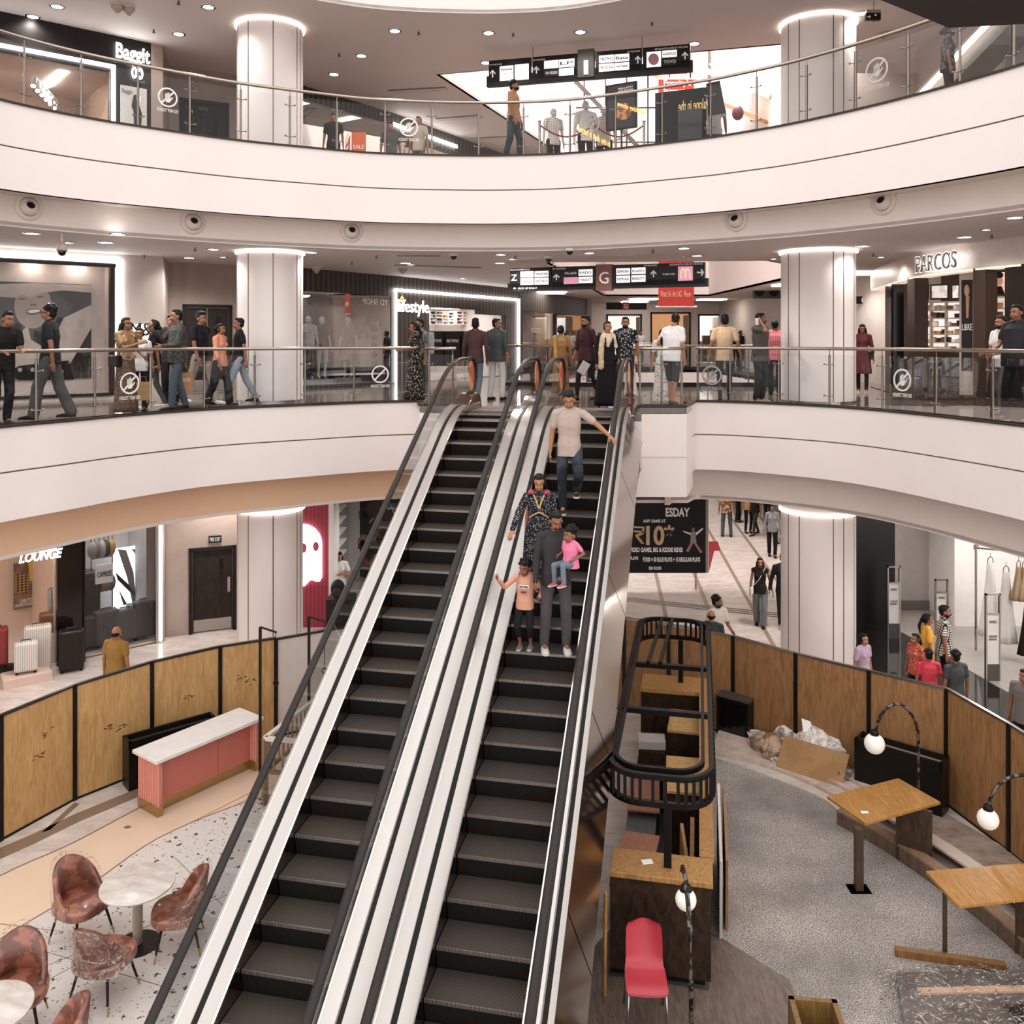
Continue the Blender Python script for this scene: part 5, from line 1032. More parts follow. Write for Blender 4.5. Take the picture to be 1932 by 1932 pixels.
# ---------------------------------------------------------------- plywood hoardings
PLY = mat('C99F6A', .55, kind='wood', col2='AE8550', sc=(2.4, 2.4, .4), var=.0, key='ply'); PLYD = mat('A0744A', .55, kind='wood', col2='7E5833', sc=(2.4, 2.4, .4), key='plyd')
def board(a, b, label, h=1.7, m=PLY, grp=None, postr=True):
    a = Vector(a); b = Vector(b); f = Fr(a, b); t = thing('hoarding_panel', label, 'hoarding panel', f.p(f.L/2, 0, 0), 0, grp)
    mb = MB(); f.box(mb, .03, f.L-.03, -.012, .008, .03, h-.02); mb.build('board', m, t)
    mb = MB(); f.box(mb, 0, f.L, -.03, .02, h-.025, h+.01); mb.build('top_rail', mat('9A9390', .3, 1) if m is PLYD else mat('5A5552', .3, 1), t)
    mb = MB(); f.box(mb, 0, f.L, -.03, .02, 0, .03); mb.build('bottom_rail', BLACK, t)
    mb = MB(); f.box(mb, -.03, .03, -.03, .035, 0, h); mb.build('upright', BLACK, t)
    if postr: mb = MB(); f.box(mb, f.L-.03, f.L+.0, -.03, .03, 0, h); mb.build('upright', BLACK, t)
    return t, f
HLp = [(-230, 1500), (-118, 1412), (0, 1350), (140, 1292), (286, 1248), (415, 1219), (520, 1203)]
hl = [P(x, y, 1.7) for x, y in HLp]
LL = ('plywood hoarding panel outside the left edge', 'plywood hoarding panel cut by the left edge', 'plywood hoarding panel second from the left edge with stamped marks', 'plywood hoarding panel behind the left end of the long black box', 'plywood hoarding panel behind the right end of the long black box', 'narrow plywood hoarding panel above the right end of the pink counter')
for k in range(1, 6):
    t, f = board(hl[k], hl[k+1], LL[k])
    random.seed(k)
    for j in range(2):
        mb = MB(); u = f.L*random.uniform(.35, .6); z = random.uniform(.5, 1.2)
        for i in range(6): mb.box(0, .05*random.random()+.02, 0, .002, 0, .012, 0, f.M() @ Matrix.Translation((u+random.uniform(-.08, .08), .009, z+random.uniform(-.06, .06))) @ Matrix.Rotation(random.uniform(-.5, .5), 4, 'Y'))
        mb.build('ink_stamp', mat('4A2A22', .6), t)
hm = [P(520, 1203, 1.7), P(658, 1179, 1.7), P(760, 1162, 1.7), P(900, 1150, 1.7)]
CRB = mat('D5C9C1', .5)
for k, (lb, m) in enumerate((('cream hoarding panel just left of the left escalator', CRB), ('grey hoarding panel seen under the left handrail', mat('A39C98', .5)), ('cream hoarding panel behind the escalators', CRB))): board(hm[k], hm[k+1], lb, 1.68, m)
hr = [P(1060, 1150, 1.7), P(1178, 1165, 1.7), P(1262, 1178, 1.7), P(1384, 1200, 1.7), P(1502, 1232, 1.7), P(1640, 1265, 1.7), P(1787, 1299, 1.7), P(1905, 1366, 1.7), P(2040, 1450, 1.7), P(2200, 1560, 1.7)]
LR = ('brown plywood hoarding panel hidden behind the right escalator', 'brown plywood hoarding panel seen through the black rack', 'brown plywood hoarding panel right behind the rack corner', 'brown plywood hoarding panel over the black crate and bucket', 'brown plywood hoarding panel over the rubbish sacks', 'brown plywood hoarding panel behind the arched lamp', 'brown plywood hoarding panel right of the arched lamp', 'brown plywood hoarding panel at the right edge', 'brown plywood hoarding panel beyond the right edge')
for k in range(len(hr)-2): board(hr[k], hr[k+1], LR[k], 1.7, PLYD)
# ---------------------------------------------------------------- café side
def oriented(a, b):
    f = Fr(a, b); return f
# pink counter
A_ = P(299, 1543, 0); B_ = P(487, 1454, 0); f = Fr(A_, B_); t = thing('bar_counter', 'pink bar counter with white top and fluted end standing on peach floor', 'counter', (A_[0], A_[1], 0))
mb = MB(); f.box(mb, -.06, f.L+.08, -.58, .04, .78, .83); bevel(mb.build('countertop', mat('EDE9E6', .3), t), .006)
PK1 = mat('C97468', .5, var=.04); mb = MB(); f.box(mb, .06, f.L*.62, -.20, -.12, .16, .78); mb.build('front_panel', PK1, t); mb = MB(); f.box(mb, f.L*.62+.008, f.L-.04, -.20, -.12, .16, .78); mb.build('front_panel', PK1, t)
mb = MB(); f.box(mb, .06, f.L-.04, -.22, -.14, 0, .16); mb.build('brass_plinth', BRASS, t, label='brass plinth strip')
def flute(u0, u1):
    mb = MB(); f.box(mb, u0, u1, -.5, .0, .16, .78)
    for i in range(9): 
        w_ = -.48+i*.06; q = f.p(u0, w_, 0); mb.tube([(q[0], q[1], .16), (q[0], q[1], .78)], .022, 8)
    e_ = mb.build('end_panel', mat('D98F80', .5), t, 40); mb = MB(); f.box(mb, u0-.02, u1+.005, -.5, .01, 0, .16); mb.build('brass_foot', BRASS, t)
flute(-.0, .06); flute(f.L-.04, f.L+.02)
# long black box behind it
A_ = P(243, 1494, 0); B_ = (-4.72, 14.25); f = Fr(A_, B_); t = thing('planter_box', 'long black trough standing against the left plywood hoarding', 'planter box', (A_[0], A_[1], 0))
def trough(f, t, L, dep, h, m=BLACK, inner=None):
    mb = MB(); f.box(mb, 0, L, -dep, 0, 0, h-.12); mb.build('body', m, t)
    mb = MB()
    for (a, b, c, d) in ((0, L, -.04, 0), (0, L, -dep, -dep+.04), (0, .04, -dep, 0), (L-.04, L, -dep, 0)): f.box(mb, a, b, c, d, h-.12, h)
    mb.build('rim', m, t)
    if inner: mb = MB(); f.box(mb, .04, L-.04, -dep+.04, -.04, h-.12, h-.08); mb.build('lining', inner, t)
trough(f, t, f.L, .3, .74, BLACK, mat('3A3634', .6))
# timber gate rail with balusters
PINE = mat('C9A983', .5, kind='wood', col2='A88660', sc=6)
t = thing('timber_railing', 'low timber rail with balusters between the pink counter and the escalator', 'railing', P(500, 1560, 0)+(0,))
TL = mat('D8CCC2', .45); p0 = P(504, 1560, 0); Z_ = .98
def DD(x, y, z): return P(x, y, z)+(z,)
c0 = DD(500, 1393, Z_); c1_ = DD(640, 1285, Z_); c2_ = DD(600, 1402, Z_)
MB().tube([(c0[0], c0[1], 0), (c0[0], c0[1], Z_)], .05, 4).build('corner_post', mat('8A6E50', .5), t)
for nm, e1 in (('long', c1_), ('short', c2_)):
    MB().beam(c0, e1, .07, .05).build('top_rail', TL, t); MB().beam((c0[0], c0[1], .5), (e1[0], e1[1], .5), .05, .05).build('bottom_rail', mat('8A6E50', .5), t)
    n = 18 if nm == 'long' else 6
    for i in range(1, n): f_ = i/n; MB().beam((c0[0]*(1-f_)+e1[0]*f_, c0[1]*(1-f_)+e1[1]*f_, .5), (c0[0]*(1-f_)+e1[0]*f_, c0[1]*(1-f_)+e1[1]*f_, Z_), .045, .02).build('baluster', mat('9A8068', .5), t)
MB().tube([(c2_[0]+.3, c2_[1], 0), (c2_[0]+.3, c2_[1], Z_)], .04, 4).build('end_post', mat('8A6E50', .5), t)
for (x, y, yt, lb) in ((491, 1460, 1183, 'thin black hook post near the pink counter'), (583, 1435, 1163, 'thin black hook post behind the left handrail')):
    q = P(x, y, 0); h = CZ-(yt-HY)*q[1]/F; t = thing('hook_post', lb, 'post', (q[0], q[1], 0)); MB().box(q[0]-.02, q[0]+.02, q[1]-.02, q[1]+.02, 0, h).build('post', BLACK, t); MB().beam((q[0], q[1], h), (q[0]+.28, q[1]-.1, h-.05), .03, .02).build('arm', BLACK, t)
    MB().tube([(q[0]+.27, q[1]-.1, h-.06), (q[0]+.27, q[1]-.1, h-.8)], .006, 5).build('cord', BLACK, t); MB().tube([(q[0]+.27+.04*math.cos(a), q[1]-.1, h-.84+.04*math.sin(a)) for a in [2*PI*i/10 for i in range(10)]], .008, 5, closed=True).build('hook', BLACK, t)
q = P(555, 1330, 0); f = Fr(P(495, 1345, 0), P(640, 1310, 0)); mb = MB(); f.box(mb, 0, f.L+.3, -.06, 0, 0, .08); tag(mb.build('floor_beam', PINE), 'pale timber beam lying along the cream hoarding', 'beam')
# leaf
q = P(240, 1563, 0); mb = MB(); mb.add([(q[0]-.06, q[1], .016), (q[0], q[1]-.03, .03), (q[0]+.06, q[1]+.01, .016), (q[0], q[1]+.03, .03)], [(0, 1, 2), (0, 2, 3)]); tag(mb.build('fallen_leaf', mat('7A6A3A', .7)), 'small dry leaf lying on the peach floor', 'leaf')
# tables
def round_table(lb, x, y, h=.7, r=.4):
    t = thing('round_table', lb, 'table', (x, y, 0)); MB().lathe([(.001, h-.03), (r-.02, h-.03), (r, h-.02), (r, h-.005), (r-.01, h), (.001, h)], (x, y, 0), 40).build('tabletop', mat('DDD5CE', .2, kind='marble', col2='B9AEA6', sc=2, var=.02), t, 40)
    MB().lathe([(.001, .02), (.055, .02), (.055, h-.03), (.001, h-.03)], (x, y, 0), 20).build('stem', mat('B5A595', .3, .5), t, 40); MB().lathe([(.001, 0), (.24, 0), (.24, .02), (.06, .035), (.001, .035)], (x, y, 0), 32).build('foot', BLACK, t, 40)
round_table('round white marble table between three wrapped chairs', -4.2, 9.98); round_table('round table cut by the left edge at the bottom', -4.78, 8.1, .7, .38)
WR = mat('9A604C', .35, kind='blotch', col2='6B3E30', vs=5, var=0, bump=.4, bs=14, coat=.5); LEGB = mat('1B1715', .3)
def film(op=.35):
    k = 'film%s' % op
    if k in _M: return _M[k]
    m = bpy.data.materials.new('plastic_film'); _M[k] = m; m.use_nodes = True; N = m.node_tree.nodes; Lk = m.node_tree.links; N.clear()
    o = N.new('ShaderNodeOutputMaterial'); t = N.new('ShaderNodeBsdfTransparent'); g = N.new('ShaderNodeBsdfGlossy'); g.inputs['Roughness'].default_value = .12; g.inputs[0].default_value = (.9, .85, .8, 1); mx = N.new('ShaderNodeMixShader')
    ns = N.new('ShaderNodeTexNoise'); ns.inputs['Scale'].default_value = 9; ns.inputs['Distortion'].default_value = 3; r = N.new('ShaderNodeValToRGB'); r.color_ramp.elements[0].position = .5; r.color_ramp.elements[1].position = .66; r.color_ramp.elements[0].color = (.04, .04, .04, 1); r.color_ramp.elements[1].color = (op, op, op, 1)
    tc = N.new('ShaderNodeTexCoord'); Lk.new(tc.outputs['Object'], ns.inputs[0]); Lk.new(ns.outputs[0], r.inputs[0]); Lk.new(r.outputs[0], mx.inputs[0]); Lk.new(t.outputs[0], mx.inputs[1]); Lk.new(g.outputs[0], mx.inputs[2])
    bp = N.new('ShaderNodeBump'); bp.inputs['Strength'].default_value = 1; bp.inputs['Distance'].default_value = .05; Lk.new(ns.outputs[0], bp.inputs['Height']); Lk.new(bp.outputs[0], g.inputs['Normal']); Lk.new(mx.outputs[0], o.inputs[0]); return m
def tub_chair():
    t = thing('tub_chair', 'x', 'chair', (0, 0, 0), o=(0, 0, 0))
    def shell(r0, th, grow, name, m):
        # front is -Y; the back wraps round the +Y side
        R = []; n = 26
        for i in range(n+1):
            a = math.radians(-22+224*i/n); f = max(0, math.sin(a)); top = .50+.37*f**.8+grow; bot = .36-grow*.5
            c, s_ = math.cos(a), math.sin(a); ro = r0+grow*.6; fl_ = 1+.10*f
            R.append([(c*ro, s_*ro, bot), (c*ro*fl_, s_*ro*fl_+.02*f, top-.015), (c*(ro-th)*fl_, s_*(ro-th)*fl_+.02*f, top), (c*(ro-th), s_*(ro-th), bot)])
        o = MB().rings(R).build(name, m, t, True); return o
    shell(.27, .05, 0, 'backrest', WR); bevel(MB().loft([(0, -.01, .36, .27, .27), (0, -.01, .38, .29, .29), (0, -.01, .45, .285, .285), (0, -.01, .475, .24, .24)], 28, p=2.6).build('seat', WR, t, True), .01)
    shell(.285, .0, .03, 'plastic_wrap', film())
    for sx in (-1, 1):
        for sy in (-1, 1):
            l = MB().cap((sx*.17, sy*.16, .37), (sx*.225, sy*.22, .10), .017, .012, 8).build('leg', LEGB, t, True); MB().cap((sx*.225, sy*.22, .10), (sx*.245, sy*.24, .008), .012, .008, 8).build('leg_tip', BRASS, l, True)
    return t
ch = tub_chair()
def put(proto, first, lab, x, y, rz, grp=None, z=0):
    o = proto if first else copy_tree(proto); o.location = (x, y, z); o.rotation_euler = (0, 0, rz); o['label'] = lab
    if grp: o['group'] = grp
    return o
put(ch, True, 'plastic wrapped brown chair left of the marble table, turned to the right', -4.88, 10.08, math.radians(62)); put(ch, False, 'plastic wrapped brown chair in front of the marble table showing its back', -4.22, 9.2, math.radians(165))
put(ch, False, 'plastic wrapped brown chair right of the marble table beside the black handrail', -3.72, 9.95, math.radians(-75)); put(ch, False, 'plastic wrapped chair at the lower left edge beside the cut off table', -4.86, 8.72, math.radians(20))
put(ch, False, 'plastic wrapped chair at the bottom left corner, mostly below the frame', -4.1, 7.92, math.radians(-60))
# ---------------------------------------------------------------- kiosk island right of the escalator, in (q, s)
Mq = Matrix(((v_[0], u_[0], 0, 0), (v_[1], u_[1], 0, 0), (0, 0, 1, 0), (0, 0, 0, 1)))
def qb(mb, q0, q1, s0, s1, z0, z1, mi=0): return mb.box(q0, q1, s0, s1, z0, z1, mi, Mq)
def qp(q, s, z): return tuple(Mq @ Vector((q, s, z)))
DW = mat('3E2E21', .4, kind='wood', col2='241A13', sc=(2, 2, .8)); OAK = mat('B98A50', .45, kind='wood', col2='8E6435', sc=5); GT = mat('5E5C5E', .5)
t = thing('kiosk_counter', 'front kiosk counter with oak rim and dark wooden face behind the red chair', 'counter', qp(-.4, 9.7, 0)); 
mb = MB(); qb(mb, -.93, .12, 9.47, 9.52, .12, 1.1); mb.build('front_panel', DW, t); mb = MB(); qb(mb, -.93, .06, 9.55, 9.6, 0, .14); mb.build('plinth', BLACK, t); mb = MB(); qb(mb, -.93, .14, 9.44, 9.9, 1.1, 1.16); bevel(mb.build('worktop', OAK, t), .008)
mb = MB(); qb(mb, -.93, .1, 9.86, 9.9, 0, 1.1); mb.build('rear_panel', DW, t)
t = thing('kiosk_counter', 'side kiosk wall of oak boards running back along the pebble floor', 'counter', qp(.1, 12, 0)); mb = MB(); qb(mb, .04, .12, 9.95, 15.2, 0, 1.08); mb.build('side_panel', DW, t); mb = MB(); qb(mb, .0, .16, 9.95, 15.2, 1.08, 1.14); mb.build('oak_cap', OAK, t)
t = thing('kiosk_counter', 'rear kiosk counter with oak rim under the black rack', 'counter', qp(-.4, 15, 0)); mb = MB(); qb(mb, -.93, .0, 14.6, 15.2, 0, 1.08); mb.build('body', DW, t); mb = MB(); qb(mb, -.93, .0, 14.55, 15.2, 1.08, 1.14); mb.build('worktop', OAK, t)
S('floor_kiosk', MB().add([qp(-.95, 9.5, .02), qp(.1, 9.5, .02), qp(.1, 15.2, .02), qp(-.95, 15.2, .02)], [(0, 1, 2, 3)]), mat('4A484A', .4))
# rack
t = thing('hanging_rack', 'black metal rack with rounded corners standing over the kiosk', 'rack', qp(-.4, 9.7, 1.16), o=qp(-.4, 9.7, 1.16)); IR = mat('191615', .35, .4)
def rr(q0, q1, s0, s1, r, n=7):
    out = []
    for cq, cs, a0 in ((q1-r, s1-r, 0), (q0+r, s1-r, PI/2), (q0+r, s0+r, PI), (q1-r, s0+r, 1.5*PI)): out += [(cq+r*math.cos(a0+PI/2*i/n), cs+r*math.sin(a0+PI/2*i/n)) for i in range(n+1)]
    return out
ring = rr(-1.0, .16, 9.6, 15.1, .38); ring2 = rr(-.93, .06, 9.7, 15.0, .32)
for z in (1.83, 2.12): MB().band([qp(a, b, 0)[:2] for a, b in ring], z-.03, z+.03, .05, closed=True).build('rim_bar', IR, t, label='black curved rim bar')
MB().band([qp(a, b, 0)[:2] for a, b in ring2], 2.12, 2.18, .04, closed=True).build('inner_rim', IR, t)
per = []; tot = 0
for i in range(len(ring)):
    a = Vector(ring[i]); b = Vector(ring[(i+1) % len(ring)]); L = (b-a).length; n = max(1, int(round(L/.13))) if L > .1 else 1
    for j in range(n): per.append(a+(b-a)*j/n)
kb = 0
for p in per[::1]:
    if p.x < -.9 and 9.95 < p.y < 14.8: continue
    q = qp(p.x, p.y, 0); kb += 1
    if kb > 96: break
    MB().box(q[0]-.016, q[0]+.016, q[1]-.016, q[1]+.016, 1.84, 2.11).build('rail_bar', IR, t)
for s_ in (11.3, 12.9): mb = MB(); qb(mb, -.95, .1, s_, s_+.08, 2.08, 2.14); mb.build('cross_bar', IR, t)
for q_ in (-.72, -.55): mb = MB(); mb.beam(qp(q_, 12.9, 2.16), qp(q_+.12, 15.0, 2.16), .05, .04); mb.build('diagonal_bar', IR, t)
for (q_, s_, h) in ((-.33, 9.66, 1.16), (-.3, 14.95, 1.14)): mb = MB(); qb(mb, q_-.04, q_+.04, s_-.04, s_+.04, h, 1.83); mb.build('post', IR, t)
# loose boards inside the kiosk
def slab(lb, q, s, z, w, d, th, m, rz=0, rx=0, cat='board', name='loose_board'):
    mb = MB(); M = Mq @ Matrix.Translation((q, s, z)) @ Matrix.Rotation(rz, 4, 'Z') @ Matrix.Rotation(rx, 4, 'X'); mb.box(-w/2, w/2, -d/2, d/2, 0, th, 0, M); return tag(bevel(mb.build(name, m), .004), lb, cat)
def crate(lb, q, s, w, d, h, m, rz=0):
    c = qp(q, s, 0); t = thing('timber_crate', lb, 'crate', c); M = Mq @ Matrix.Translation((q, s, 0)) @ Matrix.Rotation(rz, 4, 'Z'); MB().box(-w/2, w/2, -d/2, d/2, 0, h-.04, 0, M).build('body', DW, t); bevel(MB().box(-w/2-.02, w/2+.02, -d/2-.02, d/2+.02, h-.04, h, 0, M).build('lid', m, t), .005)
crate('large plywood topped crate inside the kiosk', -.17, 12.2, .5, .95, .95, PLY, .03); crate('plywood topped crate behind the large one in the kiosk', -.16, 13.9, .55, .75, .95, PLY, -.04)
slab('pinkish board leaning in the middle of the kiosk', -.74, 12.3, .6, .42, 1.1, .03, mat('A06A52', .5, kind='wood', col2='8A5A46', sc=3), .05); slab('pinkish board lying at the front of the kiosk', -.75, 10.8, .5, .44, 1.15, .04, mat('B0765C', .5, kind='wood', col2='9A6650', sc=3), -.08)
mb = MB(); qb(mb, -.93, -.55, 10.25, 12.8, .02, .5); tag(mb.build('low_cabinet', GT), 'low grey cabinet along the escalator inside the kiosk', 'cabinet')
slab('grey carton lying flat at the back of the kiosk', -.7, 13.5, .7, .4, .3, .12, mat('B5AAA2', .8), .1, cat='carton', name='carton'); slab('crumpled white paper on the kiosk cabinet', -.45, 13.0, .52, .28, .22, .04, WHT, .5, cat='paper', name='paper'); mb = MB(); qb(mb, -.9, -.3, 12.9, 14.4, .02, .52); qb(mb, -.88, -.5, 13.3, 13.7, .5, .69); tag(mb.build('low_cabinet', DW), 'low dark cabinet at the back of the kiosk', 'cabinet')
slab('plywood board leaning on the inside of the kiosk side wall', -.08, 10.6, .04, .05, .9, .95, PLYD, .0, .08); slab('second plywood board leaning inside the kiosk', -.18, 10.75, .04, .04, .7, .85, OAK, .12, .12)
slab('white faced panel leaning outside the kiosk', .24, 11.1, .02, .035, 1.5, 1.0, mat('CFC5BE', .5), 0, .1); slab('plywood panel leaning outside the white faced one', .31, 11.2, .02, .03, 1.4, .95, PLYD, 0, .12)
slab('small white paper scrap on the oak worktop', -.55, 9.68, 1.162, .12, .08, .012, WHT, .4, cat='paper', name='paper'); slab('plank standing beside the escalator near the red chair', -.96, 9.2, .02, .03, .06, 1.1, OAK, .3, .06, 'plank', 'plank')
# red chair
x, y = 1.33, 8.85; t = thing('plastic_chair', 'red plastic chair facing the viewer in front of the kiosk', 'chair', (x, y, 0), -.06, o=(0, 0, 0)); RED = mat('C0404A', .35, var=.03)
R = []
for i, (yy, z, w, cur) in enumerate(((-.22, .43, .19, 0), (-.2, .455, .205, 0), (-.05, .445, .205, 0), (.1, .45, .2, 0), (.17, .48, .19, .01), (.2, .55, .185, .02), (.235, .68, .185, .03), (.26, .80, .18, .03), (.27, .85, .16, .03), (.272, .862, .12, .03))):
    row = []
    for j in range(9): f_ = j/4-1; row.append((w*f_, yy-cur*f_*f_*2, z+ (0.012*f_*f_ if i < 4 else 0)))
    R.append(row)
vs = [p for r in R for p in r]; n = 9; mb = MB(); k = len(R); top = vs; bot = [(p[0], p[1]+(.012 if i//9 > 3 else 0), p[2]-(.018 if i//9 <= 4 else .0)) for i, p in enumerate(vs)]
fs = [(r*n+c, r*n+c+1, (r+1)*n+c+1, (r+1)*n+c) for r in range(k-1) for c in range(n-1)]; mb.add(top, fs); mb.add(bot, [f_[::-1] for f_ in fs]); mb.build('seat_shell', RED, t, True)
for sx in (-1, 1):
    MB().tube([(sx*.18, -.19, .44), (sx*.2, -.22, .0)], .011, 8).build('leg', STEEL, t, True); MB().tube([(sx*.18, .16, .47), (sx*.2, .24, .0)], .011, 8).build('leg', STEEL, t, True)
# lamps on swan neck poles
WRAP = mat('6B625A', .35, .6, kind='blotch', col2='1C1816', vs=18, var=0)
def lamp(lb, pts, globe, r):
    t = thing('arched_lamp', lb, 'lamp', (pts[0][0], pts[0][1], 0)); MB().tube(pts, .022, 8).build('pole', WRAP, t, True)
    MB().lathe([(.001, 0), (.12, 0), (.12, .02), (.03, .03)], (pts[0][0], pts[0][1], 0), 20).build('base', BLACK, t); g = globe
    MB().lathe([(.03, g[2]+r*.8), (.06, g[2]+r*.9), (.045, g[2]+r*1.35), (.03, g[2]+r*1.4)][::-1], (g[0], g[1], 0), 16).build('socket', BLACK, t, True); MB().ell(g, (r, r, r), 24).build('globe', mat('EFE6DC', .25, emit=.15, var=.03), t, True)
def arch(x0, yb, y0, xg, ytop, d, yg):
    pts = [((x0-HX)*d/F, d, 0)]; zt = CZ-(ytop-HY)*d/F; zs = CZ-(y0-HY)*d/F; X0 = pts[0][0]; X1 = (xg-HX)*d/F; pts.append((X0, d, zs-.25)); pts.append((X0, d, zs))
    for i in range(1, 12): a = PI*i/12*.98; pts.append((X0+(X1-X0)*(1-math.cos(a))/2*1.0, d, zs+(zt-zs)*math.sin(a)))
    zg = CZ-(yg-HY)*d/F; pts.append((X1, d, zs-.05)); pts.append((X1, d, zg+.16)); return pts, (X1, d, zg)
p_, g_ = arch(1733, 0, 1400, 1650, 1328, 12.1, 1403); lamp('arched lamp with white globe behind the first timber table', p_, g_, .135)
p_, g_ = arch(1992, 0, 1530, 1864, 1462, 10.9, 1545); lamp('arched lamp with white globe near the right edge', p_, g_, .125)
dd = 8.3; xa = 1290; X = (xa-HX)*dd/F; lamp('white globe lamp on a wrapped pole beside the red chair', [(X, dd-.35, 0), (X, dd-.35, 1.1), (X, dd-.3, 1.5), (X+.0, dd-.1, 1.83), (X, dd+.06, 1.84), (X+.01, dd+.14, 1.76)], ((1294-HX)*8.45/F, 8.45, CZ-(1697-HY)*8.45/F), .10)
# timber tables on the right
TT = mat('B5833F', .35, kind='wood', col2='8A5E28', sc=(7, .7, 1), rot=.35, key='tt')
def slabtable(lb, cs, h, leg, panel, rz=None):
    t = thing('timber_table', lb, 'table', (cs[0][0], cs[0][1], 0)); mb = MB(); mb.prism([c[:2] for c in cs], h-.035, h, 0); o = bevel(mb.build('tabletop', TT, t), .004)
    MB().box(leg[0]-leg[2], leg[0]+leg[2], leg[1]-leg[2], leg[1]+leg[2], .01, h-.035).build('leg', mat('4A3626', .5, kind='wood', col2='2E2118', sc=4), t)
    if leg[2] > .03: MB().box(leg[0]-.13, leg[0]+.13, leg[1]-.1, leg[1]+.1, 0, .012).build('foot_plate', brown, t)
    f = Fr(panel[0], panel[1]); mb = MB(); f.box(mb, 0, f.L, -.05, 0, 0, h-.035); mb.build('end_panel', mat('4A3322', .45, kind='wood', col2='2E1F14', sc=(2, 2, .8)), t)
slabtable('timber table with striped oak top in front of the arched lamp', [P(x, y, .8) for x, y in ((1560, 1502), (1695, 1468), (1775, 1513), (1633, 1553))], .8, (4.28, 10.98, .045), (P(1690, 1622, 0), P(1757, 1646, 0)))
slabtable('timber table with striped oak top cut by the right edge', [P(x, y, .8) for x, y in ((1747, 1643), (1935, 1628), (2000, 1688), (1808, 1709))], .8, (4.77, 9.8, .018), (P(1915, 1800, 0), P(1990, 1835, 0)))
slab_ = MB().box(4.42, 4.51, 11.25, 11.29, .802, .81); tag(slab_.build('paper', WHT), 'tiny white slip on the first timber table', 'paper')
bp_ = cpx([(1578, 1557), (1690, 1621), (1820, 1716), (1932, 1813), (2080, 1950)], 4)
t = thing('bench_base', 'low timber bench frame curving under both timber tables', 'bench', (bp_[0][0], bp_[0][1], 0)); BW = mat('7A6654', .5, kind='wood', col2='5A4838', sc=4)
mb = MB(); mb.band(offset(bp_, .01), .0, .19, .04); mb.build('front_board', BW, t); mb = MB(); mb.band(bp_, .19, .22, .16); mb.build('front_cap', mat('9A8068', .5, kind='wood', col2='7A624C', sc=4), t); mb = MB(); mb.band(offset(bp_, .42), .19, .22, .2); mb.build('rear_cap', mat('C9B8AC', .5), t); mb = MB(); mb.band(offset(bp_, .6), 0, .19, .03); mb.build('rear_board', BW, t)
# black cases by the right hoarding
A_ = P(1352, 1392, 0); t = thing('equipment_case', 'square black crate against the right hoarding beside the bucket', 'crate', (A_[0], A_[1], 0)); f = Fr(A_, P(1412, 1410, 0)); mb = MB(); f.box(mb, 0, f.L, -.3, 0, 0, .72); mb.build('body', BLACK, t); mb = MB(); f.box(mb, -.01, f.L+.01, -.31, .01, .72, .75); mb.build('lid', mat('4A423C', .5), t)
mb = MB(); f.box(mb, .05, f.L-.05, 0, .01, .06, .66); mb.build('face', BLACKG, t)
A_ = P(1612, 1490, 0); B_ = P(1778, 1545, 0); t = thing('planter_box', 'long black trough behind the arched lamp and first timber table', 'planter box', (A_[0], A_[1], 0)); f = Fr(A_, B_); trough(f, t, f.L, .32, .78, BLACK, mat('8A7A6E', .6))
# rubbish heap
def sack(lb, x, y, r, m, d=(1, 1, 1)):
    q = P(x, y, 0); random.seed(int(x)); mb = MB()
    for k in range(4): mb.ell((q[0]+random.uniform(-.4, .4)*r, q[1]+random.uniform(-.3, .3)*r, r*.55*d[2]*random.uniform(.8, 1.1)), (r*random.uniform(.5, .8)*d[0], r*random.uniform(.5, .7), r*.55*d[2]), 14)
    o = mb.build('rubbish_sack', m); rm = o.modifiers.new('r', 'REMESH'); rm.mode = 'VOXEL'; rm.voxel_size = .02; tx = bpy.data.textures.new('c', 'CLOUDS'); tx.noise_scale = .12; dm = o.modifiers.new('d', 'DISPLACE'); dm.texture = tx; dm.strength = .09; tag(o, lb, 'sack'); return o
sack('tan filled sack beside the white bucket', 1452, 1428, .34, mat('B99C84', .5, kind='blotch', col2='8A6E58', vs=5)); sack('clear crumpled plastic bag behind the cardboard sheet', 1500, 1418, .42, mat('DDD4CB', .3, kind='blotch', col2='8E8278', vs=8))
sack('white crumpled plastic heap right of the cardboard sheet', 1570, 1440, .55, mat('EBE4DD', .35, kind='blotch', col2='C9BEB4', vs=9)); sack('small grey rag in front of the cardboard sheet', 1466, 1440, .14, mat('8A8078', .6, kind='blotch', col2='D5CCC4', vs=9)); sack('crumpled film heap next to the black trough', 1600, 1478, .22, mat('A39A92', .3, kind='blotch', col2='5E564E', vs=9))
q = P(1425, 1412, 0); t = thing('bucket', 'small white bucket beside the black crate', 'bucket', (q[0], q[1], 0)); MB().lathe([(.001, 0), (.09, 0), (.12, .24), (.125, .25), (.11, .25), (.08, .02), (.001, .02)], (q[0], q[1], 0), 20).build('pail', mat('D5CCC4', .4), t, 40); MB().lathe([(.11, .235), (.13, .235), (.13, .26), (.11, .26)], (q[0], q[1], 0), 20).build('rim', WHT, t)
A_ = P(1464, 1452, 0); f = Fr(A_, P(1588, 1492, 0)); mb = MB(); M = f.M() @ Matrix.Translation((0, -.02, .04)) @ Matrix.Rotation(.9, 4, 'X'); mb.box(0, f.L, -.0, .02, 0, .52, 0, f.M() @ Matrix.Translation((0, 0, .03)) @ Matrix.Rotation(.75, 4, 'X')); tag(mb.build('cardboard_sheet', mat('A57D50', .7, kind='blotch', col2='9A7248', vs=3)), 'brown cardboard sheet leaning on the rubbish sacks', 'cardboard')
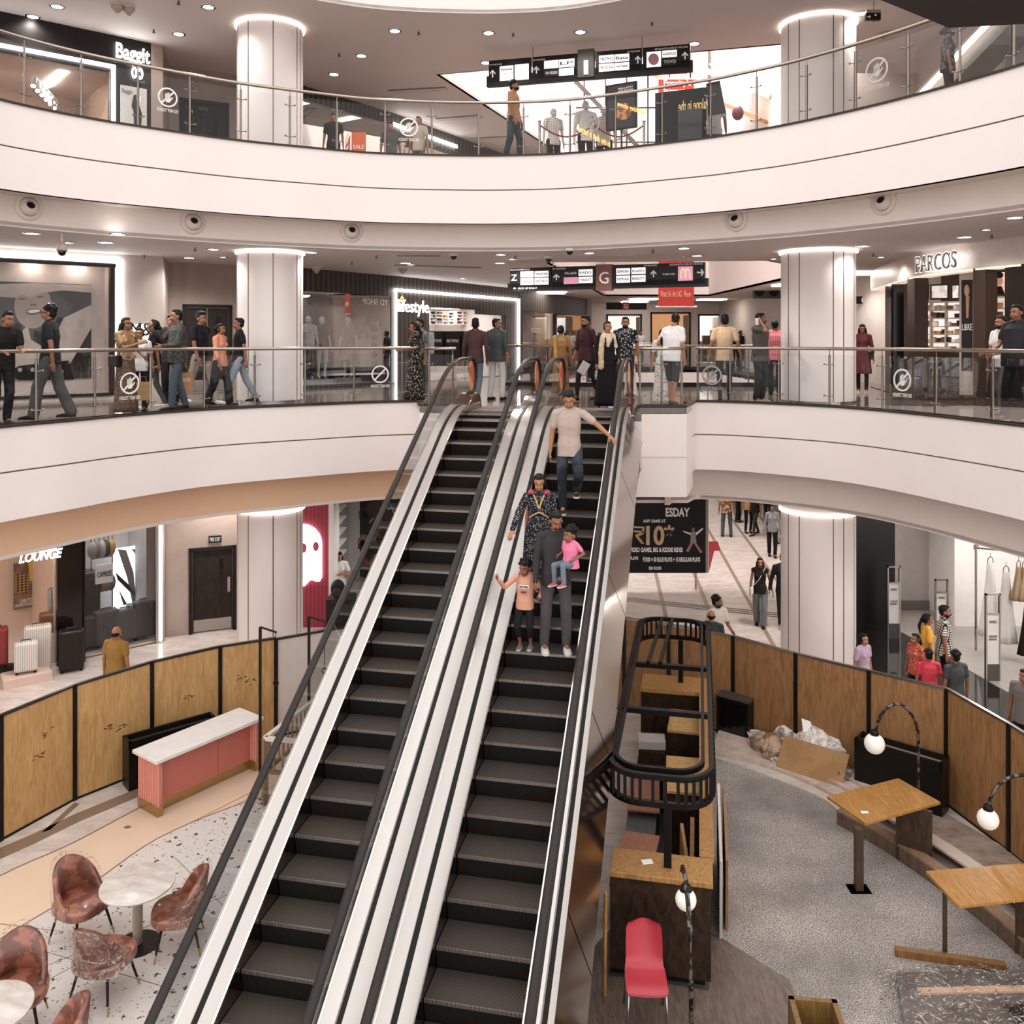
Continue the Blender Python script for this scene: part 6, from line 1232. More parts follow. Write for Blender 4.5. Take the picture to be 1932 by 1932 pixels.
mb = MB(); q = P(1540, 1440, 0); mb.add([(q[0]-.2, q[1]-.05, .3), (q[0]+.25, q[1]-.1, .3), (q[0]+.1, q[1], .6), (q[0]-.22, q[1]+.05, .7)], [(0, 1, 2, 3)]); tag(mb.build('paper_sheet', WHT), 'white crumpled sheet sticking up from the rubbish heap', 'paper')
# bottom right: open timber box, beam and film wrapped slab
A_ = P(1508, 2020, 0); t = thing('timber_box', 'open top timber box at the bottom edge on the pebble floor', 'box', (A_[0], A_[1], 0)); B_ = P(1600, 2020, 0); f = Fr((2.62, 8.05), (3.07, 8.0)); 
mb = MB()
for (a, b, c, d) in ((0, .05, -.6, 0), (f.L-.05, f.L, -.6, 0), (0, f.L, -.6, -.55), (0, f.L, -.05, 0)): f.box(mb, a, b, c, d, .0, .42)
mb.build('walls', mat('8A6A3C', .5, kind='wood', col2='6B4E28', sc=5), t); mb = MB(); f.box(mb, .04, f.L-.04, -.56, -.04, 0, .03); mb.build('bottom', BLACK, t)
f = Fr(P(1690, 1808, 0), P(1900, 1838, 0)); mb = MB(); f.box(mb, 0, f.L, -.08, 0, .012, .09); tag(mb.build('timber_beam', mat('8A6238', .5, kind='wood', col2='6B4A28', sc=5)), 'timber beam lying behind the film wrapped slab', 'beam')
t = thing('wrapped_slab', 'grey slab wrapped in clear film at the bottom right', 'slab', P(1800, 1900, 0)+(0,)); pl = [P(x, y, .08) for x, y in ((1690, 1838), (1960, 1832), (2020, 2060), (1730, 2080))]; MB().prism(pl, .014, .10).build('slab', mat('6A625C', .6, kind='blotch', col2='5A524C', vs=2), t)
mb = MB(); f = Fr(pl[0], pl[1]); f.box(mb, .1, f.L-.2, .25, .33, .10, .12); mb.build('batten', mat('C9A48C', .5), t); mb = MB(); f.box(mb, f.L*.55, f.L*.95, .5, .8, .10, .115); mb.build('dark_inset', BLACK, t)
pl2 = [P(x, y, .1) for x, y in ((1652, 1812), (1990, 1800), (2060, 2090), (1690, 2100))]; N_ = 26; vs = []; random.seed(3)
for i in range(N_):
    for j in range(N_):
        a, b = i/(N_-1), j/(N_-1); p = [(pl2[0][k]*(1-a)+pl2[1][k]*a)*(1-b)+(pl2[3][k]*(1-a)+pl2[2][k]*a)*b for k in (0, 1)]; edge = min(a, 1-a, b, 1-b)
        vs.append((p[0], p[1], (.14 if edge > .08 else .02)+random.uniform(0, .03)+.03*math.sin(a*23+b*9)*(edge > .06)))
mb = MB(); mb.add(vs, [(i*N_+j, (i+1)*N_+j, (i+1)*N_+j+1, i*N_+j+1) for i in range(N_-1) for j in range(N_-1)]); mb.build('film', film(.8), t, True)
# ---------------------------------------------------------------- people
def ik(a, b, l1, l2, hint):
    a = Vector(a); b = Vector(b); d = b-a; L = min(d.length, (l1+l2)*.995); d.normalize(); b = a+d*L
    x = (l1*l1-l2*l2+L*L)/(2*L); h = math.sqrt(max(l1*l1-x*x, 0)); p = Vector(hint)-d*Vector(hint).dot(d)
    return a+d*x+p.normalized()*h, b
_TX = bpy.data.textures.new('cloth_folds', 'CLOUDS'); _TX.noise_scale = .14; _TX.noise_depth = 2
def remesh(o, v, sm=3, disp=0):
    r = o.modifiers.new('skin', 'REMESH'); r.mode = 'VOXEL'; r.voxel_size = v; r.use_smooth_shade = True
    s = o.modifiers.new('smooth', 'SMOOTH'); s.factor = .5; s.iterations = sm
    if disp: d = o.modifiers.new('folds', 'DISPLACE'); d.texture = _TX; d.strength = disp; d.mid_level = .5
SKIN1 = mat('8A5A40', .5, var=.04, vs=8); SKIN2 = mat('A87452', .5, var=.04, vs=8); HAIRM = mat('0D0B0A', .42, bump=.5, bs=60, var=.2)
EYEW = mat('E8E2DC', .3); EYED = mat('120D0B', .2); LIP = mat('7A4038', .5)
def fingers(mb, wr, fdir, side, n=None, curl=.35, k=1.0, thick=1.0):
    "palm, four fingers and a thumb at the wrist; fdir points along the hand, n is the palm normal"
    f = Vector(fdir).normalized(); n = Vector(n if n is not None else (side, 0, 0)); n = (n-f*n.dot(f)).normalized(); s = f.cross(n).normalized()
    wr = Vector(wr); K = k
    M = Matrix(((s.x, f.x, n.x), (s.y, f.y, n.y), (s.z, f.z, n.z))).to_4x4()
    mb.ell(wr+f*.045*K, (.038*K, .052*K, .016*K*thick), 12, 0, M)
    for i, (o, L) in enumerate(((-.029, .062), (-.010, .072), (.010, .068), (.028, .052))):
        a = wr+(f*.082+s*o)*K; b = a+(f*math.cos(curl)+n*math.sin(curl))*L*.5*K; c = b+(f*math.cos(curl*2.3)+n*math.sin(curl*2.3))*L*.55*K
        r = .0088*K*thick; mb.cap(wr+(f*.05+s*o*.8)*K, a, r*1.1, r, 7); mb.cap(a, b, r, r*.95, 7); mb.cap(b, c, r*.95, r*.8, 7)
    sg = -1 if side > 0 else 1
    tb = wr+(f*.02+s*.03*sg)*K; tm = tb+(f*.035+s*.028*sg+n*.012)*K; te = tm+(f*.032+s*.006*sg+n*.012)*K
    mb.cap(tb, tm, .012*K*thick, .0105*K*thick, 7); mb.cap(tm, te, .0105*K*thick, .0085*K*thick, 7)
def person(label, loc, face, H=1.72, skin=SKIN1, hair='short', top=('shirt', None), low=('trousers', None), shoe=None, hL=None, hR=None, fL=(.09, 0, 0), fR=(-.09, 0, 0),
           yaw=0, pitch=0, lean=0, lod=1, female=False, fat=1.0, sleeve='short', group=None, beard=None, hm=None, nL=None, nR=None, curl=.35, belly=0, extra=None, dz=0, glasses=False, mann=False, headk=1.0, name='person', cat='person'):
    k = H/1.7; hm = hm or HAIRM; kind2_ = low[0]
    t = thing(name, label, cat, loc, math.radians(face), group, o=(0, 0, 0))
    V = lambda x, y, z: (x*k, y*k, z*k)
    vox = {0: .0065, 1: .0095, 2: .016}[lod]*max(k, .62); sw = .165 if female else .187; hw = .095
    lk = lambda z: lean*(z-.92)      # forward lean moves the upper body towards -Y
    pel = Vector((0, 0, .93+dz)); chest = Vector((0, -lk(1.3), 1.3+dz)); neck = Vector((0, -lk(1.45)-.005, 1.45+dz))
    hd = Vector((0, -lk(1.6)-.018-.0012*max(pitch, 0), 1.585+dz)); shL = Vector((sw, -lk(1.4), 1.395+dz)); shR = Vector((-sw, -lk(1.4), 1.395+dz))
    hL = Vector(hL or (.27, -.02, .78+dz)); hR = Vector(hR or (-.27, -.02, .78+dz))
    hint = lambda sx, h: (sx*.45, -.1, -1) if h.z > 1.2 else (sx*.35, .8, -.2)
    eL, hL = ik(shL, hL, .285, .26, hint(1, hL)); eR, hR = ik(shR, hR, .285, .26, hint(-1, hR))
    hipL = Vector((hw, 0, .90+dz)); hipR = Vector((-hw, 0, .90+dz)); aL = Vector((fL[0], fL[1]+.03, .085+fL[2])); aR = Vector((fR[0], fR[1]+.03, .085+fR[2]))
    kL, aL = ik(hipL, aL, .416, .406, (.12, -1, 0)); kR, aR = ik(hipR, aR, .416, .406, (-.12, -1, 0))
    R3 = Euler((math.radians(-pitch), 0, math.radians(yaw))).to_matrix() if True else None
    R3 = Matrix.Rotation(math.radians(yaw), 3, 'Z') @ Matrix.Rotation(math.radians(pitch), 3, 'X'); hk = headk
    def HP(x, y, z): return tuple((hd+R3 @ Vector((x*hk, y*hk, z*hk)))*k)
    RM = R3.to_4x4()
    e_ = lambda mb, c, r, n=14: mb.ell(HP(*c), (r[0]*k*hk, r[1]*k*hk, r[2]*k*hk), n, 0, RM)
    # --- body
    mb = MB(); e_(mb, (0, .01, .025), (.074, .092, .088)); e_(mb, (0, -.022, -.04), (.058, .068, .075)); e_(mb, (0, -.032, -.088), (.03, .03, .022), 10)
    mb.cap(HP(0, -.088, -.002), HP(0, -.103, -.032), .009*k*hk, .015*k*hk, 8)
    if lod < 2:
        e_(mb, (.036, -.07, -.038), (.022, .02, .02), 10); e_(mb, (-.036, -.07, -.038), (.022, .02, .02), 10); e_(mb, (0, -.085, .026), (.05, .014, .012), 10); e_(mb, (0, -.088, -.062), (.024, .012, .012), 10)
        for sx in (-1, 1): e_(mb, (sx*.077, .012, -.012), (.012, .02, .032), 10)
    mb.cap(tuple(neck*k), HP(0, .015, -.05), .055*k, .05*k, 12)
    W = .012; mb.loft([V(0, -lk(.9), 0)[:2]+((.88+dz)*k, .13*k, .09*k), (0, -lk(1.08)*k, (1.08+dz)*k, .115*k, .085*k), (0, -lk(1.28)*k, (1.28+dz)*k, (sw-.045)*k, .09*k), (0, -lk(1.38)*k, (1.38+dz)*k, (sw-.05)*k, .075*k), (0, -lk(1.44)*k, (1.44+dz)*k, .06*k, .05*k)], 18)
    at_ = 1.0 if not female else .88
    for s_, e, h in ((shL, eL, hL), (shR, eR, hR)): mb.cap(s_*k, e*k, .042*k*at_, .038*k*at_, 10); mb.cap(e*k, h*k, .038*k*at_, .026*k*at_, 10)
    for h_, kn, an, f_ in ((hipL, kL, aL, fL), (hipR, kR, aR, fR)):
        mb.cap(h_*k, kn*k, (.066 if kind2_ != 'shorts' else .074)*k, .05*k, 12); mb.cap(kn*k, an*k, .047*k, .032*k, 12); mb.cap(an*k, (an+Vector((0, -.10, -.045)))*k, .034*k, .028*k, 10)
    th = 1.0 if lod < 2 else 1.6
    if lod < 2:
        fingers(mb, hL*k, (hL-eL), 1, nL or (-1, 0, 0), curl, k, th); fingers(mb, hR*k, (hR-eR), -1, nR or (1, 0, 0), curl, k, th)
    else:
        for e, h in ((eL, hL), (eR, hR)): mb.cap(h*k, (h+(h-e).normalized()*.13)*k, .026*k, .02*k, 8)
    b = mb.build('body', skin, t, True); remesh(b, vox, 2)
    # --- face
    if lod < 2 and not mann:
        for sx in (-1, 1):
            mb = MB(); e_(mb, (sx*.031, -.078, .008), (.0108, .005, .0042), 10); ey = mb.build('eye', EYEW, t, True, label='white and dark eye'); mb = MB(); e_(mb, (sx*.031, -.0825, .008), (.0062, .004, .0052), 8); mb.build('iris', EYED, ey, True)
            mb = MB(); mb.tube([HP(sx*.017, -.093, .031), HP(sx*.032, -.092, .034), HP(sx*.05, -.082, .029)], .0038*k*hk, 6); mb.build('eyebrow', hm, t, True)
        mb = MB(); mb.tube([HP(-.022, -.094, -.062), HP(-.01, -.101, -.060), HP(.01, -.101, -.060), HP(.022, -.094, -.062)], .0048*k*hk, 6); mb.build('mouth', LIP, t, True)
        if beard in ('moustache', 'full'): mb = MB(); mb.tube([HP(-.03, -.088, -.056), HP(-.012, -.1, -.046), HP(.012, -.1, -.046), HP(.03, -.088, -.056)], .0075*k, 6); mb.build('moustache', hm, t, True)
        if glasses:
            mb = MB()
            for sx in (-1, 1): mb.tube([HP(sx*.033+.021*math.cos(a), -.101, .006+.016*math.sin(a)) for a in [2*PI*i/12 for i in range(12)]], .0022*k, 5, closed=True); mb.tube([HP(sx*.055, -.1, .01), HP(sx*.08, .0, .008)], .0022*k, 5)
            mb.tube([HP(-.012, -.103, .008), HP(.012, -.103, .008)], .0022*k, 5); mb.build('glasses', BLACK, t)
    if beard == 'full': mb = MB(); e_(mb, (0, -.018, -.062), (.06, .072, .058)); o = mb.build('beard', hm, t, True); remesh(o, vox, 1)
    if beard == 'mask': mb = MB(); e_(mb, (0, -.036, -.048), (.061, .072, .05)); o = mb.build('face_mask', BLACK, t, True)
    # --- hair
    if hair != 'none':
        mb = MB(); e_(mb, (0, .026, .040), (.080, .088, .083), 18)
        if hair != 'bald': e_(mb, (0, .05, -.01), (.070, .055, .07)); e_(mb, (0, -.022, .092), (.060, .052, .030))
        if hair in ('quiff',): e_(mb, (0, -.03, .108), (.06, .058, .03)); e_(mb, (0, .02, .10), (.075, .075, .05))
        if hair == 'curly':
            random.seed(5)
            for i in range(26): a = random.uniform(0, 2*PI); b_ = random.uniform(.1, 1.3); e_(mb, (.08*math.cos(a)*math.cos(b_), .025+.085*math.sin(a)*math.cos(b_), .05+.085*math.sin(b_)), (.028, .028, .028), 8)
        if hair in ('long', 'pony', 'bun'): e_(mb, (.055, .02, -.0), (.03, .05, .06)); e_(mb, (-.055, .02, -.0), (.03, .05, .06))
        if hair == 'long':
            for sx in (-.05, 0, .05): mb.cap(HP(sx, .07, -.02), HP(sx*1.5, .11, -.27), .045*k, .03*k, 10)
            for sx in (-1, 1): mb.cap(HP(sx*.072, .02, .0), HP(sx*.10, .04, -.2), .026*k, .02*k, 8)
        if hair == 'pony': mb.cap(HP(0, .10, .02), HP(0, .16, -.12), .032*k, .03*k, 10); mb.cap(HP(0, .16, -.12), HP(0, .14, -.28), .03*k, .012*k, 10)
        if hair == 'bun': e_(mb, (0, .125, -.005), (.045, .04, .045))
        if hair == 'bald': mb = MB(); e_(mb, (0, .035, -.012), (.080, .075, .055), 14)
        o = mb.build('hair', hm, t, True); remesh(o, vox, 1, .006*k if lod < 2 else 0)
    # --- upper garment
    kind, tm = top; fy = fat; hem = {'shirt': .80, 'tee': .82, 'kurta': .48, 'polo': .84, 'long_tee': .78, 'blouse': 1.0}.get(kind, .82)
    if kind:
        mb = MB(); sh = .024; bel = belly
        Rr = [(0, -lk(hem)*k-.01*k*bel, (hem+dz)*k, (.178 if not female else .172)*k*fat, (.142+.02*bel)*k*fy), (0, -lk(.95)*k-.02*k*bel, (.97+dz)*k, .165*k*fat, (.132+.035*bel)*k*fy), (0, -lk(1.08)*k-.02*k*bel, (1.08+dz)*k, (.150 if not female else .132)*k*fat, (.112+.035*bel)*k*fy),
              (0, -lk(1.24)*k, (1.24+dz)*k, (sw-.018)*k*fat, .122*k*fy), (0, -lk(1.35)*k, (1.35+dz)*k, (sw-.022)*k*fat, .108*k*fy), (0, -lk(1.42)*k, (1.42+dz)*k, (sw-.06)*k, .078*k), (0, -lk(1.46)*k, (1.468+dz)*k, .078*k, .066*k)]
        if kind == 'blouse': Rr = [(0, 0, (.99+dz)*k, .158*k, .13*k)]+Rr[2:]
        if kind == 'kurta': Rr = [(0, 0, (hem+dz)*k, .225*k, .17*k), (0, 0, (.8+dz)*k, .195*k*fat, .145*k*fy)]+Rr[1:]
        mb.loft(Rr, 26, p=2.35)
        if female: e2 = .055*k; mb.ell((.065*k, (-lk(1.27)-.085)*k, (1.27+dz)*k), (e2, e2, e2), 12); mb.ell((-.065*k, (-lk(1.27)-.085)*k, (1.27+dz)*k), (e2, e2, e2), 12)
        for sx, s_ in ((1, shL), (-1, shR)):
            mb.cap((s_.x*.42*k, (s_.y+.002)*k, (s_.z+.035)*k), (s_.x*.97*k, s_.y*k, (s_.z-.004)*k), .058*k, .056*k, 12)
        for s_, e, h in ((shL, eL, hL), (shR, eR, hR)):
            if sleeve == 'none': mb.cap(s_*k*.98, (s_+(e-s_)*.05)*k, .05*k, .05*k); continue
            f_ = .62 if sleeve == 'short' else 1.0
            mb.cap(s_*k, (s_+(e-s_)*f_)*k, .059*k, (.058 if sleeve == 'short' else .05)*k, 12)
            if sleeve in ('long', 'rolled', 'three'): g = {'long': .95, 'rolled': .3, 'three': .45}[sleeve]; mb.cap(e*k, (e+(h-e)*g)*k, .05*k, (.038 if sleeve == 'long' else .046)*k, 12)
        o = mb.build('top' if female else 'shirt', tm, t, True); remesh(o, vox*1.05, 3, .012*k)
        if kind in ('shirt', 'polo'):
            mb = MB(); mb.tube([tuple(neck*k+Vector((.066*math.cos(a)*k, (.058*math.sin(a)-.004)*k, (.03+.022*math.sin(a))*k))) for a in [2*PI*i/16 for i in range(16)]], .011*k, 6, closed=True); mb.build('collar', tm, o, True)
            if lod == 0:
                mb = MB()
                for i in range(6): z = 1.36-.09*i; mb.ell((0, (-lk(z)-.128*fy-.0)*k, (z+dz)*k), (.005, .004, .005), 8)
                mb.build('button_row', BLACK, o)
    # --- lower garment
    kind2, lm = low
    if kind2 in ('trousers', 'shorts', 'wide', 'slim', 'capri'):
        mb = MB(); w2 = {'wide': 1.3, 'slim': .86}.get(kind2, 1.06); mb.loft([(0, 0, (.80+dz)*k, .12*k*fat, .085*k), (0, 0, (.88+dz)*k, .164*k*fat, .106*k), (0, -lk(1.0)*k, (1.0+dz)*k, .148*k*fat, .105*k)], 20)
        for h_, kn, an in ((hipL, kL, aL), (hipR, kR, aR)):
            mb.cap(h_*k, kn*k, .086*k*max(.95, min(w2, 1.1)), .066*k*w2, 12)
            if kind2 == 'shorts': continue
            g = 1.0 if kind2 != 'capri' else .5; mb.cap(kn*k, (kn+(an-kn)*g)*k, .066*k*w2, .053*k*w2**1.6, 12)
        if kind2 == 'shorts':
            pass
        o = mb.build('shorts' if kind2 == 'shorts' else 'trousers', lm, t, True); remesh(o, vox*1.05, 2, .014*k)
    elif kind2 in ('skirt', 'sari', 'gown'):
        zb = .03; w3 = .2 if kind2 != 'gown' else .24; mb = MB(); n = 36; R = []
        mx = (fL[1]+fR[1])/2; sp_ = abs(fL[1]-fR[1])/2
        for i in range(12):
            f_ = i/11; z = 1.04-(1.04-zb)*f_; rx = .148+(w3-.128)*f_**.8; ry = .122+(w3-.13+sp_*.6)*f_
            R.append([(((rx)*math.cos(2*PI*j/n)*(1+.05*f_*math.sin(9*2*PI*j/n)))*k, (mx*f_+ry*math.sin(2*PI*j/n)*(1+.05*f_*math.sin(9*2*PI*j/n+1)))*k, (z+dz*(1-f_))*k) for j in range(n)])
        R[0] = [(p[0]*1.0, p[1], p[2]) for p in R[0]]; mb.rings(R[::-1]); mb.build('skirt' if kind2 == 'skirt' else 'gown' if kind2 == 'gown' else 'sari', lm, t, True)
    # --- shoes
    if shoe:
        for an, f_ in ((aL, fL), (aR, fR)):
            x, y, z = an.x, an.y, an.z-.085; mb = MB(); out = []
            for (yy, rx, zt) in ((.052, .024, .05), (.03, .036, .075), (-.02, .040, .082), (-.08, .042, .062), (-.14, .046, .05), (-.18, .038, .042), (-.205, .018, .03)):
                out.append([((x+rx*math.cos(a))*k, (y+yy)*k, (z+.005+(zt*.5)*(1+math.sin(a)))*k) for a in [2*PI*i/14 for i in range(14)]])
            mb.rings(out); o = mb.build('shoe', shoe, t, True)
            if lod < 2: mb = MB(); mb.rings([[((x+rx*c_)*k, (y+yy)*k, (z+d_)*k) for c_, d_ in ((1, .002), (1, .026), (-1, .026), (-1, .002))] for yy, rx in ((.058, .03), (0, .044), (-.12, .05), (-.19, .042), (-.212, .018))]); mb.build('sole', mat('D8D2CC', .5) if shoe not in (BLACK,) else BLACK, o)
    if extra: extra(t, k, V, dict(hd=hd, HP=HP, hL=hL, hR=hR, eL=eL, eR=eR, shL=shL, shR=shR, neck=neck, lk=lk, sw=sw))
    return t
BK = mat('17151A', .7); JEAN = mat('2A2E35', .75, kind='blotch', col2='3E444D', vs=3, bump=.3, bs=90); LJ = mat('48515B', .75, bump=.3, bs=90); GREYT = mat('393634', .75); BEI = mat('B5A08C', .75); WHS = mat('D9D4D0', .8)
def walk(st=.22, arms=True, s=1):
    d = dict(fL=(.08, -st*s, .0), fR=(-.08, st*s, .03))
    if arms: d.update(hL=(.25, .12*s, .80), hR=(-.25, -.16*s, .82))
    return d
def G(x, yfeet, z=ZG): p = P(x, yfeet, z); return (p[0], p[1], z)
def Gd(x, d, z=ZG): return ((x-HX)*d/F, d, z)
def shoulder_bag(m, side=1, drop=.62):
    def f(t, k, V, j):
        mb = MB(); a = (j['shL'] if side > 0 else j['shR'])+Vector((-.04*side, 0, .05)); c = Vector((.2*side, .02, .95)); mb.box((c.x-.06)*k, (c.x+.06)*k, (c.y-.12)*k, (c.y+.12)*k, (c.z-.12)*k, (c.z+.08)*k); bg = bevel(mb.build('shoulder_bag', m, t), .02)
        MB().tube([tuple((c+Vector((0, -.1, .08)))*k), tuple((a+Vector((0, -.03, 0)))*k), tuple((a+Vector((0, .04, 0)))*k), tuple((c+Vector((0, .1, .08)))*k)], .01*k, 6).build('bag_strap', m, bg)
    return f
# ground floor walkway, left side
def sari_ex(m, m2):
    def f(t, k, V, j):
        mb = MB(); sw = j['sw']; R = []
        for i in range(9): f_ = i/8; c = Vector((sw*.75, -.03, 1.44))*(1-f_)+Vector((-.10, -.16, 1.0))*f_; R.append([tuple((c+Vector(v))*k) for v in ((-.07, -.03, 0), (.07, -.01, .02), (.07, .02, .02), (-.07, .0, 0))])
        mb.rings(R); mb.ell((0, -.03*k, 1.02*k), (.17*k, .14*k, .1*k)); mb.cap((sw*.75*k, .03*k, 1.43*k), (sw*.55*k, .15*k, 1.0*k), .06*k, .05*k); mb.cap((sw*.55*k, .15*k, 1.0*k), (sw*.5*k, .18*k, .62*k), .05*k, .07*k); o = mb.build('sari_drape', m, t, True); remesh(o, .011, 2, .02)
    return f
person('man in black shirt leaning on the railing at the left edge', Gd(3, 13.55), 55, 1.72, top=('tee', mat('16130F', .7)), low=('trousers', BK), shoe=BLACK, hL=(.1, -.42, 1.12), hR=(-.2, -.42, 1.10), lean=.25, pitch=12, fat=1.08, nL=(0, 0, -1), nR=(0, 0, -1))
person('man in black polo shirt and grey jeans walking along the left railing', Gd(95, 14.2), -80, 1.84, skin=SKIN1, hair='curly', top=('polo', mat('1E2022', .75)), low=('wide', mat('484543', .75, bump=.3, bs=60)), shoe=BLACK, glasses=True, **walk(.24))
SARI = mat('5A4232', .6, kind='cells', col2='8E7258', sc=22, var=.1)
person('woman in a brown and gold patterned sari with a black shoulder bag', Gd(237, 15.6), 62, 1.68, female=True, hair='long', top=('blouse', mat('94744C', .45, kind='blotch', col2='7A5C3A', vs=14)), low=('sari', SARI), hR=(.02, -.32, 1.24), hL=(.26, -.16, 1.0), glasses=True, fat=1.1, extra=lambda t, k, V, j: (sari_ex(mat('C9B092', .6, kind='blotch', col2='8A6E50', vs=9), None)(t, k, V, j), shoulder_bag(BLACK, -1)(t, k, V, j)))
person('girl in a white top standing between the sari woman and the girl in black', Gd(264, 16.1), 15, 1.5, female=True, hair='bun', top=('tee', WHS), low=('trousers', BK), shoe=BLACK, skin=SKIN1, lod=1)
person('girl in a black t-shirt looking up to the left beside the grey shirted man', Gd(291, 16.5), -75, 1.66, female=True, hair='bun', pitch=-18, top=('tee', BK), low=('slim', mat('55565A', .75)), shoe=WHT, **walk(.16))
person('man with moustache in a dark speckled shirt pointing one finger up', Gd(335, 16.3), -50, 1.84, hair='short', beard='moustache', sleeve='long', top=('shirt', mat('3A3836', .7, kind='dots', col2='6A6764', sc=30)), low=('trousers', LJ), shoe=BLACK, hR=(-.22, -.34, 1.35), hL=(.12, -.3, 1.08), fat=1.12, belly=.6, yaw=-10, fL=(.1, -.16, 0), fR=(-.1, .14, 0), nR=(1, 0, 0), curl=.5)
person('man in black shirt and beige trousers striding behind the group of five', Gd(378, 17.3), 70, 1.82, hair='quiff', top=('tee', BK), low=('trousers', mat('A89A8C', .75)), shoe=WHT, **walk(.32))
person('woman in a peach top with a flower in her hair walking past the double door', Gd(415, 17.3), 75, 1.6, female=True, hair='bun', top=('tee', mat('D98F74', .7)), low=('wide', mat('1E1B1A', .7)), shoe=BLACK, sleeve='three', **walk(.2))
person('man in black with light jeans half hidden by the left column', Gd(452, 17.55), -70, 1.72, top=('tee', BK), low=('trousers', mat('8A929A', .75)), shoe=BLACK, **walk(.3))
person('boy in dark jacket behind the man with the moustache', Gd(322, 17.2), 20, 1.76, top=('tee', mat('2A2624', .7)), low=('trousers', BK), shoe=BLACK, lod=2)
def paper_bag(lb, p, col, s=1, txt=None):
    t = thing('shopping_bag', lb, 'bag', p, .3, o=(0, 0, 0)); MB().box(-.14*s, .14*s, -.06*s, .06*s, 0, .36*s).build('bag_body', mat(col, .7), t)
    MB().tube([(-.06*s, 0, .36*s), (-.05*s, 0, .46*s), (.05*s, 0, .46*s), (.06*s, 0, .36*s)], .006, 5).build('bag_handle', mat('8A6A4A', .6), t)
    if txt: text(txt, (0, -.062*s, .24*s), (1, 0, 0), (0, 0, 1), .2*s, .06*s, WHT, parent=t)
a = Gd(348, 16.6); paper_bag('brown paper shopping bag with white letters carried beside the striding men', (a[0], a[1], ZG+.28), 'C08A5C', 1.1, 'MOOD')
a = Gd(270, 15.75); paper_bag('tan paper bag held low behind the glass sticker', (a[0], a[1], ZG+.22), 'B08A5C', .9)
# ground floor, centre
DOT = mat('151215', .8, kind='dots', col2='B9A890', sc=24, var=0)
person('woman in a long black dotted dress leaning on the railing left of the escalator', Gd(782, 18.8), -70, 1.66, female=True, hair='pony', top=('tee', DOT), low=('gown', DOT), hL=(.1, -.3, 1.1), hR=(-.1, -.3, 1.12), skin=SKIN1, fat=1.05, sleeve='short')
def backpack(m):
    def f(t, k, V, j):
        o = bevel(MB().box(-.15*k, .15*k, .11*k, .27*k, .95*k, 1.42*k).build('backpack', m, t), .04); 
        for sx in (-1, 1): MB().tube([(sx*.11*k, .12*k, 1.4*k), (sx*.12*k, .0, 1.47*k), (sx*.12*k, -.12*k, 1.35*k), (sx*.13*k, -.06*k, 1.05*k)], .016*k, 6).build('strap', m, o)
    return f
person('man in a dark checked shirt with a grey backpack behind the dotted dress', Gd(793, 19.2), -60, 1.74, glasses=True, top=('shirt', mat('2A2A2C', .75, kind='check', col2='8A8784', sc=7)), low=('trousers', GREYT), shoe=WHT, extra=backpack(mat('8E9296', .6)))
person('man in a maroon shirt with his back turned beside the left escalator top', G(897, 757), 175, 1.72, top=('shirt', mat('4A2428', .75, kind='check', col2='35191C', sc=9)), low=('slim', mat('5A6470', .75)), shoe=BEI, sleeve='long', hair='quiff', **walk(.14, False))
person('man in a dark grey shirt and pale trousers looking left near the escalators', G(937, 754), 150, 1.75, yaw=-75, top=('shirt', mat('3A3E40', .75)), low=('trousers', mat('C9C6C4', .8, bump=.4, bs=20)), shoe=BLACK, sleeve='rolled', fat=1.08, hair='short', fL=(.12, .05, 0), fR=(-.12, -.05, 0))
person('woman in an ochre sari seen from behind above the escalator handrails', Gd(1058, 19.4), 165, 1.6, female=True, hair='bun', top=('blouse', mat('8A6232', .6)), low=('sari', mat('7E5630', .6, kind='blotch', col2='5A3E2C', vs=5)), fat=1.1, extra=sari_ex(mat('A5793C', .6), None))
person('man in a maroon shirt and black jeans walking left with a paper in his hand', G(1106, 757), -55, 1.78, hair='quiff', beard='full', top=('shirt', mat('3A1E22', .75)), low=('slim', BK), shoe=BLACK, sleeve='rolled', hR=(-.24, -.14, .82), hL=(.24, .1, .8), fL=(.09, .22, .02), fR=(-.09, -.2, 0))
a = Gd(1099, 18.3); o = MB().box(-.09, .09, -.004, .004, -.13, .13).build('folded_paper', mat('C9C4C0', .6)); o.location = (a[0], a[1]-.3, ZG+.72); o.rotation_euler = (.2, .5, .3); tag(o, 'pale folded paper held by the man in maroon and black', 'paper')
def scarf(m):
    def f(t, k, V, j):
        mb = MB(); mb.tube([(.085*math.cos(a)*k, (.07*math.sin(a)-.01)*k, (1.455+.02*math.sin(a))*k) for a in [2*PI*i/16 for i in range(16)]], .036*k, 8, closed=True)
        mb.cap((.02*k, -.10*k, 1.4*k), (-.02*k, -.135*k, 1.22*k), .07*k, .04*k); mb.cap((-.1*k, -.06*k, 1.42*k), (-.155*k, -.12*k, 1.2*k), .05*k, .055*k); mb.cap((-.155*k, -.12*k, 1.2*k), (-.16*k, -.13*k, .8*k), .055*k, .06*k); mb.cap((.11*k, -.04*k, 1.42*k), (.15*k, -.09*k, 1.2*k), .045*k, .04*k)
        o = mb.build('scarf', m, t, True); remesh(o, .010, 2, .03)
    return f
person('woman in a long black robe with a cream scarf standing at the escalator top', G(1146, 768), 8, 1.64, female=True, skin=SKIN2, hair='bun', top=('tee', mat('121113', .8)), low=('gown', mat('121113', .8)), sleeve='long', hL=(.2, -.1, .95), hR=(-.24, -.06, .86), fat=1.1, extra=scarf(mat('D5C0A6', .8, kind='blotch', col2='C2A98A', vs=9)))
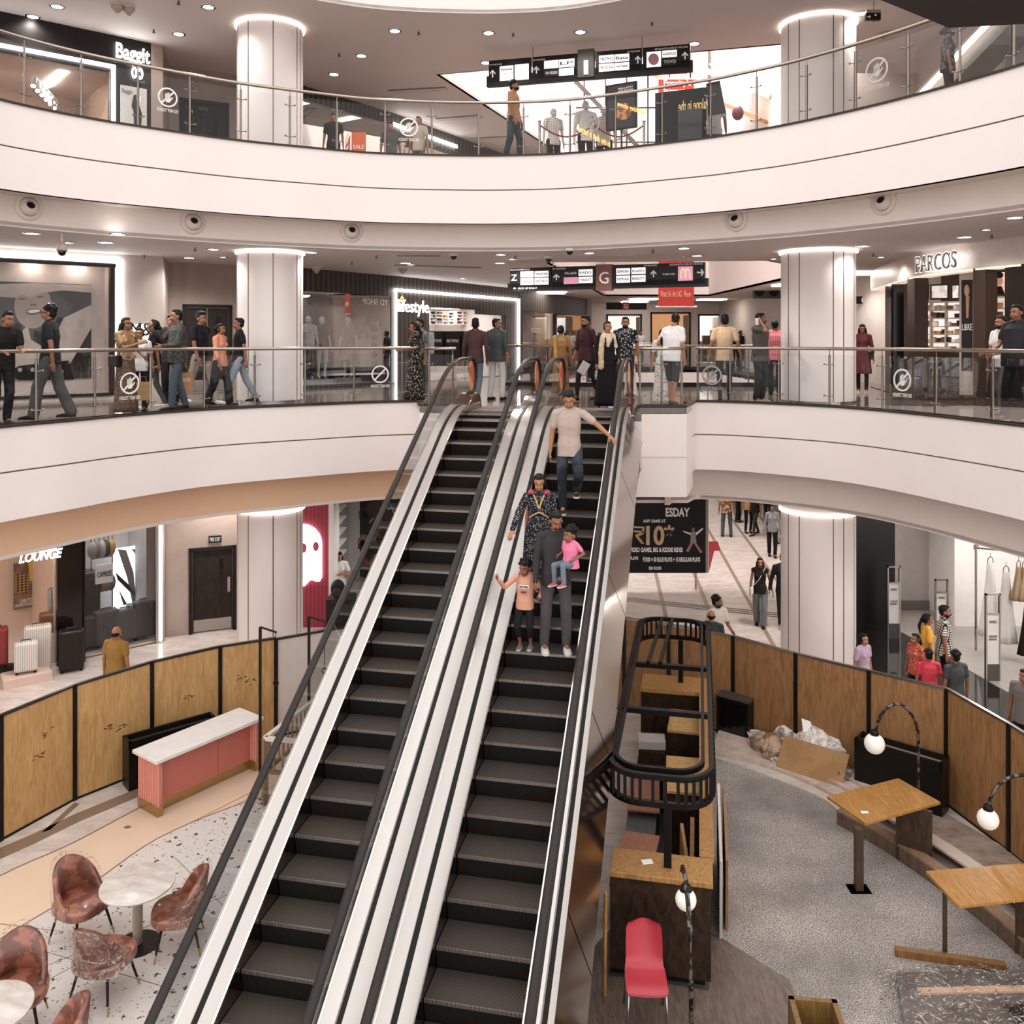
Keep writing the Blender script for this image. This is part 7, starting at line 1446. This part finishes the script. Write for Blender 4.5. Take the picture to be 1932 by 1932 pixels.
a = Gd(1131, 17.2); t = thing('handbag', 'small white patterned handbag held by the robed woman', 'bag', (a[0], a[1], ZG+.6), o=(0, 0, 0)); bevel(MB().box(-.09, .09, -.035, .035, -.09, .09).build('bag_body', mat('D9D4CF', .5, kind='blotch', col2='6A6562', vs=22), t), .03); MB().tube([(-.06, 0, .08), (0, 0, .2), (.06, 0, .08)], .006, 5).build('bag_handle', WHT, t)
person('man in a black and white leaf patterned shirt behind the robed woman', Gd(1180, 18.5), -12, 1.76, beard='full', skin=SKIN1, top=('shirt', mat('1A1A1C', .75, kind='cells', col2='C9C6C4', sc=26, var=0)), low=('trousers', GREYT), shoe=BLACK)
person('child in a pale dress behind the robed woman', Gd(1190, 19.2), 0, 1.1, female=True, top=('tee', mat('D9C8BE', .8)), low=('skirt', mat('E0D5CC', .8)), hair='bun', lod=2)
person('man in a white t-shirt and dark shorts looking down at the landing rail', Gd(1268, 17.5), 135, 1.8, yaw=30, pitch=24, skin=SKIN2, beard='full', glasses=True, top=('tee', mat('EFEAE6', .8)), low=('shorts', mat('3A3735', .8, bump=.4, bs=20)), shoe=GREYT, fat=1.18, hL=(.2, -.22, 1.12), hR=(-.24, -.05, .84), lean=.1, fL=(.1, -.1, 0), fR=(-.1, .12, 0))
person('girl in a pale patterned skirt beside the man in shorts', Gd(1250, 17.75), 160, 1.5, female=True, hair='pony', top=('tee', WHS), low=('skirt', mat('E3D9D2', .8, kind='dots', col2='9A8A80', sc=18)), skin=SKIN2, fat=.92, lod=1)
person('man in a pale peach shirt and dark jeans walking away behind the glass', Gd(1367, 18.55), 168, 1.8, top=('shirt', mat('D0B290', .75, kind='stripe', col2='C2A482', sc=12)), low=('slim', mat('23262B', .75)), shoe=BLACK, hair='quiff', hL=(.3, .08, .84), hR=(-.32, -.02, .86), fL=(.09, .2, .04), fR=(-.09, -.12, 0), yaw=12)
person('man in a grey brown t-shirt talking on a phone left of the right column', Gd(1434, 18.25), 40, 1.84, beard='full', top=('long_tee', mat('4A423C', .8)), low=('trousers', mat('2A2828', .8)), shoe=BEI, yaw=35, hR=(-.12, -.10, 1.53), hL=(.25, .0, .84), fat=1.06, nR=(1, 0, 0))
a = Gd(1427, 18.2); o = MB().box(-.035, .035, -.005, .005, -.07, .07).build('mobile_phone', WHT); o.location = (a[0], a[1]-.05, ZG+1.66); tag(o, 'white mobile phone at the ear of the man left of the right column', 'phone')
person('man in a pink checked shirt seen from behind next to the phone caller', Gd(1462, 20.6), 170, 1.74, top=('shirt', mat('B84A58', .75, kind='check', col2='D98A92', sc=8)), low=('trousers', BK), shoe=BLACK, sleeve='rolled', lod=1)
person('woman in ochre and black half hidden by the right column', Gd(1481, 20.9), 190, 1.6, female=True, top=('tee', mat('C08A4A', .75)), low=('trousers', BK), lod=2, hair='long')
person('woman in a maroon kurta with a black bag right of the right column', Gd(1627, 21.5), -25, 1.66, female=True, top=('kurta', mat('5A1E26', .8)), low=('slim', BK), shoe=BEI, hair='long', pitch=15, sleeve='three', extra=shoulder_bag(BLACK, 1))
person('bearded man in a white t-shirt and olive trousers near the right edge', G(1890, 783), -80, 1.70, beard='full', skin=SKIN1, top=('tee', mat('CFCAC6', .8)), low=('trousers', mat('5E564A', .8)), shoe=BLACK, hR=(-.12, -.28, 1.05), hL=(.16, -.26, 1.05), fL=(.09, -.1, 0), fR=(-.09, .1, 0))
person('heavy man in a dark shirt and black trousers walking at the right edge', Gd(1920, 13.95), -70, 1.84, hair='short', top=('shirt', mat('26262A', .8)), low=('trousers', mat('0F0E0F', .8)), shoe=mat('3A2A22', .5), fat=1.2, belly=.8, hR=(-.2, -.3, .98), hL=(.26, .05, .84), fL=(.1, .18, 0), fR=(-.1, -.16, 0))
# distant people on the ground floor
for i, (x, d, H, f_, c, c2, lb) in enumerate(((1116, 27, 1.6, 30, '2A2624', '2A2624', 'distant dark haired person left of the robed woman'), (1131, 40, 1.6, 0, '1A1817', '2A2624', 'distant seated looking figure in black across the opening'), (1196, 42.5, 1.74, 20, 'D9A898', '8A8480', 'distant man in a pink shirt across the opening'), (1208, 43.5, 1.72, 15, 'D9D4D0', '6A6562', 'distant man in a white shirt across the opening'),
     (1291, 43, 1.68, 60, '5A6068', '2A2624', 'distant person in blue grey by the far shop door'), (1376, 40.5, 1.6, -20, '2A2A2C', '1A1817', 'distant figure in black at the far railing, first of three'), (1388, 40.5, 1.66, 10, '1A1817', '1A1817', 'distant figure in black at the far railing, middle of three'), (1397, 40.6, 1.7, 40, '2A3A30', '1A1817', 'distant figure in dark green at the far railing'))):
    X = Gd(x, d); person(lb, X, f_, H, top=('tee', mat(c, .8)), low=('trousers', mat(c2, .8)), shoe=BLACK, lod=2)
# ground floor window mannequins
MW = mat('E6E2DF', .35)
for x, f_, tp, lw, lb in ((582, 20, ('shirt', mat('D9D4D0', .8)), ('trousers', BK), 'mannequin in a white jacket in the slat shop window'), (607, 35, ('tee', mat('4A4644', .7)), ('shorts', mat('C9C4C0', .8)), 'mannequin in grey top and white shorts in the slat shop window'), (657, -10, ('kurta', mat('5A5654', .8, kind='cells', col2='C9C4C0', sc=20)), (None, None), 'mannequin in a patterned grey dress in the slat shop window')):
    u = uz(S1, x, w=-.75); q = S1.p(u, -.75, ZG+.2); tt = person(lb, q, f_, 1.74, skin=MW, hair='none', top=tp, low=lw, mann=True, name='mannequin', cat='mannequin', female=True, sleeve='short'); MB().box(-.3, .3, -.25, .25, -.17, .0).build('display_base', mat('D5D0CC', .5), tt)
# top floor
a = D(969, 158, 18.6); person('man in a tan t-shirt and black face mask walking on the top floor', (a[0], 18.6, Z1), 70, 1.70, beard='mask', skin=SKIN1, hair='curly', top=('tee', mat('A87850', .8)), low=('trousers', JEAN), shoe=BLACK, fL=(.08, -.14, 0), fR=(-.08, .14, 0), hL=(.2, -.1, .86), hR=(-.22, -.1, .86))
for (x, d, H, f_, c, c2, lb, lod_) in ((629, 20.5, 1.5, 0, '2A2624', '2A2624', 'person of whom only the dark hair shows behind the top railing', 2), (737, 22, 1.66, 20, '4A4644', '2A2624', 'dark silhouetted person on the top floor left of the sale sign', 2), (790, 21, 1.55, -20, 'A89A8C', '5A5654', 'person in a pale checked top on the top floor', 2), (1347, 19.6, 1.7, 170, 'CFC9C4', '3E444C', 'person in jeans half hidden by the leaning black board', 1),
     (1384, 36, 1.6, 20, 'D98A6A', '2A2624', 'distant person in orange on the top floor', 2), (1398, 35, 1.74, 0, '8A8480', '2A2624', 'distant man in a grey check shirt on the top floor', 2), (1419, 35, 1.7, -10, '6A6562', '2A2624', 'distant man beside the railing post on the top floor', 2)):
    X = ((x-HX)*d/F, d, Z1); person(lb, X, f_, H, top=('shirt', mat(c, .8)), low=('trousers', mat(c2, .8)), shoe=BLACK, lod=lod_)
person('seated looking person with dark hair behind the right top floor railing', ((1788-HX)*14.6/F, 14.6, Z1), 70, 1.45, female=True, hair='bun', beard='mask', top=('tee', mat('2E2C2C', .8, kind='blotch', col2='6A6664', vs=14)), low=('trousers', BK), lod=1)
for x, d, f_, c, lb in ((1044, 20.5, 20, ('shirt', mat('8A7E76', .8, kind='check', col2='D9D0C8', sc=8)), 'mannequin in an open checked shirt on the top floor'), (1105, 20.5, 10, ('shirt', mat('CFC9C4', .8)), 'mannequin in a white shirt on the top floor'), (1140, 21, -10, ('shirt', mat('A8968A', .8, kind='check', col2='D9CCC2', sc=6)), 'mannequin in a beige checked shirt on the top floor')):
    person(lb, ((x-HX)*d/F, d, Z1), f_, 1.62 if x < 1100 else 1.8, skin=mat('B9B0AA', .4), hair='none', top=c, low=('shorts' if x < 1100 else 'trousers', mat('1E1B1A', .8)), mann=True, name='mannequin', cat='mannequin', lod=1, fat=.92)
t = thing('rope_barrier', 'red rope hung between steel posts beside the top floor mannequins', 'rope barrier', (1.2, 19.2, Z1)); pq = [(( x-HX)*18.9/F, 18.9) for x in (1018, 1120, 1215)]
for q in pq: MB().lathe([(.001, Z1), (.14, Z1), (.14, Z1+.02), (.025, Z1+.04), (.025, Z1+.9), (.04, Z1+.94), (.001, Z1+.96)], (q[0], q[1], 0), 14).build('barrier_post', STEEL, t, 40)
for a, b in zip(pq[:-1], pq[1:]): MB().tube([(a[0]*(1-f_)+b[0]*f_, a[1], Z1+.85-.25*math.sin(PI*f_)) for f_ in [i/10 for i in range(11)]], .018, 6).build('rope', mat('8A2A32', .7), t, True)
t = thing('sale_stand', 'small orange SALE sign on the top floor', 'sign', ((677-HX)*20/F, 20, Z1)); X = (677-HX)*20/F; MB().box(X-.16, X+.16, 19.98, 20.0, Z1+.35, Z1+.95).build('board', mat('D8643A', .6), t); MB().tube([(X, 20, Z1), (X, 20, Z1+.4)], .015, 6).build('stand', STEEL, t); text('SALE', (X, 19.975, Z1+.62), (1, 0, 0), (0, 0, 1), .24, .09, WHT, parent=t)
# lower floor
def lower(x, y, *a, **k): q = P(x, y, 0); return person(a[0], (q[0], q[1], 0), *a[1:], **k)
person('man with grey thinning hair in an ochre polo at the lower left window', (D(219, 1200, 15.9)[0], 15.9, 0), 168, 1.66, hair='bald', skin=SKIN2, top=('polo', mat('9A7436', .8)), low=('trousers', GREYT), shoe=BLACK, fat=1.1)
person('woman in a white t-shirt looking at her phone at the sports shop', (D(640, 1050, 21.6)[0], 21.6, 0), 20, 1.64, female=True, hair='long', skin=SKIN2, pitch=15, top=('tee', mat('E6E2DE', .8)), low=('shorts', mat('D9D2CC', .8)), shoe=WHT, hR=(-.05, -.3, 1.2), hL=(.08, -.3, 1.2))
person('curly haired man in a white patterned shirt beyond the right hoarding', (D(1352, 1150, 17.6)[0], 17.6, 0), 25, 1.72, hair='curly', beard='full', top=('shirt', mat('D9D0C6', .8)), low=('trousers', BK), shoe=BLACK, yaw=50, hL=(.16, -.3, 1.05), hR=(-.16, -.26, 1.0))
person('man with cropped grey hair in a dark shirt behind the hoarding top', (D(1342, 1180, 17.0)[0], 17.0, 0), 160, 1.62, hair='bald', skin=SKIN2, top=('tee', mat('3A3C3E', .8)), low=('trousers', BK), shoe=BLACK, fat=1.15, lod=1)
lower(1434, 1181, 'woman in a black top and grey wide trousers walking hand in hand', -15, 1.62, female=True, skin=SKIN1, hair='long', sleeve='none', top=('tee', mat('1E1816', .8)), low=('wide', mat('6A6E72', .8, bump=.3, bs=30)), shoe=BLACK, hL=(.3, -.02, .86), hR=(-.24, -.1, .86), fL=(.08, -.1, 0), fR=(-.08, .12, 0),
      extra=lambda t, k, V, j: (bevel(MB().box(-.24*k, -.16*k, -.16*k, .02*k, .82*k, .98*k).build('small_bag', WHT, t), .02), MB().tube([(-.2*k, -.1*k, .97*k), (-.02*k, -.15*k, 1.2*k), (.12*k, -.05*k, 1.46*k), (.05*k, .1*k, 1.3*k)], .007*k, 5).build('bag_strap', WHT, t)))
lower(1478, 1184, 'man in a long sleeved black shirt holding the woman\'s hand by the right column', -10, 1.74, hair='quiff', sleeve='long', top=('shirt', BK), low=('slim', mat('1E1D20', .8)), shoe=BEI, hR=(-.32, -.04, .84), fL=(.08, .05, 0), fR=(-.08, -.08, 0))
lower(1457, 1050, 'woman in a grey top and black trousers further back on the lower floor', -10, 1.62, female=True, hair='bun', sleeve='long', top=('tee', mat('8E8E92', .8)), low=('trousers', BK), shoe=BLACK, lod=1, fL=(.08, -.12, 0), fR=(-.08, .1, 0))
lower(1371, 1012, 'person in ripped jeans whose head is hidden by the balcony edge', 170, 1.7, top=('tee', mat('6A4A3A', .8, kind='blotch', col2='C9A070', vs=9)), low=('trousers', LJ), shoe=BLACK, lod=1, fL=(.14, 0, 0), fR=(-.14, 0, 0))
lower(1412, 1006, 'person in dark trousers nearest the black railing post in the distance', 10, 1.72, top=('tee', mat('B08A4A', .8)), low=('slim', BK), shoe=BLACK, lod=2); lower(1425, 1010, 'second person in dark green trousers walking in the distance', -60, 1.7, top=('tee', BK), low=('slim', mat('2A302A', .8)), shoe=BLACK, lod=2, fL=(.08, -.2, 0), fR=(-.08, .2, 0))
lower(1393, 985, 'far person in black standing beside the distant blue case', 40, 1.66, top=('tee', BK), low=('trousers', BK), shoe=BLACK, lod=2); lower(1472, 1025, 'far person in grey partly behind the right column', 0, 1.66, top=('tee', mat('6A6664', .8)), low=('trousers', WHS), shoe=BLACK, lod=2); lower(1448, 988, 'far person in red shoes near the shop line', 20, 1.66, top=('tee', mat('2A2624', .8)), low=('trousers', BK), shoe=BLACK, lod=2)
def behind(x, ytop, H, lb, f_, **k):
    z = H; d = F*(CZ-z)/(ytop-HY); person(lb, ((x-HX)*d/F, d, 0), f_, H, **k)
behind(1748, 1158, 1.62, 'woman in a yellow top with a ponytail at the lower right', 85, female=True, hair='pony', top=('tee', mat('D9A03A', .8)), low=('trousers', BK), shoe=BLACK, skin=SKIN1)
behind(1781, 1142, 1.74, 'bearded man in a black and white checked shirt at the lower right', 70, beard='full', top=('shirt', mat('D9D2CC', .8, kind='check', col2='1E1B1A', sc=7)), low=('trousers', BK), shoe=BLACK, fat=1.1)
behind(1728, 1195, 1.42, 'girl in a red flowered top beside the woman in yellow', -70, female=True, hair='pony', top=('tee', mat('B04A3A', .8, kind='dots', col2='D9A07A', sc=26)), low=('trousers', BK), shoe=BLACK, skin=SKIN1)
behind(1752, 1226, 1.42, 'boy in a bright red t-shirt seen from behind the hoarding', 175, top=('tee', mat('C8384A', .8)), low=('trousers', BK), shoe=BLACK, hair='curly')
behind(1803, 1228, 1.5, 'boy in a dark grey t-shirt with pale stripe behind the hoarding', 190, top=('tee', mat('3A3E40', .8)), low=('trousers', BK), shoe=BLACK, hair='curly')
behind(1628, 1195, 1.5, 'woman in a lilac top just right of the lower right column', 30, female=True, hair='long', top=('tee', mat('B59AB0', .8)), low=('trousers', BK), shoe=BLACK, skin=SKIN2)
behind(1934, 1262, 1.62, 'man in a grey t-shirt cut by the right edge on the lower floor', -60, top=('tee', mat('6A6562', .8)), low=('trousers', BK), shoe=BLACK, lod=1)
# ---- riders on the right escalator
def step(k_): s = 9.89+SD*k_; return s, zn(s)
def on_step(q, k_, ds=.17): s, z = step(k_); p = QS(q, s+ds); return (p[0], p[1], z)
FC = 2   # degrees the riders turn from the camera line
person('man in a beige short sleeved shirt and dark jeans holding the right handrail', on_step(-1.87, 8), -4, 1.78, lod=0, skin=SKIN2, hair='quiff', pitch=24, yaw=-6, top=('shirt', mat('B5A296', .8, var=.08, vs=60, bump=.15, bs=60)), low=('trousers', mat('23272D', .8, kind='blotch', col2='3E454E', vs=2.5, bump=.35, bs=40)),
       shoe=mat('2E2622', .5), hL=(.56, -.22, 1.10), hR=(-.27, .0, .82), nL=(0, 0, -1), fL=(.10, .10, .21), fR=(-.09, -.06, 0), sleeve='short')
def salwar(t, k, V, j):
    for sx, w_ in ((-1, .5), (1, .5)):
        pts = [(sx*.075*k, -.085*k, 1.43*k), (sx*.03*k, -.135*k, 1.33*k), (sx*.005*k, -.16*k, 1.25*k)]; MB().tube(pts, .012*k, 6).build('gold_trim', mat('C2A070', .4, .4), t)
    MB().tube([(-.13*k, -.13*k, 1.12*k), (-.06*k, -.165*k, 1.17*k), (0, -.17*k, 1.20*k), (.06*k, -.165*k, 1.17*k), (.13*k, -.13*k, 1.12*k)], .012*k, 6).build('gold_trim', mat('C2A070', .4, .4), t)
    mb = MB(); mb.tube([(.125*math.cos(a)*k, (.095*math.sin(a)-.035)*k, (1.455-.0*abs(math.cos(a)))*k) for a in [-.9+i*(PI+1.8)/14 for i in range(15)]], .028*k, 8); o = mb.build('dupatta', mat('B8405E', .7), t, True); MB().tube([(-.12*k, .06*k, 1.44*k), (-.16*k, .13*k, 1.1*k), (-.18*k, .14*k, .45*k)], .035*k, 8).build('dupatta_tail', mat('B8705E', .7), t, True)
PRT = mat('1B1E26', .8, kind='dots', col2='A8A29C', sc=44, var=0)
person('woman in a dark patterned dress with gold neckline holding the left handrail', on_step(-2.06, 4), -2, 1.62, lod=0, female=True, skin=SKIN2, hair='long', pitch=20, top=('kurta', PRT), low=('skirt', mat('1B1E26', .8, kind='dots', col2='8A8480', sc=40, var=0)), shoe=mat('7A5236', .5), sleeve='long', fat=1.08, hR=(-.36, -.28, .98), hL=(.26, -.04, .84), nR=(0, 0, -1), extra=salwar)
person('man with a moustache in a charcoal sweater carrying a toddler on one arm', on_step(-1.72, 2, .15), 4, 1.70, lod=0, skin=SKIN1, hair='short', beard='moustache', pitch=20, yaw=8, top=('tee', mat('343232', .75, bump=.3, bs=20)), low=('trousers', mat('484242', .8, bump=.35, bs=25)), shoe=mat('CFC9C4', .5), sleeve='long', belly=.7, fat=1.06,
       hL=(.06, -.34, 1.02), hR=(-.27, -.14, .80), fL=(.13, -.06, 0), fR=(-.14, -.03, 0), nL=(-1, .0, .3), nR=(1, 0, 0), curl=.6)
def kidprint(t, k, V, j):
    MB().box(-.1*k, .1*k, -.150*k, -.140*k, 1.17*k, 1.235*k).build('shirt_print', WHT, t); text('EVERYTHING', (0, -.152*k, 1.203*k), (1, 0, 0), (0, 0, 1), .17*k, .04*k, BLACK, parent=t); text('NOW', (0, -.15*k, 1.10*k), (1, 0, 0), (0, 0, 1), .1*k, .04*k, BLACK, parent=t)
    for sx in (-1, 1): MB().tube([(sx*.12*k, -.13*k, 1.2*k), (sx*.12*k, -.1*k, 1.38*k), (sx*.11*k, .0, 1.45*k), (sx*.11*k, .12*k, 1.35*k)], .014*k, 6).build('backpack_strap', mat('C98A92', .6), t)
    bevel(MB().box(-.13*k, .13*k, .12*k, .24*k, 1.0*k, 1.4*k).build('backpack', mat('D98E96', .6), t), .03)
person('small girl in a peach printed t-shirt and black trousers holding the left handrail', on_step(-2.10, 2, .15), -12, 1.10, lod=0, female=False, skin=SKIN1, hair='curly', headk=1.35, pitch=6, yaw=-15, top=('tee', mat('D99C82', .8)), low=('capri', mat('1C191C', .8)), shoe=mat('6A6E78', .5), sleeve='long', hR=(-.46, -.30, 1.36), hL=(.30, -.16, 1.02), fL=(.10, 0, 0), fR=(-.10, -.03, 0), fat=1.05, extra=kidprint, dz=-.06)
s_, z_ = step(2); q = QS(-1.52, s_+.02)
t = person('toddler in a pink t-shirt and jeans carried on the man\'s arm', (q[0], q[1]-.06, z_+.72), -48, .86, lod=0, skin=SKIN1, hair='curly', headk=1.7, yaw=-10, top=('tee', mat('E07A9C', .8)), low=('trousers', mat('6A7886', .8, bump=.3, bs=40)), shoe=mat('D84A6A', .5), fL=(.16, -.42, .34), fR=(-.16, -.40, .30), hL=(.24, -.1, .95), hR=(-.2, -.22, .98), dz=-.12, fat=1.25)
# ---------------------------------------------------------------- ceiling fittings and lamps
def spot(p, power, size=.12, ang=150, col=(1, .95, .9)):
    l = bpy.data.lights.new('downlight_lamp', 'SPOT'); l.energy = power; l.shadow_soft_size = size; l.spot_size = math.radians(ang); l.spot_blend = .6; l.color = col
    o = bpy.data.objects.new('downlight_lamp', l); C.objects.link(o); o.location = p; return o
def inside(p, pl):
    c = False
    for i in range(len(pl)):
        (x1, y1), (x2, y2) = pl[i-1], pl[i]
        if (y1 > p[1]) != (y2 > p[1]) and p[0] < (x2-x1)*(p[1]-y1)/(y2-y1)+x1: c = not c
    return c
def downlight(x, y, zc, lab, grp, power):
    d = F*(CZ-zc)/(y-HY); X = (x-HX)*d/F
    if d > 60 or d < 6 or inside((X, d), VOID1 if zc == C1 else VOIDC): return
    t = thing('downlight', lab, 'downlight', (X, d, zc), 0, grp)
    MB().lathe([(.105, zc-.012), (.14, zc-.012), (.145, zc), (.105, zc)], (X, d, 0), 24).build('trim_ring', STEEL, t)
    MB().lathe([(.001, zc-.01), (.106, zc-.01), (.106, zc), (.001, zc)], (X, d, 0), 20).build('lens', LEDM, t)
    if power: o = spot((X, d, zc-.03), power); o.parent = t; o.location = (0, 0, -.03)
for i, (x, y) in enumerate(((108, 12), (337, 64), (393, 13), (682, 105), (745, 58), (922, 62), (917, 118), (1095, 60), (260, 90), (62, 31), (1626, 25), (1619, 80), (1365, 150), (1310, 82), (630, 140), (402, 160))):
    downlight(x, y, C1, 'small round downlight glowing in the top floor ceiling', 'top floor downlights', 150 if i % 2 == 0 else 90)
for i, (x, y) in enumerate(((222, 441), (200, 457), (357, 486), (402, 470), (588, 476), (765, 483), (765, 496), (945, 480), (943, 496), (1112, 477), (1290, 468), (1628, 464), (1820, 447), (1915, 410), (60, 440), (1315, 482))):
    downlight(x, y, CG, 'small round downlight glowing in the ground floor ceiling', 'ground floor downlights', 150 if i % 2 == 0 else 80)
# extra downlights added to brighten walkways and ceilings, not placed from visible fittings
for (x, y) in ((-8.5, 17), (-10.5, 14.5), (-6.5, 20), (-2.5, 22), (0, 20.5), (-1.5, 27), (1.2, 31), (8, 15), (8.3, 20), (9.6, 26), (6, 41), (3.5, 43), (6, 20.4)):
    for zc, pw in ((CG, 150), (CLG, 200)):
        if zc == CLG and -.2 < x < 7.5 and y > 24: continue
        t = thing('downlight', 'small round downlight glowing in the %s ceiling' % ('ground floor' if zc == CG else 'lower floor'), 'downlight', (x, y, zc), 0, ('ground floor downlights' if zc == CG else 'lower floor downlights'))
        MB().lathe([(.06, zc-.012), (.11, zc-.012), (.115, zc), (.06, zc)], (x, y, 0), 20).build('trim_ring', STEEL, t); MB().lathe([(.001, zc-.006), (.062, zc-.006), (.062, zc), (.001, zc)], (x, y, 0), 16).build('lens', LEDM, t)
        o = spot((x, y, zc-.03), pw); o.parent = t; o.location = (0, 0, -.03)
# sprinklers
def sprinkler(x, y, zc, lab, grp):
    d = F*(CZ-zc)/(y-HY); X = (x-HX)*d/F; t = thing('sprinkler', lab, 'sprinkler', (X, d, zc), 0, grp)
    MB().tube([(X, d, zc), (X, d, zc-.06)], .02, 8).build('pipe', DSTEEL, t); MB().lathe([(.001, zc-.075), (.035, zc-.07), (.035, zc-.06), (.001, zc-.06)], (X, d, 0), 10).build('deflector', DSTEEL, t)
for x, y in ((290, 56), (337, 2), (968, 63), (640, 101), (1230, 42), (465, 52), (790, 60)): sprinkler(x, y, C1, 'tiny dark sprinkler head in the top floor ceiling', 'top floor sprinklers')
for x, y in ((368, 467), (272, 481), (710, 482), (664, 494), (972, 483), (1232, 471), (1648, 478), (1871, 443)): sprinkler(x, y, CG, 'tiny dark sprinkler head in the ground floor ceiling', 'ground floor sprinklers')
def siren(x, y, zc, lab):
    d = F*(CZ-zc)/(y-HY); X = (x-HX)*d/F; t = thing('speaker_horn', lab, 'speaker', (X, d, zc)); MB().lathe([(.10, zc), (.12, zc-.05), (.03, zc-.16), (.001, zc-.17)][::-1], (X, d, 0), 16).build('body', mat('B5A294', .5), t, True); MB().lathe([(.001, zc-.02), (.13, zc-.02), (.13, zc), (.001, zc)], (X, d, 0), 16).build('flange', WHITE2, t)
siren(221, 9, C1, 'left cone shaped sounder on the top floor ceiling'); siren(243, 14, C1, 'right cone shaped sounder on the top floor ceiling'); siren(1668, 60, C1, 'cone shaped sounder right of the right column'); siren(597, 504, CG, 'cone shaped sounder above the slat shop window'); siren(760, 505, CG, 'cone shaped sounder above the department store')
for x, y, lb in ((1075, 469, 'small white dome camera on the bulkhead edge'), (1035, 484, 'small black dome camera left of the hanging sign'), (856, 479, 'small square detector on the ceiling')):
    d = F*(CZ-CG)/(y-HY); X = (x-HX)*d/F; t = thing('dome_camera', lb, 'camera', (X, d, CG)); MB().lathe([(.001, CG-.05), (.09, CG-.05), (.1, CG), (.001, CG)], (X, d, 0), 16).build('base', WHITE2, t); MB().ell((X, d, CG-.06), (.07, .07, .07)).build('dome', BLACKG, t, True)
# big dome camera at the left
a = D(117, 470, 15.4); t = thing('dome_camera', 'large white dome camera hanging on a short pole at the left', 'camera', (a[0], a[1], a[2])); X, Y, Z = a
MB().tube([(X, Y, Z+.12), (X, Y, CG+.0)], .02, 8).build('drop_pole', WHITE2, t); MB().lathe([(.001, Z+.13), (.05, Z+.12), (.085, Z+.03), (.09, Z-.03), (.001, Z-.03)][::-1], (X, Y, 0), 20).build('housing', mat('B9A99E', .5), t, True); MB().ell((X, Y, Z-.04), (.072, .072, .08)).build('dome', BLACKG, t, True)
# linear slot fittings in the ceiling over the far corridor
for z_, L in ((C1, ((735, 172, 842, 166), (825, 225, 905, 218), (890, 262, 960, 258))), (CG, ((750, 483, 830, 483), (745, 500, 905, 505)))):
    for x0, y0, x1, y1 in L:
        a = P(x0, y0, z_); b = P(x1, y1, z_); t = thing('slot_diffuser', 'long slim ceiling slot in the %s ceiling' % ('top floor' if z_ == C1 else 'ground floor'), 'ceiling slot', (a[0], a[1], z_), 0, 'ceiling slots '+('above' if z_ == C1 else 'below')); MB().beam((a[0], a[1], z_-.01), (b[0], b[1], z_-.01), .25, .02).build('frame', mat('7A6E66', .5), t); MB().beam((a[0], a[1], z_-.022), (b[0], b[1], z_-.022), .12, .01).build('blade', mat('D9CEC7', .5), t)
# round jet nozzles on the bulkheads
def jet(pts, x, yc, lab, m, r=.225):
    u = cut_at(pts, x); p = at(pts, u); q = at(pts, u+.3); d = Vector((q[0]-p[0], q[1]-p[1], 0)).normalized(); n = Vector((d.y, -d.x, 0))
    z = CZ-(yc-HY)*p[1]/F; t = thing('air_nozzle', lab, 'air nozzle', (p[0], p[1], z), o=(0, 0, 0)); R3 = Matrix(((d.x, n.x, 0), (d.y, n.y, 0), (0, 0, 1)))
    t.rotation_euler = R3.to_euler()
    # local: x along wall, y outwards
    MB().lathe([(r*.7, -.02), (r, -.02), (r, .015), (r*.9, .03), (r*.72, .03)][::-1], (0, 0, 0), 32, axis='Y').build('flange', m, t, 40)
    ball = MB(); ball.lathe([(r*.72, -.01), (r*.70, .04), (r*.58, .075), (r*.32, .088), (r*.28, .02), (.001, .02)][::-1], (0, 0, 0), 32, axis='Y'); b_ = ball.build('swivel_ball', m, t, 40); b_.rotation_euler = (-.35, 0, 0)
    c_ = MB().lathe([(.001, .087), (r*.27, .087), (r*.27, .07), (.001, .07)][::-1], (0, 0, -.02), 24, axis='Y').build('throat', BLACK, b_)
for (x, y, lb) in ((54, 390, 'leftmost round air nozzle of the upper row'), (364, 419, 'second round air nozzle of the upper row from the left'), (663, 436, 'round air nozzle of the upper row right of the left column'), (1389, 414, 'round air nozzle of the upper row left of the right column'), (1667, 380, 'rightmost round air nozzle of the upper row')): jet(offset(EU, .49), x, y, lb, mat('CDBEB4', .5))
for (pt, x, y, lb) in ((EL, 62, 987, 'leftmost round air nozzle of the lower row'), (EL, 380, 935, 'second round air nozzle of the lower row from the left'), (ER, 1393, 918, 'lower row round air nozzle beside the boxed landing'), (ER, 1678, 955, 'rightmost round air nozzle of the lower row')): jet(offset(pt, .59), x, y, lb, mat('D5C3B6', .5))
